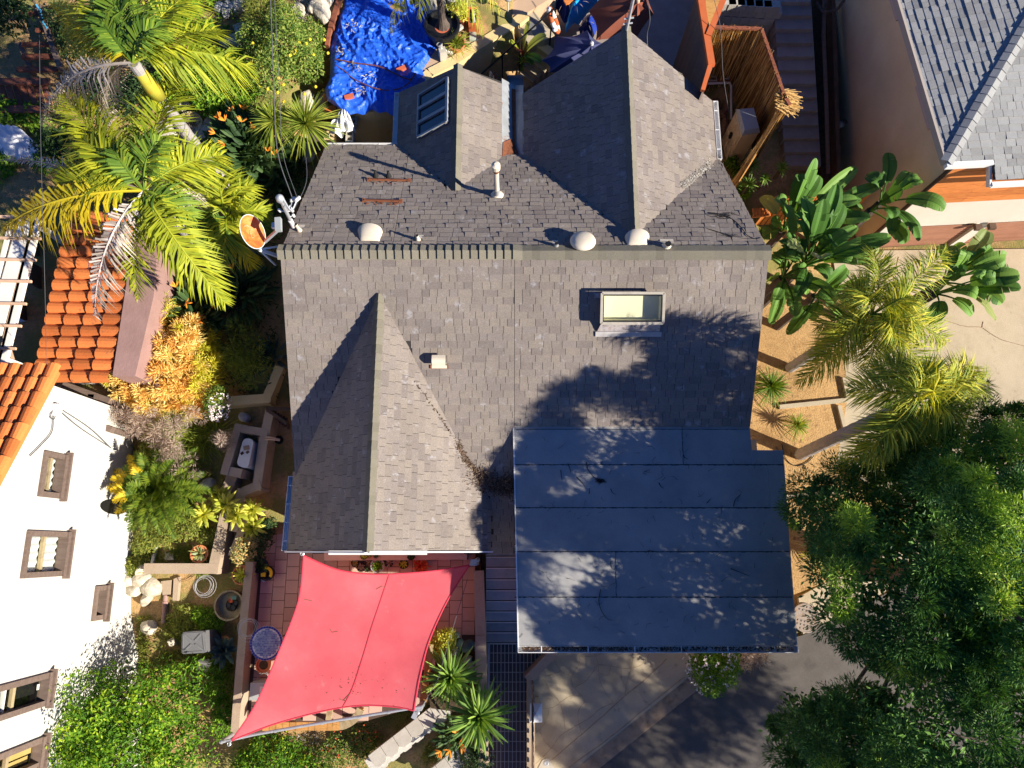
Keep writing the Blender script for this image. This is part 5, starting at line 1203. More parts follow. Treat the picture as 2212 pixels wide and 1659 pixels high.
gs = thing('garden_steps', 'shady concrete steps beside the yellow wall leading up to a landing', 'steps', P(1085, 120, 1.2))
w0, w1 = P(1052, 150, 1.3), P(1150, 62, 2.6)
du_ = V((1.0, -.85, 0)).normalized()
for k in range(7):
    f0, f1 = k / 7, (k + 1) / 7; z = 1.35 + .18 * k
    a, b = P(1046 + 84 * f0, 142 - 84 * f0, z), P(1046 + 84 * f1, 142 - 84 * f1, z); a.z = b.z = z
    MB().prism([a, b + (b - a) * .03, b + (b - a) * .03 + du_ * 1.25, a + du_ * 1.25], zb=z - .5).build('step', M['concrete'], gs)
def NU(x, y): return (1134 + x * .0976, y * .0976)
MB().prism([P(*NU(x, y), 2.62) for x, y in ((-80, 160), (110, 150), (400, 480), (655, 770), (430, 890), (60, 930), (-250, 540))], zb=1.0).build('landing', M['concrete'], gs)
MB().prism([P(*NU(x, y), 2.63) for x, y in ((-60, 400), (160, 390), (480, 700), (240, 840))], depth=.02).build('door_mat', M['grey_plastic'], **L('dark grey mat on the landing of the garden steps', 'mat'))
hr = thing('hand_rail', 'thin black metal hand rail beside the garden steps', 'railing', P(1130, 90, 1.5))
a, b = P(*NU(640, 190), 3.6), P(1040, 160, 2.3)
MB().tube([a, b], .022, 8).build('rail', M['black'], hr)
for t, zz in ((.02, 2.4), (.45, 1.8), (.7, 1.5)): p = a.lerp(b, t); MB().tube([p, V((p.x, p.y, zz))], .018, 8).build('post', M['black'], hr)
for x, y in ((540, 215), (655, 660)): MB().lathe(P(*NU(x, y), 3.55), [(0, .05), (.045, .02), (.05, 0), (.03, -.04), (0, -.05)], 10).build('rail_knob', M['white_paint'], hr)
lr = thing('life_ring', 'orange and white life ring hanging on the black hand rail', 'life ring', P(*NU(630, 450), 2.7)); c = P(*NU(630, 450), 3.1)
ax = V((.75, .15, .35)).normalized(); e1 = ax.cross(V((0, 0, 1))).normalized(); e2 = ax.cross(e1)
for k in range(8):
    o = MB(); pts = [c + (e1 * math.cos(t) + e2 * math.sin(t)) * .26 for t in [(k + i / 5 * (1 if k % 2 else 1)) * math.pi / 4 for i in range(6)]]
    o.tube(pts, .058 if k % 2 else .062, 10, .5); o.build('ring_segment', M['white_paint' if k % 2 else 'orange_paint'], lr, smooth=True)
MB().prism([P(u, v, 1.25) for u, v in ((1090, 240), (1075, 120), (1190, 40), (1290, -80), (1570, -80), (1600, 240), (1500, 300))], zb=.6).build('courtyard', M['step_dark'], kind='structure')
sg = thing('enter_sign', 'dark wooden sign reading ENTER in the shade behind the north gables', 'sign', P(1084, 183, 1.7))
def NV(x, y): return ((1900 + x * .1085) * .54, (240 + y * .1085) * .54)
a, b, d = P(*NV(690, 470), 2.72), P(*NV(1080, 1010), 2.72), P(*NV(690, 760), 2.36)
xd = (b - a).normalized(); yd = V((0, .35, 1)); yd = (yd - xd * yd.dot(xd)).normalized(); nz_ = xd.cross(yd)
cc_ = (a + b) / 2 - yd * .17; hl = (b - a).length / 2
MB().box(cc_ - nz_ * .02, (hl * 2, .36, .03), Matrix((xd, yd, nz_)).transposed()).build('board', M['dark_wood'], sg)
M['sign_white'] = mat('sign_white', [(.7, .68, .62)], rough=.8, tint=0)
text('ENTER', .26, cc_ + nz_ * .004, xd, yd, M['sign_white'], sg)
MB().beam(cc_ - nz_ * .05 + yd * .1, V((cc_.x, cc_.y, 1.1)), .06, .06, up=(1, 0, 0)).build('post', M['dark_wood'], sg)
# umbrellas
def umbrella(lab, apex, rim, m, knob, za, zr, ground):
    A = P(*apex, za); t = thing('parasol', lab, 'parasol', V((A.x, A.y, ground))); R_ = [P(*r, zr) for r in rim]; n = len(R_)
    for i in range(n):
        a, b = R_[i], R_[(i + 1) % n]
        def fn(s, r):
            q = a.lerp(b, s); sag = 4 * s * (1 - s)
            p = A.lerp(q, r); p = p + (A - q) * (.10 * sag * r * r); p.z = za + (p.z - za) * (1 - .1 * sag * r) + .07 * math.sin(math.pi * r) - .09 * sag * r
            return p
        MB().grid(fn, 8, 8, .5).build('panel', M[m], t, smooth=True)
    o = MB(); k = 12
    vt = [A + V((0, 0, .09))] + [A + V((math.cos(6.283 * i / k) * .26 * (1 if i % 2 else .7), math.sin(6.283 * i / k) * .26 * (1 if i % 2 else .7), .0 - (.03 if i % 2 else .07))) for i in range(k)]
    o.add(vt, [(0, 1 + i, 1 + (i + 1) % k) for i in range(k)], .4); o.build('vent_cap', M[m], t)
    MB().tube([V((A.x, A.y, ground)), A], .022, 8).build('pole', M['weathered_wood'], t)
    MB().lathe(A + V((0, 0, .08)), [(.02, 0), (.045, .03), (.04, .09), (0, .11)], 10).build('finial', M[knob], t)
umbrella('navy blue parasol partly hidden behind the large north gable', (1277, 103), [(1170, 131), (1200, 78.5), (1268, 65), (1305, 95), (1300, 150), (1186, 157)], 'umb_navy', 'white_plastic', 3.25, 2.85, 1.25)
umbrella('dark brown parasol behind the tip of the large north gable', (1376, 12), [(1271, 24), (1287, 87), (1372, 88), (1412, 30), (1392, -50), (1310, -55)], 'umb_brown', 'pergola_slat', 3.45, 2.95, 1.25)
def drape(name, lab, apex, rim, za, zr, m):
    A = P(*apex, za); o = MB(); n = len(rim); R_ = [P(u, v, zr + (.0 if k % 2 else .08)) for k, (u, v) in enumerate(rim)]
    for i in range(n):
        a, b = R_[i], R_[(i + 1) % n]
        o.grid(lambda s, r: A.lerp(a.lerp(b, s), r) + V((0, 0, .10 * math.sin(math.pi * r) + .02 * math.sin(17 * s + 9 * r))), 6, 8, .5)
    o.build(name, M[m], **L(lab, 'tarpaulin'))
drape('blue_cover', 'bright sky blue tarp tied over furniture beside the brown parasol', (1243, 5), [(1302, -12), (1288, 14), (1268, 30), (1250, 54), (1240, 50), (1221, 72), (1222, 56), (1234, 14), (1245, -30), (1285, -40)], 2.75, 2.2, 'tarp_sky')
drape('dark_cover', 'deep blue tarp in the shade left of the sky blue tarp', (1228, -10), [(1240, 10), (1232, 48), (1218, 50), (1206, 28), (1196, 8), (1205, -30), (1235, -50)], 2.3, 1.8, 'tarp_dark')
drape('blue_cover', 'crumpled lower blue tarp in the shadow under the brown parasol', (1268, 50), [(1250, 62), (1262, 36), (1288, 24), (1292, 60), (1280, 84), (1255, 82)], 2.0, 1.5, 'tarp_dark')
MB().prism([P(*NU(x, y), 2.72) for x, y in ((850, -10), (1110, -10), (915, 100))], depth=.05).build('table_corner', M['orange_wood'], **L('corner of an orange wooden table above the deep blue tarp', 'table'))
# mast on the north gable
ms = thing('roof_mast', 'grey antenna mast standing on the tip of the large north gable', 'mast', (2.4, 10.6, 4.5))
p = V((2.4, 10.60, 4.5)); MB().tube([p, p + V((0, 0, 1.9))], .032, 10, .5).build('pole', M['galv'], ms)
for z in (.35, .5): MB().tube([p + V((-.1, 0, z)), p + V((.1, .03, z))], .018, 8, .5).build('clamp', M['grey_metal'], ms)
# orange framed fence
of = thing('framed_fence', 'tall dark brown board fence with an orange painted frame beside the courtyard', 'fence', P(1500, 120, 1.2))
fp = [(1508, -30), (1534, 142), (1535, 166)]
a, b = P(*T20(1612, -60), 4.0), P(*T20(1716, 585), 4.0); n = 16
for k in range(n):
    p, q = a.lerp(b, k / n), a.lerp(b, (k + .96) / n)
    MB().prism([p + V((-.03, 0, 0)), q + V((-.03, 0, 0)), q + V((.03, 0, 0)), p + V((.03, 0, 0))], zb=1.2).build('fence_board', M['brown_wood'], of)
c = P(*T20(1640, 800), 3.9)
for k in range(5):
    p, q = b.lerp(c, k / 5), b.lerp(c, (k + .96) / 5)
    MB().prism([p, q, q + V((.05, .03, 0)), p + V((.05, .03, 0))], zb=1.2).build('fence_board', M['brown_wood'], of)
for p, q, wd in ((a, b, .15), (b + V((-.01, .08, .005)), c, .09), (P(*T20(1850, -60), 4.05), P(*T20(1688, 330), 4.02), .13)): MB().beam(p + V((0, 0, .06)), q + V((0, 0, .06)), wd, .1).build('frame_rail', M['orange_paint'], of)
MB().add([P(*T20(1665, -40), 3.6), P(*T20(1810, -40), 3.6), P(*T20(1700, 250), 3.6)], [(0, 1, 2)]).build('panel', M['teak'], of)
MB().beam(P(*T20(1690, 715), 1.95), P(*T20(1895, 690), 1.95), .1, .08).build('low_rail', M['redwood'], of)
# reed screen
M['reed_mat'] = mat('reed_mat', [(.20, .10, .03), (.30, .17, .05)], rough=.95, tint=.1)
rsn = thing('reed_screen', 'golden reed screen fencing the side yard beside the concrete stairs', 'fence', P(1630, 150, 1.6))
segs = [((1538, 60), (1644, 64), 3.7), ((1644, 64), (1696, 215), 3.7), ((1690, 205), (1705, 228), 3.7), ((1692, 228), (1618, 345), 3.6)]
rd_ = MB()
for (p, q, zt) in segs:
    a, b = P(*p, zt), P(*q, zt); d = (b - a); Ln = d.length; d.normalize(); s = V((d.y, -d.x, 0)); n = int(Ln / .018)
    for k in range(n):
        c0 = a + d * (Ln * (k + U(-.4, .4)) / n) + s * U(-.03, .03); h = zt + U(-.05, .12); tl = d * U(-.08, .08) + s * U(-.05, .05); w2 = U(.006, .012)
        bt_ = V((c0.x, c0.y, 1.5)) + tl * 2; tp_ = V((c0.x, c0.y, h)) - tl
        rd_.add([bt_ - d * w2, bt_ + d * w2, tp_ + d * w2 * .5, tp_ - d * w2 * .5, bt_ + s * w2 * 1.5, tp_ + s * w2], [(0, 4, 5, 3), (4, 1, 2, 5), (1, 0, 3, 2)])
    MB().beam(a + V((0, 0, -.9)) - s * .06, b + V((0, 0, -.9)) - s * .06, .04, .06).build('rail', M['teak'], rsn)
    if q != (1618, 345): MB().beam(a + V((0, 0, .02)), b + V((0, 0, .02)), .07, .05).build('cap_rail', M['redwood'], rsn)
    MB().prism([a - s * .045, b - s * .045, b - s * .055, a - s * .055], zb=1.5).build('backing', M['reed_mat'], rsn)
for k in range(260):
    c0 = P(U(1672, 1704), U(196, 236), 3.62 + U(-.05, .1)); an = U(-.9, .2); d = V((math.cos(an), math.sin(an), U(-.2, .1))); rd_.beam(c0, c0 + d * U(.15, .35), .012, .006)
rd_.build('reeds', M['reed'], rsn, kind='stuff')
# concrete block wall at the top
bw = thing('block_wall', 'grey concrete block wall at the top edge above the reed screen', 'wall', P(1615, 10, 1.6))
a, b = P(1555, 2, 3.0), P(1680, 10, 3.0)
for r in range(5):
    for k in range(6):
        f = (k + (.5 if r % 2 else 0)) / 6.5; p = a.lerp(b, f); MB().box((p.x + .2, p.y + .02 * (r % 2), 2.9 - .2 * r), (.385, .19, .19)).build('block', M['block'], bw)
# resin shed
sh_ = thing('storage_shed', 'beige plastic storage cupboard with a grey green lid beside the reed screen', 'cupboard', P(1575, 340, 1.65))
q4 = [(1590, 236), (1628, 232.5), (1642, 285), (1603.5, 291)]; zt = 2.85
q = [P(*c, zt) for c in q4]; cen = sum(q, V()) / 4
o = MB(); lift = [cen + (p - cen) * .8 + V((0, 0, .09)) for p in q]
o.add(q + lift, [(0, 1, 5, 4), (1, 2, 6, 5), (2, 3, 7, 6), (3, 0, 4, 7), (4, 5, 6, 7)], .5); lo_ = [p - V((0, 0, .05)) for p in q]; o.add(q + lo_, [(0, 1, 5, 4), (1, 2, 6, 5), (2, 3, 7, 6), (3, 0, 4, 7)], .5); o.build('lid', M['lid_plastic'], sh_)
bd = [cen + (p - cen) * .95 - V((0, 0, .05)) for p in q]; o = MB(); o.prism(bd, zb=1.6); o.build('body', M['beige_plastic'], sh_)
fx = (bd[3] - bd[0]); fd = fx.normalized(); fo = V((fd.y, -fd.x, 0))
if fo.dot(V((0, 0, 0)) - cen) < 0: fo = -fo
for k in range(2):
    c = bd[0] + fx * (.27 + .46 * k) + fo * .012; c.z = 2.2; MB().box(c, (fx.length * .42, .02, 1.05), Matrix((fd, fo, V((0, 0, 1)))).transposed()).build('door', M['beige_plastic'], sh_)
    for zc in (2.0, 2.5): c2 = V((c.x, c.y, zc)) + fo * .012; MB().box(c2, (fx.length * .30, .02, .36), Matrix((fd, fo, V((0, 0, 1)))).transposed()).build('door_panel', M['beige_plastic'], sh_)
c = bd[0] + fx * .5 + fo * .04; MB().box((c.x, c.y, 2.3), (.08, .06, .16), Matrix((fd, fo, V((0, 0, 1)))).transposed()).build('handle', M['black'], sh_)
# driftwood, pipe and small frames in the side yard
dw = MB()
for pts in ([(1760, 1000), (1790, 900), (1770, 850)], [(1790, 1150), (1830, 1080), (1820, 990), (1780, 950)], [(1800, 1000), (1850, 930), (1845, 850)], [(1750, 1060), (1800, 1110), (1800, 1160)], [(1770, 960), (1740, 900), (1745, 860)], [(1830, 1000), (1835, 1090), (1800, 1180)]):
    c_ = cat_curve([P(*T20(x, y), 1.7 + U(0, .35)) for x, y in pts], 5); dw.tube(c_, [.075 * (1 - .5 * i / len(c_)) for i in range(len(c_))], 7)
dw.build('driftwood', M['drift'], **L('twisted brown driftwood leaning behind the storage cupboard', 'driftwood'))
MB().tube(cat_curve([P(*T20(x, y), 2.0) for x, y in ((1690, 722), (1880, 715))], 3) + [P(*T20(1893, 740), 2.0), P(*T20(1893, 1030), 1.8)], .028, 10, .5).build('white_pipe', M['white_plastic'], **L('white plastic pipe bent at a right angle in the side yard', 'pipe'))
for (x, y, lab) in ((1735, 680, 'small pale frame next to the orange fence end'), (1840, 665, 'small pale frame next to the reed screen')):
    o = MB(); c = P(*T20(x, y), 2.0)
    for dx, dy, sx, sy in ((0, .055, .2, .025), (0, -.055, .2, .025), (.09, 0, .02, .14), (-.09, 0, .02, .14)): o.box(c + V((dx, dy, .002 if sx > .1 else 0)), (sx, sy, .03))
    o.build('pale_frame', M['block'], **L(lab, 'frame'))
# ================================================================ concrete stairs and dark gap on the right
cs_ = thing('side_stairs', 'long flight of dark concrete stairs between the reed screen and the beige house', 'stairs', P(1720, 350, .8))
for k in range(13):
    y0, y1 = -110 + 118 * k, 8 + 118 * k; z = 2.75 - .13 * k
    lu = lambda y: 45 + 105 * y / 1400; ru = lambda y: 372 + 84 * y / 1400
    MB().prism([P(*T30(lu(y0), y0), z), P(*T30(ru(y0), y0), z), P(*T30(ru(y1), y1 + 8), z), P(*T30(lu(y1), y1 + 8), z)], zb=z - .4).build('step', M['step_dark'], cs_)
MB().prism([P(*T30(380, -200), 2.2), P(*T30(560, -200), 2.2), P(*T30(620, 1560), .9), P(*T30(460, 1560), .9)], zb=.0).build('side_strip', M['dark_soil'], kind='structure')
dp = MB(); dp.tube([P(*T30(490, -60), 2.45), P(*T30(480, 300), 2.3), P(*T30(505, 900), 1.8), P(*T30(520, 1500), 1.3)], .05, 10, .5); dp.build('drain_pipe', M['brown_wood'], **L('long brown drain pipe along the foot of the beige wall', 'pipe'))
MB().beam(P(*T30(540, -60), 2.4), P(*T30(590, 1500), 1.15), .1, .3).build('curb_strip', M['dark_wood'], **L('dark wooden kick board at the foot of the beige wall', 'board'))
br = MB(); br.tube([P(*T30(700, -60), 3.2), P(*T30(600, 80), 2.9), P(*T30(480, 110), 2.7), P(*T30(420, 20), 2.6)], .035, 8, .3); br.tube([P(*T30(480, 110), 2.7), P(*T30(500, 20), 2.7)], .03, 8, .3); br.build('dead_branch', M['bark'], **L('bare branch at the top of the gap beside the beige house', 'branch'))
# ================================================================ beige house with grey shingles
rh = thing('beige_house', 'beige stucco house with a grey shingle hip roof and terracotta garage doors', 'house', (11, 8, .3))
EZ = 4.6; E0, E1 = P(1941, 0, EZ), P(2045, 350, EZ); ud = (E0 - E1); ud.z = 0; ud.normalize(); vd = V((ud.y, -ud.x, 0))   # vd points into the house
pit = .29; kh = 1.25; pit2 = pit / kh; cl_ = 1 / math.sqrt(1 + pit * pit); cl2 = 1 / math.sqrt(1 + pit2 * pit2); Dp = 3.4; Ds = Dp * kh
rfm = MB(); En = E1 + ud * 9
hipd = (ud * kh + vd)
ux = (vd - ud * .075).normalized(); uy = V((-ux.y, ux.x, 0)); hx, hy = hipd.dot(ux), hipd.dot(uy); pit2 = pit / hy; cl2 = 1 / math.sqrt(1 + pit2 * pit2); Ds = Dp * hy
rfm.prism([E1, E1 + hipd * Dp + V((0, 0, pit * Dp)), En + vd * Dp + V((0, 0, pit * Dp)), En], depth=.06, n=(-vd * pit + V((0, 0, 1))).normalized())
rfm.prism([E1, E1 + ux * 7, E1 + ux * 7 + uy * Ds + V((0, 0, pit * Dp)), E1 + hipd * Dp + V((0, 0, pit * Dp))], depth=.06, n=(-uy * pit2 + V((0, 0, 1))).normalized())
rfm.prism([E1 + ux * .95, E1 + ux * 7, E1 + ux * 7 - uy * .38 - V((0, 0, pit2 * .38)), E1 + ux * .95 - uy * .38 - V((0, 0, pit2 * .38))], depth=.06, n=(-uy * pit2 + V((0, 0, 1))).normalized())
rro = rfm.build('roof', M['shingle_deck'], rh)
GP = []
shingles(E1 + vd * Dp + V((0, 0, pit * Dp)), ud, (-vd + V((0, 0, -pit))), lambda v: ((Dp - v * cl_) * kh, 8.0), Dp / cl_, e=.15, out=GP, wmin=.12, wmax=.30, th=.012)
shingles(E1 + uy * Ds + V((0, 0, pit * Dp)), ux, (-uy + V((0, 0, -pit2))), lambda v: ((Ds - v * cl2) * hx / hy, 4.0), Ds / cl2, e=.15, out=GP, wmin=.12, wmax=.30, th=.014)
shingles(E1, ux, (-uy + V((0, 0, -pit2))), lambda v: (.96, 4.0), .40 / cl2, e=.15, out=GP, wmin=.12, wmax=.30, th=.014)
emit(GP, rro, 'grey_shingle', 300)
ridge_caps(E1 + hipd * 2.9 + V((0, 0, pit * 2.9 + .03)), E1 + V((0, 0, .03)), .13, .30, rro, M['grey_shingle'], pitch=.19, lift=.016)
fs_ = MB(); fs_.beam(E1 + V((0, 0, -.05)) - vd * .02, En + V((0, 0, -.05)) - vd * .02, .05, .16); fs_.build('fascia', mat('fascia_tan', [(.42, .36, .30)], rough=.8, tint=.05), rh)
g0 = MB(); g0.beam(E1 - uy * .05 + V((0, 0, -.06)), E1 + ux * .95 - uy * .05 + V((0, 0, -.06)), .10, .12); g0.beam(E1 + ux * .95 - uy * .44 + V((0, 0, -.22)), E1 + ux * 7 - uy * .44 + V((0, 0, -.22)), .09, .10); g0.beam(E1 + ux * .93 - uy * .0 + V((0, 0, -.1)), E1 + ux * .93 - uy * .46 + V((0, 0, -.26)), .04, .12)
g0.build('gutter', M['white_paint'], rh)
# walls
ins = .3; A = E1 + vd * ins + uy * .02; B = En + vd * ins
MB().prism([V((p.x, p.y, 4.5)) for p in (A, B, B + vd * 6, A + vd * 9)], zb=-.2).build('wall', M['stucco_tan'], rh)
fn_ = -uy                       # outward normal of the garage front
fpt = A + fn_ * .0; fz = lambda u, v: PP(u, v, A, fn_)
def facade(name, x0_, x1_, z0, z1, out, m, th=.05):
    a = A + ux * x0_; b = A + ux * x1_
    return MB().prism([V((p.x, p.y, z1)) for p in (a + fn_ * out, b + fn_ * out, b + fn_ * (out - th), a + fn_ * (out - th))], zb=z0, t=U(0, 1)).build(name, M[m], rh)
zc0, zc1, zd = fz(2100, 429).z, fz(2100, 372).z, fz(2100, 482).z
nb = 7
for k in range(nb):
    z0, z1 = zc0 + (4.45 - zc0) * k / nb, zc0 + (4.45 - zc0) * (k + .97) / nb
    for (xa, xb) in ((-.02, 1.1 + .35 * (k % 3)), (1.105 + .35 * (k % 3), 7)): facade('siding_board', xa, xb, z0, z1, .06 + .012 * ((nb - k) / nb), 'orange_wood')
M['stucco_cream'] = mat('stucco_cream', [(.66, .61, .50), (.72, .67, .56)], scale=2, rough=.9, tint=.02, bump=.3, bscale=50)
facade('front_wall', 0, 7, zd, zc0, .012, 'stucco_cream')
M['door_terra'] = mat('door_terra', [(.34, .155, .09), (.40, .19, .115)], scale=3, rough=.7, tint=.08)
xd0 = (fz(1935, 505) - A).dot(ux); xp = (fz(2085, 505) - A).dot(ux)
facade('front_wall', 0, .35, .1, zd, .012, 'stucco_cream'); facade('door_pier', xp - .12, xp + .16, .1, zd, .10, 'stucco_cream', .14)
for k in range(9):
    z0 = .34 + (zd - .36) * k / 9
    for (xa, xb) in ((.36, xp - .13), (xp + .17, 7)): facade('garage_door_slat', xa, xb, z0, z0 + (zd - .36) / 9 - .02, .03 + .0, 'door_terra', .05)
facade('door_backing', .36, 7, .1, zd, .002, 'black', .03)
for du in (-.14, .20):
    p = A + ux * (xp + du) + fn_ * .14; MB().box((p.x, p.y, zd + .05), (.16, .14, .10)).build('wall_light', M['dark_wood'], rh)
dsp = MB(); c = A + fn_ * .03 - ux * .03; dsp.tube([V((c.x, c.y, 4.5)), V((c.x, c.y, .3))], .045, 8, .5); dsp.build('downspout', M['dark_wood'], rh)
for (v0, v1) in ((-30, 28), (175, 268)):
    a, b = PP(1944 + (v0 - 0) * .29 + 2, v0, A, -vd), PP(1944 + v1 * .29 + 4, v1, A, -vd)
    a.z = b.z = 4.3; MB().beam(a - vd * .05, b - vd * .05, .09, .5).build('window_head', M['stucco_pink'], rh)
wlmp = thing('wall_lantern', 'dark metal lantern on a bracket on the beige side wall', 'lantern', PP(1822, 268, A, -vd))
c = PP(1826, 270, A, -vd) - vd * .14; MB().lathe(c, [(0, -.12), (.05, -.1), (.08, .06), (.10, .07), (.03, .14), (0, .15)], 8).build('lamp_body', M['grey_metal'], wlmp)
MB().tube(cat_curve([c + V((0, 0, .14)), c + V((.0, .02, .22)) + vd * .03, c + vd * .14 + V((0, 0, .1))], 5), .014, 6).build('bracket', M['dark_wood'], wlmp)
# edging curbs in the planting bed
def T42(x, y): return (1659 + x / 4, 829.5 + y / 4)
wallrun('garden_edging', [T42(120, 195), T42(700, 135), T42(665, -40)], .10, 'concrete', 'pale concrete edging forming a corner in the dry planting bed', 'edging', .43, .1)
wallrun('garden_edging', [T42(622, 200), T42(680, 430)], .09, 'concrete', 'short pale edging beside the palm trunk and the tan driveway', 'edging', .42, .1)
wallrun('garden_edging', [T42(150, 975), T42(560, 932)], .09, 'concrete', 'straight pale edging between the garage roof and the conifer', 'edging', .42, .1)
ir = MB()
for pts in ([(120, 520), (150, 640), (230, 705), (330, 680), (400, 610), (400, 540)], [(430, 1190), (410, 1110), (330, 1095), (285, 1150), (320, 1230)], [(250, 710), (310, 700), (330, 740)]): ir.tube(cat_curve([P(*T42(*p), .355) for p in pts], 7), .010, 5, .2)
ir.build('drip_hose', M['black_rubber'], **L('thin black drip hose looping over the dry planting bed', 'hose'))
mh = thing('manhole_cover', 'round rusty manhole cover reading SEWER at the corner of the garage', 'manhole cover', P(1744, 1335, .09)); c = P(1741, 1335, .085)
MB().lathe(c, [(.33, -.02), (.33, .012), (.305, .014), (.30, .006), (0, .006)], 36, .5).build('cover', M['manhole'], mh)
for i in range(-3, 4):
    for j in range(-3, 4):
        x, y = .08 * i + .02 * j, .08 * j - .02 * i
        if math.hypot(x, y) < .27 and not (j in (0, 1) and abs(i) < 3): MB().box(c + V((x, y, .012)), (.034, .034, .012)).build('stud', M['manhole'], mh)
M['letter_dark'] = mat('letter_dark', [(.05, .04, .035)], rough=.8, tint=0)
for k, ch in enumerate('SEWER'):
    a = R(58 - 38 * k); text(ch, .12, c + V((-.12 * math.cos(R(-10)) + .0, 0, 0)) * 0 + c * 0 + V((c.x + .16 * math.sin(-a + R(8)), c.y - .05 + .16 * math.cos(a - R(8)), c.z + .0125)), (math.cos(a - R(0)), math.sin(a), 0), (-math.sin(a), math.cos(a), 0), M['letter_dark'], mh)
# ================================================================ dish, mast and cables on the left gable end
M['dish_white'] = M['white_paint']
ds = thing('satellite_dish', 'orange weathered satellite dish on tripod struts at the end of the ridge', 'satellite dish', (-4.5, 5.4, 4.5))
def ND(x, y): return ((920 + x * .1688) * .54, (780 + y * .1688) * .54)
zt = 5.0; c = P(*ND(540, 870), zt); e1 = P(*ND(690, 1270), zt - .12) - P(*ND(430, 465), zt + .12); e1 = e1 / 2
mn = P(*ND(820, 780), zt - .2) - P(*ND(255, 800), zt + .2); nrm = e1.cross(mn).normalized(); 
if nrm.z < 0: nrm = -nrm
a_ = e1.length; e1n = e1.normalized(); e2n = nrm.cross(e1n); b_ = abs(mn.dot(e2n)) / 2
def dishp(r, t, dz=0.): return c + e1n * (a_ * r * math.cos(t)) + e2n * (b_ * r * math.sin(t)) + nrm * (.10 * (r * r - 1) + dz)
o = MB(); o.grid(lambda s, r: dishp(max(.001, r), 2 * math.pi * s), 36, 8, .5); o.build('reflector', M['dish_face'], ds, smooth=True)
o = MB(); o.grid(lambda s, r: dishp(max(.001, r), -2 * math.pi * s, -.015), 36, 8, .5); o.build('reflector_back', M['grey_metal'], ds, smooth=True)
o = MB(); o.tube([dishp(1, 2 * math.pi * i / 40) for i in range(41)], .007, 6, .5); o.build('rim', M['white_paint'], ds)
pf = mat('pale_print', [(.78, .36, .17)], rough=.6, tint=0)
text('CTV', .10, dishp(.12, 1.2, .02), e1n * -1 if e1n.y < 0 else e1n, e2n if e2n.x < 0 else -e2n, pf, ds, extrude=.001)
o = MB()
for i in range(12):
    t = i / 11; o.tube([dishp(.25 + .35 * t, 2.6 + 1.5 * t, .012), dishp(.25 + .35 * (t + .09), 2.6 + 1.5 * (t + .09), .012)], .003 + .014 * math.sin(math.pi * t), 5, .5)
o.build('swoosh_mark', pf, ds)
arm0, arm1 = P(*ND(815, 1120), zt - .25), P(*ND(1180, 790), zt + .25)
MB().beam(arm0, arm1, .05, .05).build('feed_arm', M['grey_metal'], ds); 
o = MB(); o.box(arm1 + V((-.02, .06, .03)), (.11, .26, .1), Matrix.Rotation(.1, 3, 'Z')); o.build('feed_horn', M['lid_plastic'], ds); MB().box(P(*ND(1060, 730), zt + .2), (.10, .10, .08)).build('receiver', M['white_paint'], ds)
hub = P(*ND(690, 1290), zt - .3)
for q_, r_ in ((P(*ND(1110, 1440), 4.35), .04), (P(*ND(1130, 1225), 4.5), .02), (P(*ND(1080, 1660), 4.2), .02)): MB().tube([hub, q_], r_, 8, .5).build('strut', M['white_paint'], ds)
um = thing('service_mast', 'grey electric service mast with a weatherhead and insulators at the roof edge', 'mast', onN(645, 494))
a = P(*ND(1500, 740), 4.72); zb2 = zN(a.x, a.y); b = P(*ND(1185, 90), 6.2)
MB().tube([a, a.lerp(b, .24)], .045, 12, .5).build('mast_sleeve', M['white_paint'], um); MB().tube([a.lerp(b, .2), b], .032, 12, .5).build('mast_pole', M['grey_metal'], um)
o = MB(); o.lathe(b, [(0, .11), (.045, .10), (.07, .04), (.072, -.04), (.05, -.09), (0, -.10)], 14, .5, axis=(b - a)); o.build('weatherhead', M['grey_metal'], um, smooth=True)
for t, dx in ((.55, .11), (.55, -.12), (.66, .10), (.36, .09)):
    p = a.lerp(b, t); MB().tube([p, p + V((dx, .02, .02))], .014, 6, .5).lathe(p + V((dx, .02, .02)), [(0, -.05), (.03, -.03), (.03, .03), (0, .05)], 8, .5).build('insulator', M['white_plastic'], um)
lp = MB(); ends = [P(*ND(1490, 110), 6.0), P(*ND(1600, 95), 6.05)]
for e in ends:
    lp.tube(cat_curve([b + V((.06, 0, .05)), (b + e) / 2 + V((.02, -.16, -.1)), e], 6), .014, 6, .5)
lp.build('drip_loop', M['grey_metal'], um)
for e in ends: MB().lathe(e, [(0, -.07), (.035, -.04), (.035, .05), (0, .07)], 8, .5, axis=(1, 1, 0)).build('splice', M['white_plastic'], um)
def cable(pts, r, m, lab): MB().tube(cat_curve(pts, 14), r, 5, 0).build('service_cable', M[m], **L(lab, 'cable'))
cable([ends[0], P(600, 330, 6.3), P(592, 200, 6.7), P(583, -40, 7.6)], .008, 'cable', 'twisted grey service cable running up from the weatherhead')
cable([ends[1], P(611, 330, 6.2), P(604, 200, 6.6), P(591, -40, 7.4)], .005, 'cable', 'thin dark cable running beside the twisted service cable')
cable([a.lerp(b, .55) + V((.12, 0, 0)), P(661, 395, 5.2), P(661, 340, 4.9)], .006, 'cable', 'short thin wire beside the service mast')
cable([P(84, -40, 6.2), P(88, 300, 5.9), P(97, 620, 5.7), P(100, 812, 3.3)], .004, 'cable', 'thin telephone wire running down to the corner of the garden room')
cable([P(1396, -20, 4.2), P(1404, 40, 4.0), P(1398, 75, 3.6), P(1400, 115, 3.4)], .008, 'cable', 'dark wire hanging over the courtyard')
cable([P(1538, -20, 4.6), P(1556, 60, 4.2), P(1562, 160, 3.6), P(1575, 245, 3.0)], .006, 'cable', 'thin wire crossing the reed screen')
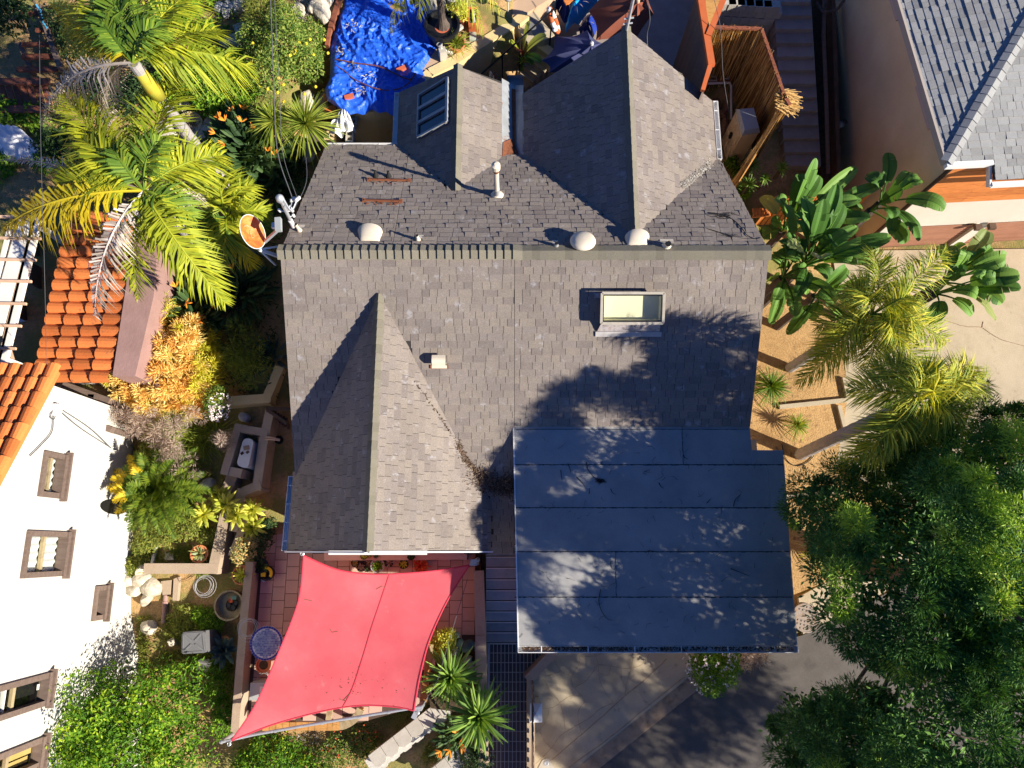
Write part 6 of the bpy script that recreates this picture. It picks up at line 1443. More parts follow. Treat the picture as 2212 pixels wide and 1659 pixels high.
# ================================================================ retaining blocks at the bottom
def blockrow(lab, a, b, n, z, face):
    t = thing('block_retaining_wall', lab, 'retaining wall', P(*a, z - .5)); A, B = P(*a, z), P(*b, z); d = (B - A) / n; dn = d.normalized(); s = V((dn.y, -dn.x, 0))
    if s.y > 0: s = -s
    if s.x < 0: s = -s
    for k in range(n):
        c = A + d * (k + .5); w2 = d.length / 2 - .005
        for l in range(4):
            zz = z - .16 * l; off = s * (.05 * l) + dn * (d.length / 2 * (l % 2))
            pts = [c + off - dn * w2 - s * .15, c + off + dn * w2 - s * .15, c + off + dn * w2 + s * .10, c + off + dn * w2 * .5 + s * .17, c + off - dn * w2 * .5 + s * .17, c + off - dn * w2 + s * .10]
            MB().prism([V((p.x, p.y, zz)) for p in pts], depth=.15).build('wall_block', M['block' if l == 0 else 'block_face'], t)
blockrow('row of pale retaining blocks stepping down through the front garden', T14(1640, 1110), T14(1000, 1610), 6, .92, 1)
blockrow('second short row of retaining blocks below the spiky yucca', T14(1830, 1490), T14(1500, 1760), 4, .75, 1)
# ================================================================ plants
def perp(d, up=V((0, 0, 1))):
    s = d.cross(up)
    if s.length < 1e-3: s = d.cross(V((1, 0, 0)))
    return s.normalized()
def bez(a, b, c, t): return a * (1 - t) ** 2 + b * 2 * t * (1 - t) + c * t * t
def frond(o, base, tip, arch, n, ll, lw, drop=.25, lift=.25, phi=(78, 30), s0=.14, jit=.12, tm=(0, 1), rach=.018, plum=0., roll=0., dm=0., rt=.9):
    base, tip = V(base), V(tip); mid = (base + tip) / 2 + V((0, 0, arch)); pts = [bez(base, mid, tip, i / 16) for i in range(17)]
    o.tube(pts, [rach * (1 - .8 * i / 16) for i in range(17)], 5, rt, 1 if dm else 0)
    for k in range(n):
        t = s0 + (1 - s0) * (k + .5) / n; p = bez(base, mid, tip, t); d = (bez(base, mid, tip, min(1, t + .03)) - bez(base, mid, tip, t - .03)).normalized()
        s = perp(d); n_ = s.cross(d)
        if roll: s, n_ = s * math.cos(roll) + n_ * math.sin(roll), n_ * math.cos(roll) - s * math.sin(roll)
        env = math.sin(math.pi * min(1, (t - s0) / (1 - s0) * .80 + .16)) ** .7
        for sd in (-1, 1):
            ph = R(phi[0] + (phi[1] - phi[0]) * t + rng.gauss(0, 9)); li = lift + rng.gauss(0, jit) + (rng.uniform(-1, 1) * plum)
            ax = (d * math.cos(ph) + s * sd * math.sin(ph) + n_ * li).normalized(); Ln = ll * env * U(.82, 1.1); w = lw * (.7 + .3 * env)
            q = p + ax * Ln * .5; e = p + ax * Ln + V((0, 0, -drop * Ln * U(.5, 1.4))); ws = (d - ax * d.dot(ax)).normalized() * w / 2
            o.add([p - ws * .5, p + ws * .5, q + ws, q - ws, e], [(0, 1, 2, 3), (3, 2, 4)], U(*tm))
def palm(name, lab, crown, base, r, fr, cat='palm tree', tm='trunk', group=None):
    t = thing(name, lab, cat, base, group); b = V(base); c = V(crown); mid = (b + c) / 2
    n = 26; pts = [b.lerp(c, i / n) for i in range(n + 1)]
    MB().tube(pts, [r * (1.25 - .3 * i / n) * (1.05 if i % 2 else .96) for i in range(n + 1)], 12, .5).build('trunk', M[tm], t, smooth=False)
    for f in fr:
        o = MB(); kind = f.get('m', 'palm_leaf'); g = {k: v for k, v in f.items() if k not in ('m', 'tip', 'z', 'base')}
        frond(o, f.get('base', c), P(*f['tip'], f['z']), **g); o.build('frond', M[kind], t)
    return t
def kite(o, p, ax, nrm, L_, W_, tints, m=0, fold=.25):
    s = np.cross(ax, nrm); s /= np.linalg.norm(s, axis=1, keepdims=True) + 1e-9
    up = np.cross(s, ax); L_ = L_[:, None]; W_ = W_[:, None]
    v = np.stack([p, p + ax * L_ * .45 + s * W_ * .5 + up * W_ * fold, p + ax * L_, p + ax * L_ * .45 - s * W_ * .5 + up * W_ * fold], axis=1)
    return o.np(v, [(0, 1, 2), (0, 2, 3)], tints, m)
NR = np.random.default_rng(11)
def unit(a): return a / (np.linalg.norm(a, axis=1, keepdims=True) + 1e-9)
def leafcloud(o, blobs, N, L_, W_, up=.5, shell=.6, jit=.5, m=0, tlo=0., thi=1., lump=.18, down=-.25, hi=0., HOLE=None):
    """leaf-sized faces through the outer part of a set of ellipsoids"""
    b = np.array(blobs, float); wgt = (b[:, 3] * b[:, 4] * b[:, 5]) ** (2 / 3); ii = NR.choice(len(b), N, p=wgt / wgt.sum())
    d = unit(NR.normal(size=(N, 3))); lowm = d[:, 2] < down; d[lowm, 2] *= -1
    B = b[ii]; ph = (ii * 1.7)[:, None]
    lm = 1 + lump * np.sin(d[:, :1] * 5 + ph) * np.cos(d[:, 1:2] * 5 - ph) + lump * .7 * np.sin(d[:, 2:3] * 7 + 2 * ph) * np.sin(d[:, :1] * 9 - ph)
    r = (shell + (1 - shell) * NR.random((N, 1)) ** .6) * lm
    p = B[:, :3] + d * B[:, 3:6] * r
    out = unit(d / B[:, 3:6])
    nrm = unit(out * .6 + np.array([[0, 0, up]]) + NR.normal(size=(N, 3)) * jit)
    ax = NR.normal(size=(N, 3)) + out * .35; ax = unit(ax - nrm * (ax * nrm).sum(1, keepdims=True))
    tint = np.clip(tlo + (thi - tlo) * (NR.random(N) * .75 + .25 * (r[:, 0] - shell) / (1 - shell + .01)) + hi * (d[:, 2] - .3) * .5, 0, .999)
    lr_, wr_ = L_ * NR.uniform(.7, 1.25, N), W_ * NR.uniform(.75, 1.2, N)
    if HOLE:
        k = np.array([not HOLE(q) for q in p]); p, ax, nrm, lr_, wr_, tint = p[k], ax[k], nrm[k], lr_[k], wr_[k], tint[k]
    kite(o, p, ax, nrm, lr_, wr_, tint, m)
    return o
def puffs(o, C_, Rr, n, L_, W_, m=0, tl=(0, 1), bias=.35, out=None):
    """bunches of narrow leaves spraying out from each centre"""
    K = len(C_); c = np.repeat(np.array(C_), n, axis=0); rr = np.repeat(np.array(Rr), n)[:, None]; N = K * n
    d = NR.normal(size=(N, 3)); 
    if out is not None: d += np.repeat(np.array(out), n, axis=0) * bias * 2.2
    d[:, 2] += bias; d = unit(d); st = NR.uniform(.15, .75, (N, 1)); p = c + d * rr * st
    nrm = unit(NR.normal(size=(N, 3)) + d * .2); ax = unit(d + NR.normal(size=(N, 3)) * .28); nrm = unit(nrm - ax * (ax * nrm).sum(1, keepdims=True))
    base = np.repeat(NR.uniform(tl[0], tl[1], K), n); tint = np.clip(base * .6 + .4 * NR.random(N) * (tl[1] - tl[0]) + tl[0] * .4, 0, .999)
    kite(o, p, ax, nrm, L_ * NR.uniform(.7, 1.3, N), W_ * NR.uniform(.8, 1.3, N), tint, m, .1); return o
def blade(o, c, az, el, Ln, w, droop, t, m=0, seg=4, fold=.35, tipw=.06, belly=.5):
    d0 = V((math.cos(az) * math.cos(el), math.sin(az) * math.cos(el), math.sin(el))); s = V((-math.sin(az), math.cos(az), 0)); vs = []
    for i in range(seg + 1):
        f = i / seg; p = c + d0 * (Ln * f) + V((0, 0, -droop * Ln * f * f)); wd = w * (tipw if i == seg else (.45 + .55 * math.sin(math.pi * min(1, f / (2 * belly) if f < belly else .5 + .5 * (f - belly) / (1 - belly))) if f < 1 else tipw)) / 2
        n_ = s.cross(d0); vs += [p - s * wd + n_ * wd * fold, p, p + s * wd + n_ * wd * fold]
    fs = []
    for i in range(seg): b = i * 3; fs += [(b, b + 1, b + 4, b + 3), (b + 1, b + 2, b + 5, b + 4)]
    o.add(vs, fs, t, m)
def rosette(o, c, n, Ln, w, el=(5, 85), droop=.15, m=0, tl=(0, 1), jl=.2, seg=4, fold=.35, belly=.4, parts=None, single=None, mt=None, az0=None):
    for k in range(n):
        f = (k + .5) / n; az = k * 2.39996 + U(-.2, .2); e = R(el[0] + (el[1] - el[0]) * f ** 1.25 + rng.gauss(0, 4)); l = Ln * U(1 - jl, 1 + jl * .4) * (1 - .3 * f)
        q = MB() if single is not None else o
        blade(q, V(c), az, e, l, w * U(.8, 1.15), droop * U(.5, 1.5) * (1 - f), min(.99, max(0, U(*tl))), m, seg, fold, belly=belly)
        if single is not None: q.build('blade', mt, single)
def paddle(par, base, tip, wd, arch, m='paddle', pet=.42, roll=0., torn=.25, name='leaf'):
    base, tip = V(base), V(tip); mid = (base + tip) / 2 + V((0, 0, arch)); o = MB(); pts = [bez(base, mid, tip, i / 14) for i in range(15)]
    o.tube(pts, [.024 * (1 - .75 * i / 14) for i in range(15)], 5, .9)
    n = 13; nt_ = rng.random(); tn = U(.1, .8)
    for sd in (-1, 1):
        k = 0; fl = U(.1, .45)
        while k < n:
            m2 = min(n, k + (rng.choice((1, 2, 3)) if rng.random() < torn else 6)); jn = U(-.15, .15) if torn > .2 else 0; dr = U(.0, .25) * torn; vs = []; fs = []
            for i in range(k, m2 + 1):
                f = i / n; t = pet + (1 - pet) * f; p = bez(base, mid, tip, t); d = (bez(base, mid, tip, min(1, t + .02)) - bez(base, mid, tip, t - .02)).normalized(); s = perp(d); n_ = s.cross(d)
                if roll: s, n_ = s * math.cos(roll) + n_ * math.sin(roll), n_ * math.cos(roll) - s * math.sin(roll)
                w2 = wd / 2 * max(.02, math.sin(math.pi * (f * .86 + .11)) ** .55) if f < .985 else .02
                e = p + s * sd * w2 * .97 + n_ * w2 * (fl + jn) + d * w2 * .25; h = p + s * sd * w2 * .5 + n_ * w2 * (fl + jn) * .75 + d * w2 * .1; e.z -= dr * w2
                vs += [p, h, e]
            for i in range(m2 - k): b = i * 3; fs += [(b, b + 1, b + 4, b + 3), (b + 1, b + 2, b + 5, b + 4)]
            if m2 < n or True:
                if rng.random() < torn and len(vs) > 5: vs[2] = vs[2].lerp(vs[1], U(.0, .7))
            o.add(vs, fs, min(.99, max(0, tn + U(-.08, .08)))); k = m2
    return o.build(name, M[m], par)
# ---------------------------------------------------------------- two tall king palms and a small one (upper left)
b1 = PG(507, 425); C1 = P(288, 136, 6.8)

def kf(tip, z, **k):
    d = dict(tip=tip, z=z, arch=.45, n=84, ll=.74, lw=.040, drop=.32, lift=.12, rach=.028, jit=.2); d.update(k); return d
p1 = palm('king_palm', 'tall palm with a golden crownshaft and dead hanging fronds in the top left corner', C1, b1, .105, [
    kf((180, -40), 6.6, m='palm_leaf'), kf((240, -60), 6.9, m='palm_deep'), kf((330, -50), 6.7, m='palm_deep'), kf((115, 8), 6.2, m='palm_gold', ll=.5), kf((140, 60), 6.0, m='palm_leaf', roll=.5),
    kf((208, 82), 6.3, m='palm_gold', ll=.42, arch=.55), kf((548, 146), 5.9, m='palm_leaf', arch=.75, lift=-.2, drop=.5, tm=(.3, 1)), kf((475, 70), 6.3, m='palm_leaf', roll=.3), kf((430, -20), 6.5, m='palm_leaf'),
    kf((92, 262), 4.8, m='palm_dead', arch=.9, drop=.8, ll=.55), kf((238, 262), 4.6, m='palm_dead', arch=.8, drop=.9, ll=.6), kf((345, 60), 7.0, m='palm_deep', ll=.5), kf((200, 20), 6.9, m='palm_deep', ll=.5),
    kf((410, 135), 5.4, m='palm_dead', arch=.7, drop=.9, ll=.5)])
o = MB(); g0_, g1_ = b1.lerp(C1, .80), b1.lerp(C1, 1.0); o.tube([g0_, g0_.lerp(g1_, .3), g1_], [.125, .14, .085], 14, .5); o.build('crownshaft', M['crownshaft'], p1, smooth=True)
C2 = P(312, 412, 5.6); b2 = V((C2.x, C2.y, G(C2.x, C2.y)))
p2 = palm('king_palm', 'large green palm spreading bright fronds over the orange tiled garden room', C2, b2, .12, [
    kf((132, 200), 5.5, n=88, ll=.82, lift=.2), kf((385, 168), 5.7, n=88, ll=.80, lift=.25, tm=(.3, 1)), kf((243, 320), 6.0, n=34, ll=.5, m='palm_deep'), kf((478, 335), 5.1, n=84, m='palm_leaf', ll=.76, roll=-.25, tm=(0, .6)),
    kf((8, 492), 5.0, n=90, ll=.80, lw=.044, m='palm_gold', arch=.75, lift=-.15, drop=.5), kf((486, 655), 4.6, n=92, ll=.66, arch=.95, m='palm_leaf', lift=0, drop=.4, tm=(.4, 1)),
    kf((205, 682), 4.4, n=60, ll=.5, arch=.8, m='palm_dead', drop=.75, lift=0), kf((300, 645), 4.4, n=44, ll=.5, arch=.6, m='palm_leaf'), kf((2, 346), 4.3, n=44, ll=.28, arch=.7, m='palm_dead', drop=.6),
    kf((175, 300), 5.8, n=76, m='palm_leaf', ll=.74), kf((350, 300), 6.1, n=40, m='palm_deep', ll=.55), kf((420, 470), 5.2, n=44, m='palm_deep', ll=.55), kf((440, 430), 4.6, n=30, m='palm_dead', ll=.4, drop=.9),
    kf((120, 400), 5.4, n=80, m='palm_leaf', ll=.76, roll=.35), kf((345, 540), 5.0, n=46, m='palm_leaf', ll=.5)])
C3 = P(492, 470, 3.9); b3 = V((C3.x, C3.y, 2.0))
palm('young_palm', 'young palm with arching fronds behind the orange satellite dish', C3, b3, .09, [
    kf((545, 398), 4.3, n=40, ll=.5), kf((582, 462), 3.9, n=40, ll=.45), kf((545, 575), 3.3, n=42, ll=.48, m='palm_gold', drop=.6), kf((470, 560), 3.4, n=36, m='palm_deep'), kf((405, 500), 3.7, n=36, m='palm_deep'), kf((420, 400), 4.2, n=36, m='palm_leaf'), kf((480, 385), 4.4, n=34, m='palm_leaf'), kf((600, 500), 3.5, n=34, ll=.45, m='palm_deep'), kf((505, 540), 3.6, n=34, m='palm_leaf')])
fp_ = thing('fan_palm', 'small dark fan palm tucked under the large green palm', 'palm tree', PG(425, 465))
for (u, v, r, a0) in ((420, 462, .5, 1.0), (400, 505, .4, .2), (448, 480, .4, 2.0)):
    c = P(u, v, 3.3); o = MB()
    for k in range(26):
        az = a0 + 4.6 * k / 26; blade(o, c, az, .25, r * U(.85, 1.1), .05, .12, U(0, 1), fold=.5)
    o.tube([c, V((c.x + .1, c.y - .1, 1.9))], .014, 5, .5); o.build('leaf', M['palm_deep'], fp_)
# hanging frond tips of a palm beyond the top edge, with its potted trunk
pp = thing('potted_palm', 'potted palm with a shaggy grey trunk in a big black tub on the upper patio', 'potted palm', P(955, 70, 2.7))
c = P(957, 88, 2.72); pot(c + V((.02, .05, 0)), .40, .5, M['black'], parent=pp, name='tub', n=26); MB().lathe(c + V((.02, .05, .40)), [(.35, 0), (0, .02)], 20).build('soil', M['brick'], pp)
tb = c + V((.04, .08, .4)); tt_ = V((tb.x, tb.y + .05, 5.2)); MB().tube([tb, tb.lerp(tt_, .05), tb.lerp(tt_, .12), tt_], [.17, .12, .085, .075], 10, .5).build('trunk', M['bark'], pp)
for tip, z in (((843, 70), 3.9), ((1045, 75), 3.8), ((1080, 25), 4.2), ((905, 40), 4.2), ((880, -40), 5.2), ((1000, -80), 5.6)):
    o = MB(); frond(o, tt_, P(*tip, z), .9, 44, .38, .022, drop=.7, lift=-.1, tm=(.4, 1)); o.build('frond', M['palm_leaf' if tip[0] < 1000 else 'queen_leaf'], pp)
# ---------------------------------------------------------------- feathery queen palms on the right
def qf(tip, z, **k):
    d = dict(tip=tip, z=z, arch=.55, n=110, ll=.58, lw=.022, drop=.3, lift=.1, plum=.75, rach=.022, m='queen_leaf', jit=.25, tm=(0, .8)); d.update(k); return d
bq = P(1728, 982, .36); Cq = P(1972, 868, 6.0)
palm('queen_palm', 'feathery palm with a ringed leaning trunk beside the conifer', Cq, bq, .115, [
    qf((1835, 838), 5.7), qf((1808, 1030), 4.6, tm=(0, .4)), qf((1858, 985), 5.4), qf((2140, 828), 6.0, tm=(.5, 1)), qf((2080, 905), 6.0, tm=(.4, 1)), qf((1985, 790), 6.3), qf((2100, 790), 6.1, tm=(.5, 1)), qf((1930, 955), 5.4), qf((2030, 950), 5.7, tm=(.4, 1)), qf((1900, 780), 6.0), qf((1960, 850), 6.6, n=40), qf((2010, 845), 6.6, n=44, tm=(.5, 1))], group=None)
bq2 = P(1706, 795, .36); Cq2 = V((bq2.x, bq2.y, 4.5))
palm('queen_palm', 'feathery palm with fronds reaching over the tan driveway above the other feathery palm', Cq2, bq2, .10, [
    qf((2045, 540), 4.7), qf((1885, 545), 4.6), qf((1765, 705), 3.9), qf((1725, 830), 3.4, tm=(.2, .9)), qf((2005, 840), 4.0, tm=(.4, 1)), qf((2045, 740), 4.2), qf((1870, 800), 3.9, tm=(.4, 1)), qf((1960, 640), 5.0), qf((1760, 770), 3.8, tm=(.4, 1)), qf((1985, 700), 4.7), qf((1830, 620), 4.6), qf((1935, 745), 4.6, tm=(.3, .9))])
# ---------------------------------------------------------------- giant bird of paradise clumps
def bop(lab, stems, tips, wd, zs=(3.2, 4.4), kind='paddle'):
    s0 = P(*stems[0][:2], .4); t = thing('bird_of_paradise_tree', lab, 'broadleaf plant', s0); cr = []
    for (u, v, zt) in stems:
        b = P(u, v, zt); g_ = V((b.x - .1, b.y - .05, .3)); MB().tube([g_, b], [.11, .085], 9, .5).build('stem', M['bark'], t); cr.append(b)
    for i, tp in enumerate(tips):
        u, v = tp[0], tp[1]; z = tp[2] if len(tp) > 2 else U(*zs); q = P(u, v, z); b = min(cr, key=lambda c: (c - q).length + U(0, .8))
        paddle(t, b, q, wd * U(.85, 1.15), U(.3, .75), kind if rng.random() < .88 else 'paddle_pale', pet=U(.30, .45), roll=U(-.5, .5), torn=U(.1, .8))
    return t
bop('dense clump of giant bird of paradise leaves at the right end of the cottage', [(1690, 600, 2.6), (1735, 575, 2.8), (1690, 500, 2.5), (1760, 640, 2.4)],
    [(1762, 342), (1728, 376), (1850, 362), (1808, 398), (1905, 398), (1852, 490), (1925, 512), (1878, 562), (1872, 612), (1848, 642), (1815, 708, 2.6), (1700, 722, 2.2), (1668, 660, 2.2), (1645, 425, 2.4), (1695, 440), (1665, 480), (1880, 470), (1898, 540), (1780, 430), (1820, 440), (1790, 600), (1750, 690, 2.4), (1660, 560, 2.2), (1840, 560), (1800, 520), (1770, 380), (1720, 460), (1860, 430), (1665, 700, 2.1), (1720, 640), (1655, 610, 2.0), (1830, 670, 2.8), (1740, 500), (1700, 530), (1885, 645, 3.2), (1770, 560), (1680, 580, 2.6), (1650, 510, 2.2)] + [(U(1655, 1870), U(400, 690), U(2.4, 3.9)) for _ in range(34)], .33)
bop('small clump of torn broad leaves in front of the beige house corner', [(1880, 455, 2.8), (1900, 440, 3.0)], [(1918, 330, 3.6), (1988, 388, 3.8), (2040, 452, 3.8), (1955, 525, 3.0), (1985, 520, 3.2), (1925, 505, 3.0), (1965, 372, 3.8), (1930, 470, 3.4), (1950, 410, 3.8), (1870, 380, 3.4)], .34)
bop('dark clump of giant bird of paradise leaves over the tan driveway', [(2020, 635, 2.9), (2035, 610, 3.0)], [(2132, 498, 4.0), (2142, 535, 3.9), (2172, 555, 4.0), (2202, 595, 4.0), (2205, 622, 3.9), (2152, 692, 3.2), (2165, 655, 3.5), (2085, 540, 3.8), (2070, 570, 3.6), (2120, 600, 3.9), (2110, 640, 3.6), (2030, 530, 3.4), (2008, 700, 2.6), (2150, 600, 3.9), (2180, 580, 3.8), (2100, 680, 3.2), (2060, 530, 3.5)], .36)
for (u, v, z, lab) in ((1075, 0, 0, ''),): pass
bn_ = thing('banana_plant', 'bright banana plant beside the shady garden steps', 'broadleaf plant', P(1125, 145, 1.3)); cb_ = P(1128, 122, 2.2); MB().tube([V((cb_.x, cb_.y, 1.2)), cb_], [.07, .05], 8).build('stem', M['paddle'], bn_)
for (u, v, z, w_, m_) in ((1146, 48, 3.3, .30, 'paddle_pale'), (1180, 78, 3.1, .26, 'paddle_pale'), (1100, 92, 2.9, .22, 'chartreuse'), (1168, 135, 2.6, .24, 'paddle'), (1118, 110, 2.9, .2, 'red_bits'), (1150, 140, 2.4, .22, 'paddle')): paddle(bn_, cb_, P(u, v, z), w_, .25, m_, pet=.15, roll=U(-.2, .2), torn=.12)
bp2 = MB(); rosette(bp2, P(1131, 131, 2.35), 16, .32, .03, (0, 60)); bp2.build('spiky_bromeliad', M['chartreuse'], **L('small spiky yellow green bromeliad in front of the banana plant', 'bromeliad'))
# ---------------------------------------------------------------- the big conifer-like tree
bt_ = P(1868, 1226, .25); tr_ = thing('fern_pine_tree', 'huge fine leaved evergreen tree shading the garage roof and the street', 'tree', bt_)
BL = [(8.3, .2, 6.3, 2.2, 1.8, 1.3), (6.3, -.6, 5.8, 1.55, 1.4, 1.05), (8.3, 1.5, 5.3, 1.8, .9, .9), (7.2, -2.8, 6.0, 2.0, 1.6, 1.3), (5.6, -3.2, 5.0, .9, 1.0, .9), (9.9, -2.5, 6.2, 2.1, 2.1, 1.5), (7.5, -5.2, 5.3, 1.7, 1.4, 1.1), (10.2, .7, 6.7, 1.5, 1.5, 1.1), (9.4, -5.3, 5.8, 2.2, 1.8, 1.2), (6.0, .7, 4.4, .9, .8, .7), (7.3, -.9, 6.6, 1.0, 1.0, .7), (5.5, -3.3, 3.7, .8, .8, .6), (6.0, -4.2, 4.2, .9, .8, .7), (6.4, -4.0, 4.8, 1.1, 1.0, .8), (12.7, -8.1, 6.3, 1.9, 1.6, 1.0), (14.6, -7.6, 6.4, 1.6, 1.5, 1.0), (7.3, .9, 4.4, 1.2, 1.0, .7), (8.9, -1.0, 4.6, 1.6, 1.4, .7)]  # the two easternmost blobs are out of view, added to shade driveway and street
def clumps(o, C_, Rr, n, L_, W_, m, tl, outs):
    """rounded masses of narrow leaves, each leaf pointing away from the middle of its mass"""
    K = len(C_); c = np.repeat(np.array(C_), n, axis=0); rr = np.repeat(np.array(Rr), n)[:, None]; N = K * n; ou = np.repeat(np.array(outs), n, axis=0)
    d = unit(NR.normal(size=(N, 3)) + ou * .35 + np.array([[0, 0, .25]])); ph = np.repeat(np.arange(K) * 1.3, n)[:, None]
    lm = 1 + .16 * np.sin(d[:, :1] * 6 + ph) * np.cos(d[:, 1:2] * 6 - ph) + .10 * np.sin(d[:, 2:3] * 9 + ph) * np.cos(d[:, :1] * 11 + ph)
    p = c + d * rr * np.array([[1, 1, .8]]) * (.25 + .65 * NR.random((N, 1)) ** .7) * lm
    ax = unit(d + NR.normal(size=(N, 3)) * .32 + np.array([[0, 0, .12]])); nrm = unit(d * .5 + NR.normal(size=(N, 3)) * .6); nrm = unit(nrm - ax * (ax * nrm).sum(1, keepdims=True))
    bt = np.repeat(NR.uniform(tl[0], tl[1], K), n); kite(o, p, ax, nrm, L_ * NR.uniform(.7, 1.3, N), W_ * NR.uniform(.8, 1.3, N), np.clip(bt * .55 + .45 * NR.random(N), 0, .999), m, .12); return o
pc_, pr_, po_ = [], [], []
tot = sum((a * b * c) ** (2 / 3) for *_, a, b, c in BL)
def hole(p): return p[2] > 5.6 and NZ.noise(V((p[0] * 1.1, p[1] * 1.1, p[2] * 1.1 + 7))) > (.02 if p[0] < 10.8 else -.12)
def depth(p): return min(((p[0] - x) / a) ** 2 + ((p[1] - y) / b) ** 2 + ((p[2] - z) / c) ** 2 for x, y, z, a, b, c in BL)
for (x, y, z, a, b, c) in BL:
    n = int(2600 * (a * b * c) ** (2 / 3) / tot) + 3
    for k in range(n):
        for tr in range(30):
            d = V((rng.gauss(0, 1), rng.gauss(0, 1), rng.gauss(0, 1))).normalized()
            if d.z < -.2: d.z *= -1
            p = (x + d.x * a * .88, y + d.y * b * .88, z + d.z * c * .88 + U(-.15, .15))
            if depth(p) > .55 and not hole(p): break
        else: continue
        if any((p[0] - q[0]) ** 2 + (p[1] - q[1]) ** 2 + (p[2] - q[2]) ** 2 < .095 for q in pc_): continue
        pc_.append(p); pr_.append(U(.17, .46)); po_.append((d.x, d.y, d.z))
bs = {i for i in range(len(pc_)) if rng.random() < (.12 if pc_[i][0] < 6.8 else .55)}; o = MB(); dk = [i for i in range(len(pc_)) if i not in bs]; brt = sorted(bs)  # sunlit leaf colour goes mostly to tufts on the sunny side
NLF = 760
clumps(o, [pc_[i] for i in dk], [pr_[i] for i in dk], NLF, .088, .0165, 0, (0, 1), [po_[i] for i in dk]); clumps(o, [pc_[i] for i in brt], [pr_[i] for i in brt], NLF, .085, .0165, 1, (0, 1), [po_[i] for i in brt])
leafcloud(o, blobs=[(x, y, z - .55, a * .9, b * .9, c * .62) for x, y, z, a, b, c in BL], N=58000, L_=.12, W_=.05, up=.8, shell=.35, thi=.35, lump=.1)  # inner fill in dark tints only, crown shade put into the colour
o.build('crown', [M['pine_leaf'], M['pine_sunlit']], tr_); open('/tmp/n.txt','w').write(str(len(pc_)))
tk = MB(); b = V(bt_); ms_ = V((8.5, -.6, 4.2)); tk.tube(cat_curve([b + V((0, 0, -.2)), b + V((.05, -.05, 1.2)), b + V((.1, -.1, 2.4)), V((8.4, -.5, 3.6))], 5), [.34, .31, .29, .28, .27, .26, .26, .25, .25, .24, .23, .22, .22, .21, .2, .2][:16], 12, .5); tk.build('trunk', M['bark'], tr_)
for (x, y, z, *_r) in BL:
    lm = MB(); e = V((x, y, z)); s = V((8.4, -.5, 3.4)); lm.tube(cat_curve([s, s.lerp(e, .5) + V((0, 0, -.3)), e], 6), [.075 - .005 * i for i in range(13)], 8, .5)
    for k in range(4): f = e + V((U(-1, 1) * _r[0] * .8, U(-1, 1) * _r[1] * .8, U(-.3, .8) * _r[2])); lm.tube(cat_curve([e, e.lerp(f, .5) + V((0, 0, .1)), f], 4), [.035 - .003 * i for i in range(9)], 6, .5)
    lm.build('limb', M['bark'], tr_)
# ---------------------------------------------------------------- shrubs made of real leaves
def shrub(name, lab, uvs, m, N, L_, W_, cat='shrub', group=None, stem=True, zt=None, kind=None, **kw):
    bl = []
    for q in uvs:
        u, v, r, h = q[:4]; base = PG(u, v) if len(q) < 5 else P(u, v, q[4]); rr = r * SS * (H - base.z) / F; bl.append((base.x, base.y, base.z + h * .45, rr, rr, h * .6))
    b0 = bl[0]; t = thing(name, lab, cat, (b0[0], b0[1], b0[2] - b0[5] * .75), group); o = MB(); leafcloud(o, bl, N, L_, W_, **kw)
    o.build('foliage', M[m] if isinstance(m, str) else [M[x] for x in m], t)
    if stem:
        s = MB()
        for x, y, z, a, b_, c in bl:
            for k in range(4): s.tube([V((x, y, z - c * .8)), V((x + U(-.5, .5) * a, y + U(-.5, .5) * b_, z + c * .3))], [.02, .008], 5, .5)
        s.build('branches', M['bark'], t, kind='stuff')
    return t
def fruits(t, bl, n, r, m, name):
    o = MB()
    for k in range(n):
        u, v, rad, h = rng.choice(bl)[:4]; b = PG(u + U(-.8, .8) * rad, v + U(-.8, .8) * rad, h * U(.75, 1.0)); o.lathe(b, [(0, -r), (r * .8, -r * .5), (r, 0), (r * .8, r * .5), (0, r)], 7, U(0, 1))
    o.build(name, M[m], t, kind='stuff')
lem = [(640, 140, 62, 1.3), (600, 195, 55, 1.1), (680, 175, 45, 1.1), (570, 120, 45, .9), (625, 80, 50, .9), (690, 110, 35, .9)]
t = shrub('lemon_shrub', 'rounded lemon shrub dotted with yellow fruit beside the blue tarp', lem, 'citrus_leaf', 9500, .075, .034, up=.7)
fruits(t, lem, 26, .04, 'lemon', 'lemons')
shrub('feathery_shrub', 'soft yellow green feathery shrub at the top behind the lemon shrub', [(575, 45, 40, .9), (605, 30, 30, .8), (560, 90, 30, .7), (590, -10, 40, .8)], 'cover', 5200, .10, .016, up=.5)
shrub('ivy_mass', 'glossy bright green ivy under the dead palm fronds', [(430, 190, 50, .7), (500, 175, 55, .7), (470, 225, 50, .6), (535, 215, 40, .6), (400, 160, 40, .6), (360, 215, 40, .6)], 'ivy_leaf', 6500, .085, .06, cat='ivy', up=.9)
shrub('ivy_mass', 'bright green ivy patch near the grey stones at the top', [(420, 30, 30, .5), (405, 55, 25, .4), (460, 5, 20, .4), (450, 75, 24, .35)], 'ivy_leaf', 1500, .085, .06, cat='ivy', up=.9)
shrub('ivy_mass', 'green ivy around the rumpled white sheet', [(30, 258, 40, .5, 2.55), (90, 268, 35, .5, 2.5), (125, 310, 30, .4, 2.4), (15, 365, 40, .4, 2.2), (110, 355, 34, .4, 2.2), (80, 240, 25, .3, 2.5)], 'ivy_leaf', 2800, .08, .055, cat='ivy', up=.9)
shrub('leafy_tree', 'dark leafy tree over the redwood stair in the top left corner', [(20, 30, 60, 1.4, 3.4), (60, 70, 45, 1.0, 3.4), (-30, 90, 60, 1.2, 3.4), (75, 5, 45, 1., 3.4)], 'dark_leaf', 4800, .10, .05, cat='tree', up=.5)
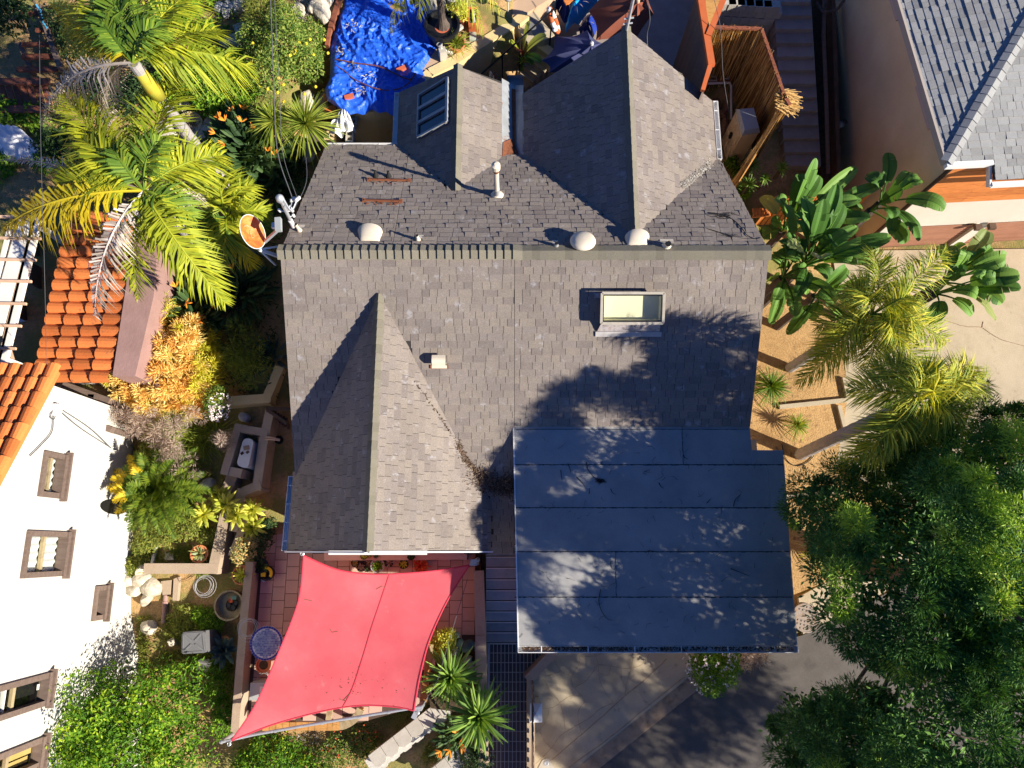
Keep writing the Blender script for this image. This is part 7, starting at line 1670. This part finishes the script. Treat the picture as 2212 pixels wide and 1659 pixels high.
shrub('leafy_shrub', 'dark green shrub between the two tall palms', [(330, 230, 60, .8), (250, 220, 60, .8), (200, 110, 60, .8), (330, 120, 60, .7), (150, 60, 40, .6), (130, 330, 40, .6), (240, 380, 60, .5)], 'dark_leaf', 6500, .09, .045, up=.7)
lim = [(312, 1495, 76, 2.9), (425, 1478, 68, 2.5), (345, 1580, 85, 3.1), (272, 1560, 55, 2.7), (440, 1580, 55, 2.1), (275, 1645, 60, 2.5), (385, 1670, 75, 2.4)]
shrub('lime_green_tree', 'dense bright green small tree in front of the white house at the bottom', lim, 'lime_leaf', 21000, .088, .042, cat='tree', up=.35, shell=.5, hi=.35, lump=.26)
shrub('lime_green_shrub', 'bright green shrub at the bottom below the tip of the red sail', [(600, 1625, 55, 1.0), (560, 1650, 45, .9), (650, 1640, 35, .7), (680, 1655, 35, .6)], 'lime_leaf', 4800, .08, .038, up=.55, shell=.5, hi=.3)
t = shrub('rose_shrub', 'low shrub dotted with red rose hips beside the retaining blocks', [(745, 1605, 40, .45), (785, 1590, 35, .45), (720, 1640, 35, .4), (790, 1625, 30, .4)], 'citrus_leaf', 3300, .05, .024, up=.6)
fruits(t, [(745, 1605, 40, .45), (785, 1590, 35, .45), (720, 1640, 35, .4)], 60, .018, 'red_bits', 'rose_hips')
t = shrub('boxwood_ball', 'round yellow green shrub at the upper right edge of the red sail', [(962, 1383, 26, .6, 1.0), (972, 1372, 18, .55, 1.0), (955, 1396, 18, .5, 1.0)], 'chartreuse', 2300, .045, .03, up=.6)
t = shrub('white_flower_bush', 'rounded bush covered in small white flowers under the garage gutter', [(1530, 1440, 46, 1.0, .05), (1510, 1420, 30, .9, .05), (1555, 1425, 30, .9, .05), (1525, 1465, 30, .7, .05)], 'ivy_leaf', 4200, .06, .032, up=.6)
def blossoms(t, bl, n, sz, m):
    o = MB(); b = np.array([(*P(u, v, z + h * .45), r * SS * (H - z) / F, r * SS * (H - z) / F, h * .6) for u, v, r, h, z in bl]); d = unit(NR.normal(size=(n, 3))); d[:, 2] = abs(d[:, 2]); ii = NR.integers(0, len(b), n); p = b[ii, :3] + d * b[ii, 3:6] * NR.uniform(.95, 1.08, (n, 1))
    for k in range(3):
        ax = unit(NR.normal(size=(n, 3)) + np.array([[0, 0, .3]])); kite(o, p, ax, unit(NR.normal(size=(n, 3)) * .4 + np.array([[0, 0, 1.]])), np.full(n, sz), np.full(n, sz * .8), NR.random(n))
    o.build('blossoms', M[m], t, kind='stuff')
blossoms(t, [(1530, 1440, 46, 1.0, .05), (1510, 1420, 30, .9, .05), (1555, 1425, 30, .9, .05), (1525, 1465, 30, .7, .05)], 240, .045, 'flower_white')
t = shrub('white_flower_shrub', 'small shrub of tiny white flowers beside the orange succulent bush', [(480, 875, 25, .7, 1.9), (470, 890, 20, .6, 1.8), (492, 855, 18, .6, 1.9)], 'citrus_leaf', 1100, .05, .024, up=.6); blossoms(t, [(482, 878, 26, .7, 1.9), (474, 895, 18, .6, 1.8)], 150, .04, 'flower_white')
shrub('green_shrub', 'leafy green shrub against the alley wall beside the patio', [(575, 1165, 26, .6, 1.0), (585, 1140, 20, .5, 1.0), (560, 1190, 20, .4, 1.0)], 'dark_leaf', 1500, .06, .03, up=.6)
shrub('bougainvillea_sprig', 'pinkish yellow leafed shrub growing over the planter wall corner', [(540, 1185, 24, .6, 1.3), (528, 1200, 18, .5, 1.3), (555, 1170, 14, .4, 1.3)], 'succulent', 800, .05, .035, up=.7)
shrub('green_hedge', 'dark bushy plants growing along the patio wall beside the small tree', [(488, 1480, 26, .7), (500, 1520, 22, .7), (480, 1440, 20, .5), (495, 1560, 24, .6)], 'ivy_leaf', 2000, .08, .03, up=.5)
shrub('green_shrub', 'low leafy plants beside the half barrel planter', [(455, 1335, 22, .35), (475, 1345, 16, .3), (440, 1325, 16, .3)], 'ivy_leaf', 900, .09, .025, up=.4)
shrub('juniper', 'dark green bushy plant at the bottom between the block wall and the entry walk', [(1035, 1650, 30, .5, .5), (1015, 1640, 22, .4, .5), (1042, 1620, 14, .4, .5)], 'dark_leaf', 1600, .06, .018, up=.4)
shrub('fallen_reed_grass', 'straw coloured grass under the garage gutter beside the flowering bush', [(1600, 1412, 26, .4, .05), (1630, 1408, 20, .35, .05)], 'plume', 800, .22, .014, up=.3)
# succulent orange stick bush
fsb = [(355, 745, 60, 1.25), (420, 770, 65, 1.25), (330, 805, 60, 1.2), (395, 830, 70, 1.25), (455, 800, 45, 1.0), (350, 860, 45, 1.0), (300, 790, 40, 1.0), (440, 740, 40, 1.0), (425, 870, 40, .9), (470, 850, 35, .8), (300, 840, 40, .9), (380, 700, 35, .8)]
fst = thing('fire_stick_bush', 'large orange and yellow stick succulent bush beside the garden room', 'shrub', PG(390, 810)); ctr, rad, outs = [], [], []
for (u, v, r, h) in fsb:
    b = PG(u, v); rr = r * SS * (H - b.z) / F
    for k in range(int(30 * (r / 50) ** 2)):
        d = V((rng.gauss(0, 1), rng.gauss(0, 1), abs(rng.gauss(0, 1)))).normalized(); ctr.append((b.x + d.x * rr * .85, b.y + d.y * rr * .85, b.z + .3 + d.z * h * .75)); rad.append(U(.16, .26)); outs.append((d.x, d.y, d.z))
o = MB(); gi = [i for i in range(len(ctr)) if ctr[i][0] > P(452, 800, 2).x or rng.random() < .12]; gs_ = set(gi); ri = [i for i in range(len(ctr)) if i not in gs_]
puffs(o, [ctr[i] for i in ri], [rad[i] for i in ri], 100, .12, .020, 0, (0, 1), .6, [outs[i] for i in ri]); puffs(o, [ctr[i] for i in gi], [rad[i] for i in gi], 100, .12, .020, 1, (0, 1), .6, [outs[i] for i in gi]); o.build('stems', [M['firestick'], M['firestick_green']], fst)
s = MB()
for i in range(0, len(ctr), 2): b = V(wloc(fst)); s.tube([b + V((U(-.3, .3), U(-.3, .3), 0)), V(ctr[i])], [.03, .012], 5, U(0, 1))
s.build('branches', M['firestick_green'], fst)
f2 = thing('fire_stick_bush', 'small yellow green stick succulent beside the mauve parapet', 'shrub', PG(350, 665)); o = MB(); cc2 = [tuple(PG(350 + rng.gauss(0, 10), 668 + rng.gauss(0, 16), U(.5, 1.0))) for _ in range(16)]; puffs(o, cc2, [.2] * 16, 60, .14, .016, 0, (.2, 1), .6); o.build('stems', M['firestick_green'], f2)
f3 = thing('green_stick_bush', 'dark green twiggy bush in the shade right of the orange bush', 'shrub', PG(530, 770)); o = MB(); cc2 = [tuple(PG(528 + rng.gauss(0, 22), 775 + rng.gauss(0, 32), U(.2, .8))) for _ in range(34)]; puffs(o, cc2, [.25] * 34, 60, .16, .012, 0, (0, .6), .6); o.build('stems', M['grass_blade'], f3)
# ---------------------------------------------------------------- rosettes
def rose(name, lab, u, v, z, n, Ln, w, m, cat='yucca', el=(5, 85), single=False, stem=0., group=None, **kw):
    c = P(u, v, z); t = thing(name, lab, cat, V((c.x, c.y, max(0, z - stem - .1))), group)
    if stem: MB().tube([V((c.x, c.y, z - stem)), c], .05, 8, .5).build('stem', M['bark'], t)
    if single: rosette(None, c, n, Ln, w, el, single=t, mt=M[m], **kw)
    else: o = MB(); rosette(o, c, n, Ln, w, el, **kw); o.build('leaves', M[m], t)
    return t
rose('yucca', 'spiky green yucca just right of the red sail', 972, 1464, 1.75, 84, .76, .066, 'yucca_leaf', single=True, stem=.8, droop=.1, el=(-12, 80))
rose('yucca', 'larger spiky yucca leaning over the tiled entry walk at the bottom', 1034, 1549, 1.8, 88, .86, .066, 'yucca_leaf', single=True, stem=1.1, droop=.1, el=(-12, 80))
rose('yucca', 'small dark yucca head between the two large yuccas', 1020, 1500, 1.4, 40, .50, .05, 'yucca_leaf', stem=.6, droop=.15)
rose('agave', 'blue green agave beside the mosaic table wall', 482, 1405, 1.0, 30, .42, .11, 'agave_leaf', cat='agave', single=True, el=(5, 75), droop=.0, belly=.5)
rose('agave', 'big dark agave in the shady alley left of the front gable', 588, 775, 1.6, 44, .95, .09, 'agave_leaf', cat='agave', single=True, el=(5, 70), droop=.25)
rose('agave', 'second dark agave lower in the shady alley', 600, 700, 1.35, 26, .7, .08, 'agave_leaf', cat='agave', el=(5, 70), droop=.25)
for i, (u, v, r, lab) in enumerate(((592, 262, .75, 'left ponytail palm beside the blue tarp'), (660, 268, .95, 'right ponytail palm hanging over the roof edge'))):
    c = PG(u, v, 1.0); t = thing('ponytail_palm', lab, 'palm', c - V((0, 0, 1.0))); o = MB(); rosette(o, c, 260, r, .024, (-5, 85), droop=.55, jl=.3, seg=5); o.build('leaves', M['grass_blade'], t); MB().tube([c - V((0, 0, 1)), c], [.12, .06], 8).build('stem', M['bark'], t)
def bird(lab, u, v, r, n, z=None, fl=5, el=(10, 80)):
    c = PG(u, v, .15) if z is None else P(u, v, z); t = thing('bird_of_paradise', lab, 'flowering plant', c); o = MB()
    for k in range(n):
        az, e = U(0, 6.28), R(U(*el)); b = c + V((U(-.3, .3) * r, U(-.3, .3) * r, 0)); d = V((math.cos(az) * math.cos(e), math.sin(az) * math.cos(e), math.sin(e))); st_ = b + d * r * .55
        o.tube([b, st_], .010, 4, .6); blade(o, st_, az, e * .8, r * U(.45, .7), r * .13, .15, U(0, 1), fold=.4)
    o.build('leaves', M['dark_leaf'], t)
    for k in range(fl):
        az, e = U(0, 6.28), R(U(35, 80)); p = c + V((math.cos(az) * math.cos(e), math.sin(az) * math.cos(e), math.sin(e))) * r * 1.1; f = MB(); f.tube([c, p], .008, 4, .5)
        for q in range(6): blade(f, p, az + U(-1.2, 1.2), R(U(0, 60)), .15, .035, .1, U(0, 1), 1)
        f.build('flower', [M['dark_leaf'], M['flower_orange']], t)
    return t
bird('large dark bird of paradise clump with orange flowers above the service mast', 545, 345, 1.0, 210, fl=10); bird('bird of paradise left of the large clump beside the sloping palm trunk', 492, 372, .75, 120, fl=4)
bird('bird of paradise with orange flowers between the palm fronds and the orange bush', 425, 680, .85, 120, fl=6); bird('dark strappy plants in the shade under the young palm', 520, 640, .8, 90, fl=2)
bird('small bird of paradise with orange flowers between the block wall and the yucca', 985, 1590, .5, 70, z=.7, fl=5)
bird('leafy clump in the gap beside the service mast', 590, 400, .7, 60, fl=2)
cy = thing('cycad', 'dark cycad with golden yellow frond tips against the white house', 'cycad', PG(340, 1050)); cc = P(342, 1058, 2.1); MB().tube([V((cc.x, cc.y, 1.0)), cc], [.16, .13], 10).build('trunk', M['bark'], cy)
for k in range(54):
    az = k * 2.4; el = R(6 + 66 * (k / 54) ** 1.2); Ln = 1.12 * U(.8, 1.05); d = V((math.cos(az) * math.cos(el), math.sin(az) * math.cos(el), math.sin(el))); tip = cc + d * Ln + V((0, 0, -.30)); o = MB()
    gold = tip.x < cc.x - .1 and rng.random() < .7; frond(o, cc, tip, .22, 44, .20, .026, drop=.1, lift=.35, phi=(70, 45), s0=.1, rach=.012); 
    if gold:
        for i in range(len(o.t)):
            f = (V(o.v[o.f[i][0]]) - cc).length / Ln; o.m[i] = 1 if f > .62 else 0
    o.build('frond', [M['cycad_leaf'], M['cycad_gold']], cy)
# chartreuse dracaena heads
for i, (u, v, z, r, lab) in enumerate(((440, 1112, 1.6, .36, 'leftmost chartreuse rosette beside the planter wall'), (487, 1090, 1.9, .38, 'upper chartreuse rosette above the planter wall'), (510, 1112, 1.8, .36, 'middle chartreuse rosette over the planter wall'), (545, 1100, 1.7, .34, 'chartreuse rosette nearest the alley'), (545, 1140, 1.6, .34, 'lowest chartreuse rosette beside the patio'), (470, 1070, 1.8, .3, 'small chartreuse rosette behind the planter wall'))):
    rose('dracaena', lab, u, v, z, 34, r, .075, 'chartreuse', cat='foliage plant', el=(-10, 75), droop=.35, stem=.6, belly=.6, group='chartreuse rosettes by the planter wall')
# fountain grass with dry plumes
fg = thing('fountain_grass', 'fountain grass with dusty purple plumes below the orange bush', 'grass', PG(400, 940)); o = MB()
for (u, v) in ((380, 920), (420, 930), (440, 960), (400, 960), (455, 935)): rosette(o, PG(u, v, .1), 130, .75, .014, (15, 80), droop=.4, jl=.4)
for (u, v) in ((470, 935), (400, 980)): rosette(o, PG(u, v, .1), 110, .7, .014, (15, 80), droop=.4, jl=.4)
o.build('blades', M['grass_blade'], fg); o = MB(); cs5 = []
for (u, v, n, sp) in ((300, 915, 26, 26), (350, 925, 22, 22), (270, 905, 16, 16), (370, 985, 20, 18), (375, 1015, 18, 14), (365, 960, 16, 20), (485, 950, 14, 14), (395, 900, 12, 20)):
    for k in range(n): cs5.append(tuple(PG(u + rng.gauss(0, sp), v + rng.gauss(0, sp * .6), U(.6, 1.15))))
puffs(o, cs5, [.13] * len(cs5), 60, .10, .010, 0, (0, 1), .1); o.build('plumes', M['plume'], fg)
# patio pots
for i, (u, v, z, r, h, m_, pl_, lab) in enumerate((
        (786, 1201, 1.42, .075, .13, 'black', 'chartreuse', 'black pot with a trailing yellow plant on the pink ledge'), (798, 1199, 1.42, .065, .12, 'terracotta', 'succulent', 'terracotta pot beside the trailing plant on the pink ledge'), (812, 1200, 1.42, .06, .11, 'mauve', 'dark_leaf', 'small brown pot on the pink ledge'), (888, 1202, 1.42, .08, .14, 'black', 'dark_leaf', 'lone dark pot at the right of the pink ledge'),
        (767, 1216, 1.0, .085, .16, 'black', 'succulent', 'black nursery pot at the left of the potted row below the ledge'), (780, 1225, 1.0, .10, .18, 'black', 'plume', 'black pot with pale dry leaves in the row below the ledge'), (798, 1217, 1.0, .10, .18, 'black', 'plume', 'second black pot with dry leaves near the wall'), (793, 1226, 1.0, .09, .16, 'black', 'dark_leaf', 'dark pot nearest the top edge of the red sail'),
        (815, 1222, 1.0, .15, .22, 'grey_metal', 'ivy_leaf', 'large grey pot with a green and orange plant in the row'), (829, 1214, 1.0, .07, .14, 'cream_metal', 'dark_leaf', 'cream pot in the row below the ledge'), (840, 1216, 1.0, .09, .16, 'black', 'plume', 'round black pot right of the cream pot'), (872, 1219, 1.0, .10, .18, 'black', 'chartreuse', 'black pot with pale striped leaves standing apart'), (909, 1222, 1.0, .16, .22, 'terracotta', 'red_bits', 'terracotta pot with a red spiky plant near the sail seam'),
        (430, 1197, 1.15, .19, .2, 'terracotta', 'succulent', 'terracotta pot of succulents in the grass by the planter wall'), (521, 1242, 1.1, .2, .28, 'terracotta', 'chartreuse', 'terracotta pot with yellow succulents beside the patio wall'), (562, 1222, 1.0, .16, .22, 'black', 'dark_leaf', 'black pot with thin stems in the patio corner'), (485, 1385, .9, .1, .12, 'terracotta', 'succulent', 'tiny pot of succulents beside the blue green agave'),
        (990, 30, 2.72, .22, .28, 'terracotta', 'chartreuse', 'round orange bowl of yellow green foliage on the upper patio'), (986, 92, 2.72, .2, .2, 'terracotta', 'grass_blade', 'pot of arching yellow green grass on the upper patio'), (408, 266, 2.2, .30, .42, 'beige_plastic', 'plume', 'large beige pot with dry stems under the leaning palm trunk'))):
    t, tp_ = potted(u, v, z, r, h, m_, lab); o = MB()
    if pl_ in ('grass_blade',): rosette(o, tp_, 150, .48, .016, (5, 85), droop=.5)
    elif r > .2 and pl_ == 'chartreuse': leafcloud(o, [(tp_.x, tp_.y, tp_.z + .12, r * 1.2, r * 1.2, .25)], 700, .07, .03)
    elif pl_ == 'plume' and r > .2: leafcloud(o, [(tp_.x, tp_.y, tp_.z + .05, r * .7, r * .7, .16)], 260, .08, .01)
    else: rosette(o, tp_, 22, r * 1.5, r * .28, (0, 75), droop=.2)
    o.build('foliage', M[pl_], t)
pb = thing('rectangular_planter', 'orange rectangular planter box on the upper patio', 'planter', P(1021, 42, 2.7)); q = [P(*NT(x, y), 3.0) for x, y in ((888, 160), (1110, 160), (1112, 575), (892, 575))]; cen = sum(q, V()) / 4
for i in range(4):
    a, b = q[i], q[(i + 1) % 4]; MB().prism([a, b, cen + (b - cen) * .8, cen + (a - cen) * .8], zb=2.7).build('side', M['orange_paint'], pb)
MB().prism([cen + (p - cen) * .82 - V((0, 0, .08)) for p in q], zb=2.7).build('soil', M['dark_soil'], pb); o = MB()
for k in range(10): rosette(o, cen + V((U(-.1, .1), U(-.25, .25), -.06)), 8, .07, .02, (10, 70))
o.build('foliage', M['agave_leaf'], pb); MB().tube([P(*NT(1000, 230), 2.98), P(*NT(1030, 520), 2.98)], .03, 7).build('log', M['rock_grey'], pb)
MB().prism([P(*NT(x, y), 2.76) for x, y in ((915, 645), (1080, 650), (1070, 930), (920, 930))], depth=.06).build('glass_block', M['glass_block'], **L('pale green glass block on the patio below the orange planter box', 'glass block'))
for (x, y, s, r, lab) in ((620, 470, (.35, .12, .08), -.9, 'loose red brick leaning between the tub and the orange bowl'), (630, 580, (.3, .14, .08), -.85, 'pale brick beside the black tub')): MB().box(P(*NT(x, y), 3.0), s, Matrix.Rotation(r, 3, 'Z')).build('brick', M['brick' if 'red' in lab else 'block'], **L(lab, 'brick'))
rock(P(*NT(200, 230), 2.9), .26, .38, .3, M['rock'], 'boulder', lab='big cream boulder between the blue tarp and the black tub', rot=.2); rock(P(*NT(540, 70), 2.85), .2, .2, .2, M['rock_grey'], 'boulder', lab='pale boulder at the top edge behind the orange bowl')
sg2 = thing('solar_light', 'round solar light on a white stake on the upper patio', 'garden light', P(*NT(1815, 330), 2.7)); c = P(*NT(1815, 325), 2.7); MB().tube([c, c + V((0, 0, .45))], .014, 8).build('stake', M['white_plastic'], sg2); MB().lathe(c + V((0, 0, .46)), [(.03, -.02), (.085, .02), (.09, .06), (.06, .10), (0, .12)], 16).build('globe', M['galv'], sg2, smooth=True)
fl_ = thing('flood_light', 'chrome flood light on a concrete block at the corner of the blue tarp', 'flood light', P(*NT(290, 1230), 2.7)); c = P(*NT(300, 1250), 2.85); MB().box(c, (.2, .2, .28), Matrix.Rotation(.3, 3, 'Z'), taper=.8).build('block_base', M['block'], fl_); MB().lathe(P(*NT(240, 1070), 3.05), [(0, -.05), (.05, -.03), (.075, .06), (.06, .05), (0, .02)], 12, axis=(-.3, .3, .9)).build('lamp_head', M['galv'], fl_); MB().tube([c + V((0, 0, .1)), P(*NT(250, 1085), 3.02)], .015, 6).build('bracket', M['galv'], fl_)
MB().beam(P(*NT(360, 1160), 2.8), P(*NT(550, 1235), 2.78), .12, .06).build('white_plank', M['white_paint'], **L('short white plank lying beside the chrome flood light', 'plank'))
# rocks top left
for (x, y, r1, r2, m_, lab) in ((1895, 60, .17, .13, 'rock_grey', 'round grey stone left of the pebble row'), (1965, 80, .26, .16, 'rock_grey', 'big smooth grey pebble at the top'), (2040, 45, .16, .15, 'rock', 'cream stone in the pebble row'), (2005, 70, .1, .09, 'rock_grey', 'small grey stone touching the big pebble'), (2100, 45, .2, .15, 'rock', 'brown stone at the right of the pebble row'), (2085, 85, .13, .07, 'rock', 'narrow pale stone below the brown stone'), (2040, 95, .07, .08, 'rock_grey', 'tiny grey stone below the pebble row'),
                                (2080, 350, .5, .25, 'rock', 'large pale boulder under the palm frond tips'), (2120, 260, .35, .3, 'rock', 'pale boulder on the dirt slope at the top')): rock(PG(*T00(x, y), .06), r1, r2, .12, M[m_], 'stone', lab=lab)
for (x, y, r1, r2, lab) in ((1680, 1210, .5, .42, 'broad flat cream boulder beside the leaning palm trunk'), (1780, 1150, .45, .3, 'flat cream boulder right of the leaning palm trunk'), (1850, 1040, .35, .2, 'cream boulder above the bird of paradise'), (1420, 1160, .5, .35, 'white boulder behind the palm fronds'), (1590, 890, .2, .25, 'pale boulder above the beige pot')): rock(PG(*T00(x, y), .02), r1, r2, .16, M['rock'], 'boulder', lab=lab)
for (x, y, r1, r2, lab) in ((560, 90, .2, .4, 'tall pale slab stone at the top beside the redwood board'), (360, 85, .2, .16, 'grey white stone at the top behind the lemon shrub'), (430, 860, .2, .3, 'pale stone under the ponytail palms'), (550, 900, .2, .35, 'tan stone block below the lemon shrub'), (560, 20, .4, .3, 'broad pale boulder at the top left of the redwood board'), (440, 1300, .35, .22, 'tan stone beside the ponytail palm')): rock(PG(*T10(x, y), .05), r1, r2, .18, M['rock'], 'boulder', lab=lab)
# planting bed, right
for (u, v, n, Ln, m_, lab) in ((1665, 835, 240, .62, 'palm_deep', 'dark grassy ponytail plant against the right roof edge'), (1722, 918, 150, .42, 'grass_blade', 'tuft of green grass in the planting bed'), (1765, 1195, 160, .5, 'chartreuse', 'yellow grass clump beside the conifer'), (1712, 1132, 90, .22, 'ivy_leaf', 'small bright plant at the right roof edge'), (1750, 1175, 120, .4, 'plume', 'dry grass clump above the yellow grass')):
    c = P(u, v, .6); t = thing('grass_clump', lab, 'grass', P(u, v, .34)); o = MB(); rosette(o, c, n, Ln, .018, (-5, 85), droop=.5, jl=.4); o.build('blades', M[m_], t)
for (u, v, z, r, lab) in ((1625, 358, 2.0, .32, 'upper spiky air plant beside the storage cupboard'), (1617, 398, 1.8, .30, 'lower spiky air plant beside the roof corner'), (1588, 402, 1.7, .24, 'small spiky plant at the right corner of the roof'), (1690, 362, 2.2, .24, 'spiky plant under the bird of paradise leaves'), (1642, 505, 1.6, .26, 'spiky plant at the right roof edge'), (1652, 385, 1.8, .22, 'spiky plant between the air plants and the broad leaves')):
    rose('spiky_plant', lab, u, v, z, 46, r, .024, 'yucca_leaf', cat='foliage plant', el=(-10, 80), droop=.2, stem=.5)
shrub('leafy_plant', 'leafy green plant beside the foot of the storage cupboard', [(1575, 362, 14, .4, 1.5), (1590, 385, 14, .4, 1.3), (1600, 425, 16, .5, 1.0)], 'ivy_leaf', 700, .09, .05, up=.6)
cp = thing('redwood_crate', 'small slatted orange wood crate among the broad leaves', 'crate', P(1645, 470, 1.0))
for k in range(6): MB().beam(P(1627 + 7 * k, 450, 1.7), P(1630 + 6 * k, 466, 1.7), .05, .03).build('slat', M['orange_wood'], cp)
MB().beam(P(1626, 468, 1.66), P(1664, 464, 1.66), .05, .05).build('rail', M['orange_wood'], cp)
of2 = thing('wooden_fence', 'orange brown slatted fence behind the bird of paradise leaves', 'fence', P(1760, 440, .8))
for k in range(18): p = P(1680 + 12 * k, 425 - .8 * k, 2.2); MB().box((p.x, p.y, 1.35), (.095, .03, 1.7)).build('slat', M['orange_wood'], of2)
MB().beam(P(1672, 430, 2.25), P(1890, 408, 2.25), .06, .06).build('rail', M['orange_wood'], of2)
# cactus and stones in the right planter
cx = thing('prickly_pear', 'grey green prickly pear pads in the planter beside the round shrub', 'cactus', P(1000, 1400, 1.0))
for (u, v, rx, ry, a) in ((1010, 1395, .17, .12, .6), (992, 1390, .12, .10, 1.2), (985, 1372, .09, .08, .2)):
    o = MB(); c = P(u, v, 1.3); o.grid(lambda s, q: c + V((math.cos(a) * rx * math.sin(math.pi * q) * math.cos(6.283 * s) - math.sin(a) * ry * math.sin(math.pi * q) * math.sin(6.283 * s), math.sin(a) * rx * math.sin(math.pi * q) * math.cos(6.283 * s) + math.cos(a) * ry * math.sin(math.pi * q) * math.sin(6.283 * s), .05 * math.cos(math.pi * q))), 14, 8, .5); o.build('pad', M['agave_leaf'], cx, smooth=True)
MB().prism([P(u, v, .98) for u, v in ((940, 1390), (1036, 1385), (1046, 1500), (1000, 1540), (930, 1530), (922, 1460))], zb=.1).build('planter_soil', M['dark_soil'], kind='structure')
for (u, v, lab) in ((985, 1405, 'pale stone under the prickly pear'), (1010, 1425, 'brown stone beside the upper yucca'), (1018, 1440, 'mottled stone at the planter edge'), (957, 1420, 'pale stone between the sail and the yucca')): rock(P(u, v, 1.02), .13, .10, .1, M['rock'], 'stone', lab=lab)
hs2 = MB(); hs2.tube(cat_curve([P(998, 1386, 1.1), P(1022, 1386, 1.1), P(1027, 1400, 1.1), P(1028, 1448, 1.1)], 5), .014, 6); hs2.build('grey_pipe', M['grey_metal'], **L('grey pipe bent around the edge of the yucca planter', 'pipe'))
# wire loops
for (u, v, z, lab) in ((440, 1265, 1.2, 'coil of thin wire beside the half barrel'), (535, 1358, 1.55, 'coil of thin wire hanging on the patio wall')):
    o = MB()
    for k in range(5): c = P(u + U(-4, 4), v + U(-4, 4), z + .01 * k); r = U(.17, .24); o.tube([c + V((r * math.cos(6.283 * i / 20), r * math.sin(6.283 * i / 20), 0)) for i in range(21)], .004, 4, .5)
    o.build('wire_coil', M['cable_pale'], **L(lab, 'wire'))
# ground cover and litter
def cover(name, lab, polys, m, N, L_, W_, h=.05, elev=.3, cat='ground cover'):
    pts = []
    for poly in polys:
        us = [p[0] for p in poly]; vs = [p[1] for p in poly]; k = 0
        q = [V((a, b, 0)) for a, b in poly]; want = int(N / len(polys))
        while k < want:
            u, v = U(min(us), max(us)), U(min(vs), max(vs))
            if not inside(V((u, v, 0)), q): continue
            if NZ.noise(V((u * .022, v * .022, 3))) < -.10 and rng.random() < .9: k += 1; continue
            p = PG2(u, v); pts.append((p.x, p.y, p.z + U(0, h))); k += 1
    p = np.array(pts); n = len(p); ax = NR.normal(size=(n, 3)); ax[:, 2] = abs(ax[:, 2]) * elev + .1; ax = unit(ax); nr = unit(NR.normal(size=(n, 3)) + np.array([[0, 0, 1.5]])); o = MB()
    kite(o, p, ax, nr, L_ * NR.uniform(.6, 1.3, n), W_ * NR.uniform(.7, 1.2, n), NR.random(n)); o.build(name, M[m], kind='stuff', label=lab, category=cat)
def PG2(u, v):
    z = 1.2
    for _ in range(4): p = P(u, v, z); z = G(p.x, p.y)
    return P(u, v, z)
cover('grass', 'short green grass and weeds in the garden beside the white house', [[(280, 930), (500, 1000), (480, 1220), (290, 1230)], [(300, 1330), (470, 1340), (510, 1450), (300, 1450)], [(285, 1200), (440, 1180), (440, 1225), (285, 1235)]], 'cover', 22000, .10, .018, .06, .8, 'grass')
cover('weeds', 'low weeds on the slope of the front garden', [[(830, 1535), (940, 1525), (850, 1600), (770, 1659)], [(930, 1590), (990, 1560), (960, 1640), (900, 1659)], [(520, 1600), (760, 1580), (720, 1659), (520, 1659)]], 'cover', 5200, .06, .012, .04, .8, 'weeds')
cover('leaf_mulch', 'brown leaf mulch and wood chips on the upper garden slope', [[(440, 40), (540, 30), (550, 160), (450, 110)], [(640, 0), (700, 0), (690, 110), (640, 90)], [(390, 240), (480, 250), (490, 330), (400, 330)], [(560, 1600), (850, 1560), (700, 1659)]], 'litter_pale', 2600, .07, .022, .03, .12, 'leaf litter')
cover('undergrowth', 'tangled dark undergrowth in the shady side garden', [[(460, 420), (625, 420), (600, 560), (600, 860), (500, 860), (440, 640)], [(555, 300), (700, 320), (640, 430), (560, 420)]], 'dark_leaf', 5200, .16, .03, .25, .6, 'undergrowth')
cover('undergrowth', 'low green undergrowth beneath the two tall palms', [[(100, 240), (400, 190), (560, 240), (480, 330), (250, 400), (100, 380)], [(380, 0), (560, 0), (560, 260), (400, 200)]], 'ivy_leaf', 4200, .08, .045, .15, .5, 'undergrowth')
cover('bed_litter', 'dry leaf litter on the planting bed beside the palms', [[(1620, 640), (1820, 700), (1825, 1000), (1770, 1250), (1630, 1250)]], 'litter', 2600, .05, .012, .02, .1, 'leaf litter')
for (u, v, r, h, lab) in ((300, 1015, 24, .35, 'light green tuft at the foot of the white wall left of the cycad'), (318, 1175, 26, .3, 'light green tuft just above the boulder pile'), (365, 1150, 30, .28, 'light green tuft beside the fallen concrete post'), (415, 1140, 28, .28, 'light green tuft above the pot of succulents'), (300, 1222, 20, .3, 'weeds growing between the boulder pile and the white wall'), (395, 1105, 28, .3, 'light green tuft below the cycad'), (455, 1165, 20, .28, 'light green tuft against the inner side of the L shaped planter wall'), (330, 985, 24, .4, 'light green tuft above the cycad by the white wall'), (400, 1335, 30, .25, 'weeds left of the grey storage bin'), (445, 1228, 18, .22, 'weeds below the corner of the L shaped planter wall')):
    shrub('weed_tuft', lab, [(u, v, r, h), (u + 14, v - 8, r * .7, h * .8)], 'cover', 900, .09, .022, cat='weeds', group='low tufts beside the white house', stem=False, up=.5)
# text outlines become plain meshes
dg = bpy.context.evaluated_depsgraph_get()
for o in TXT:
    me = bpy.data.meshes.new_from_object(o.evaluated_get(dg)); n = bpy.data.objects.new('lettering', me); C.objects.link(n); n.parent = o.parent; n.matrix_local = o.matrix_local.copy(); bpy.data.objects.remove(o)
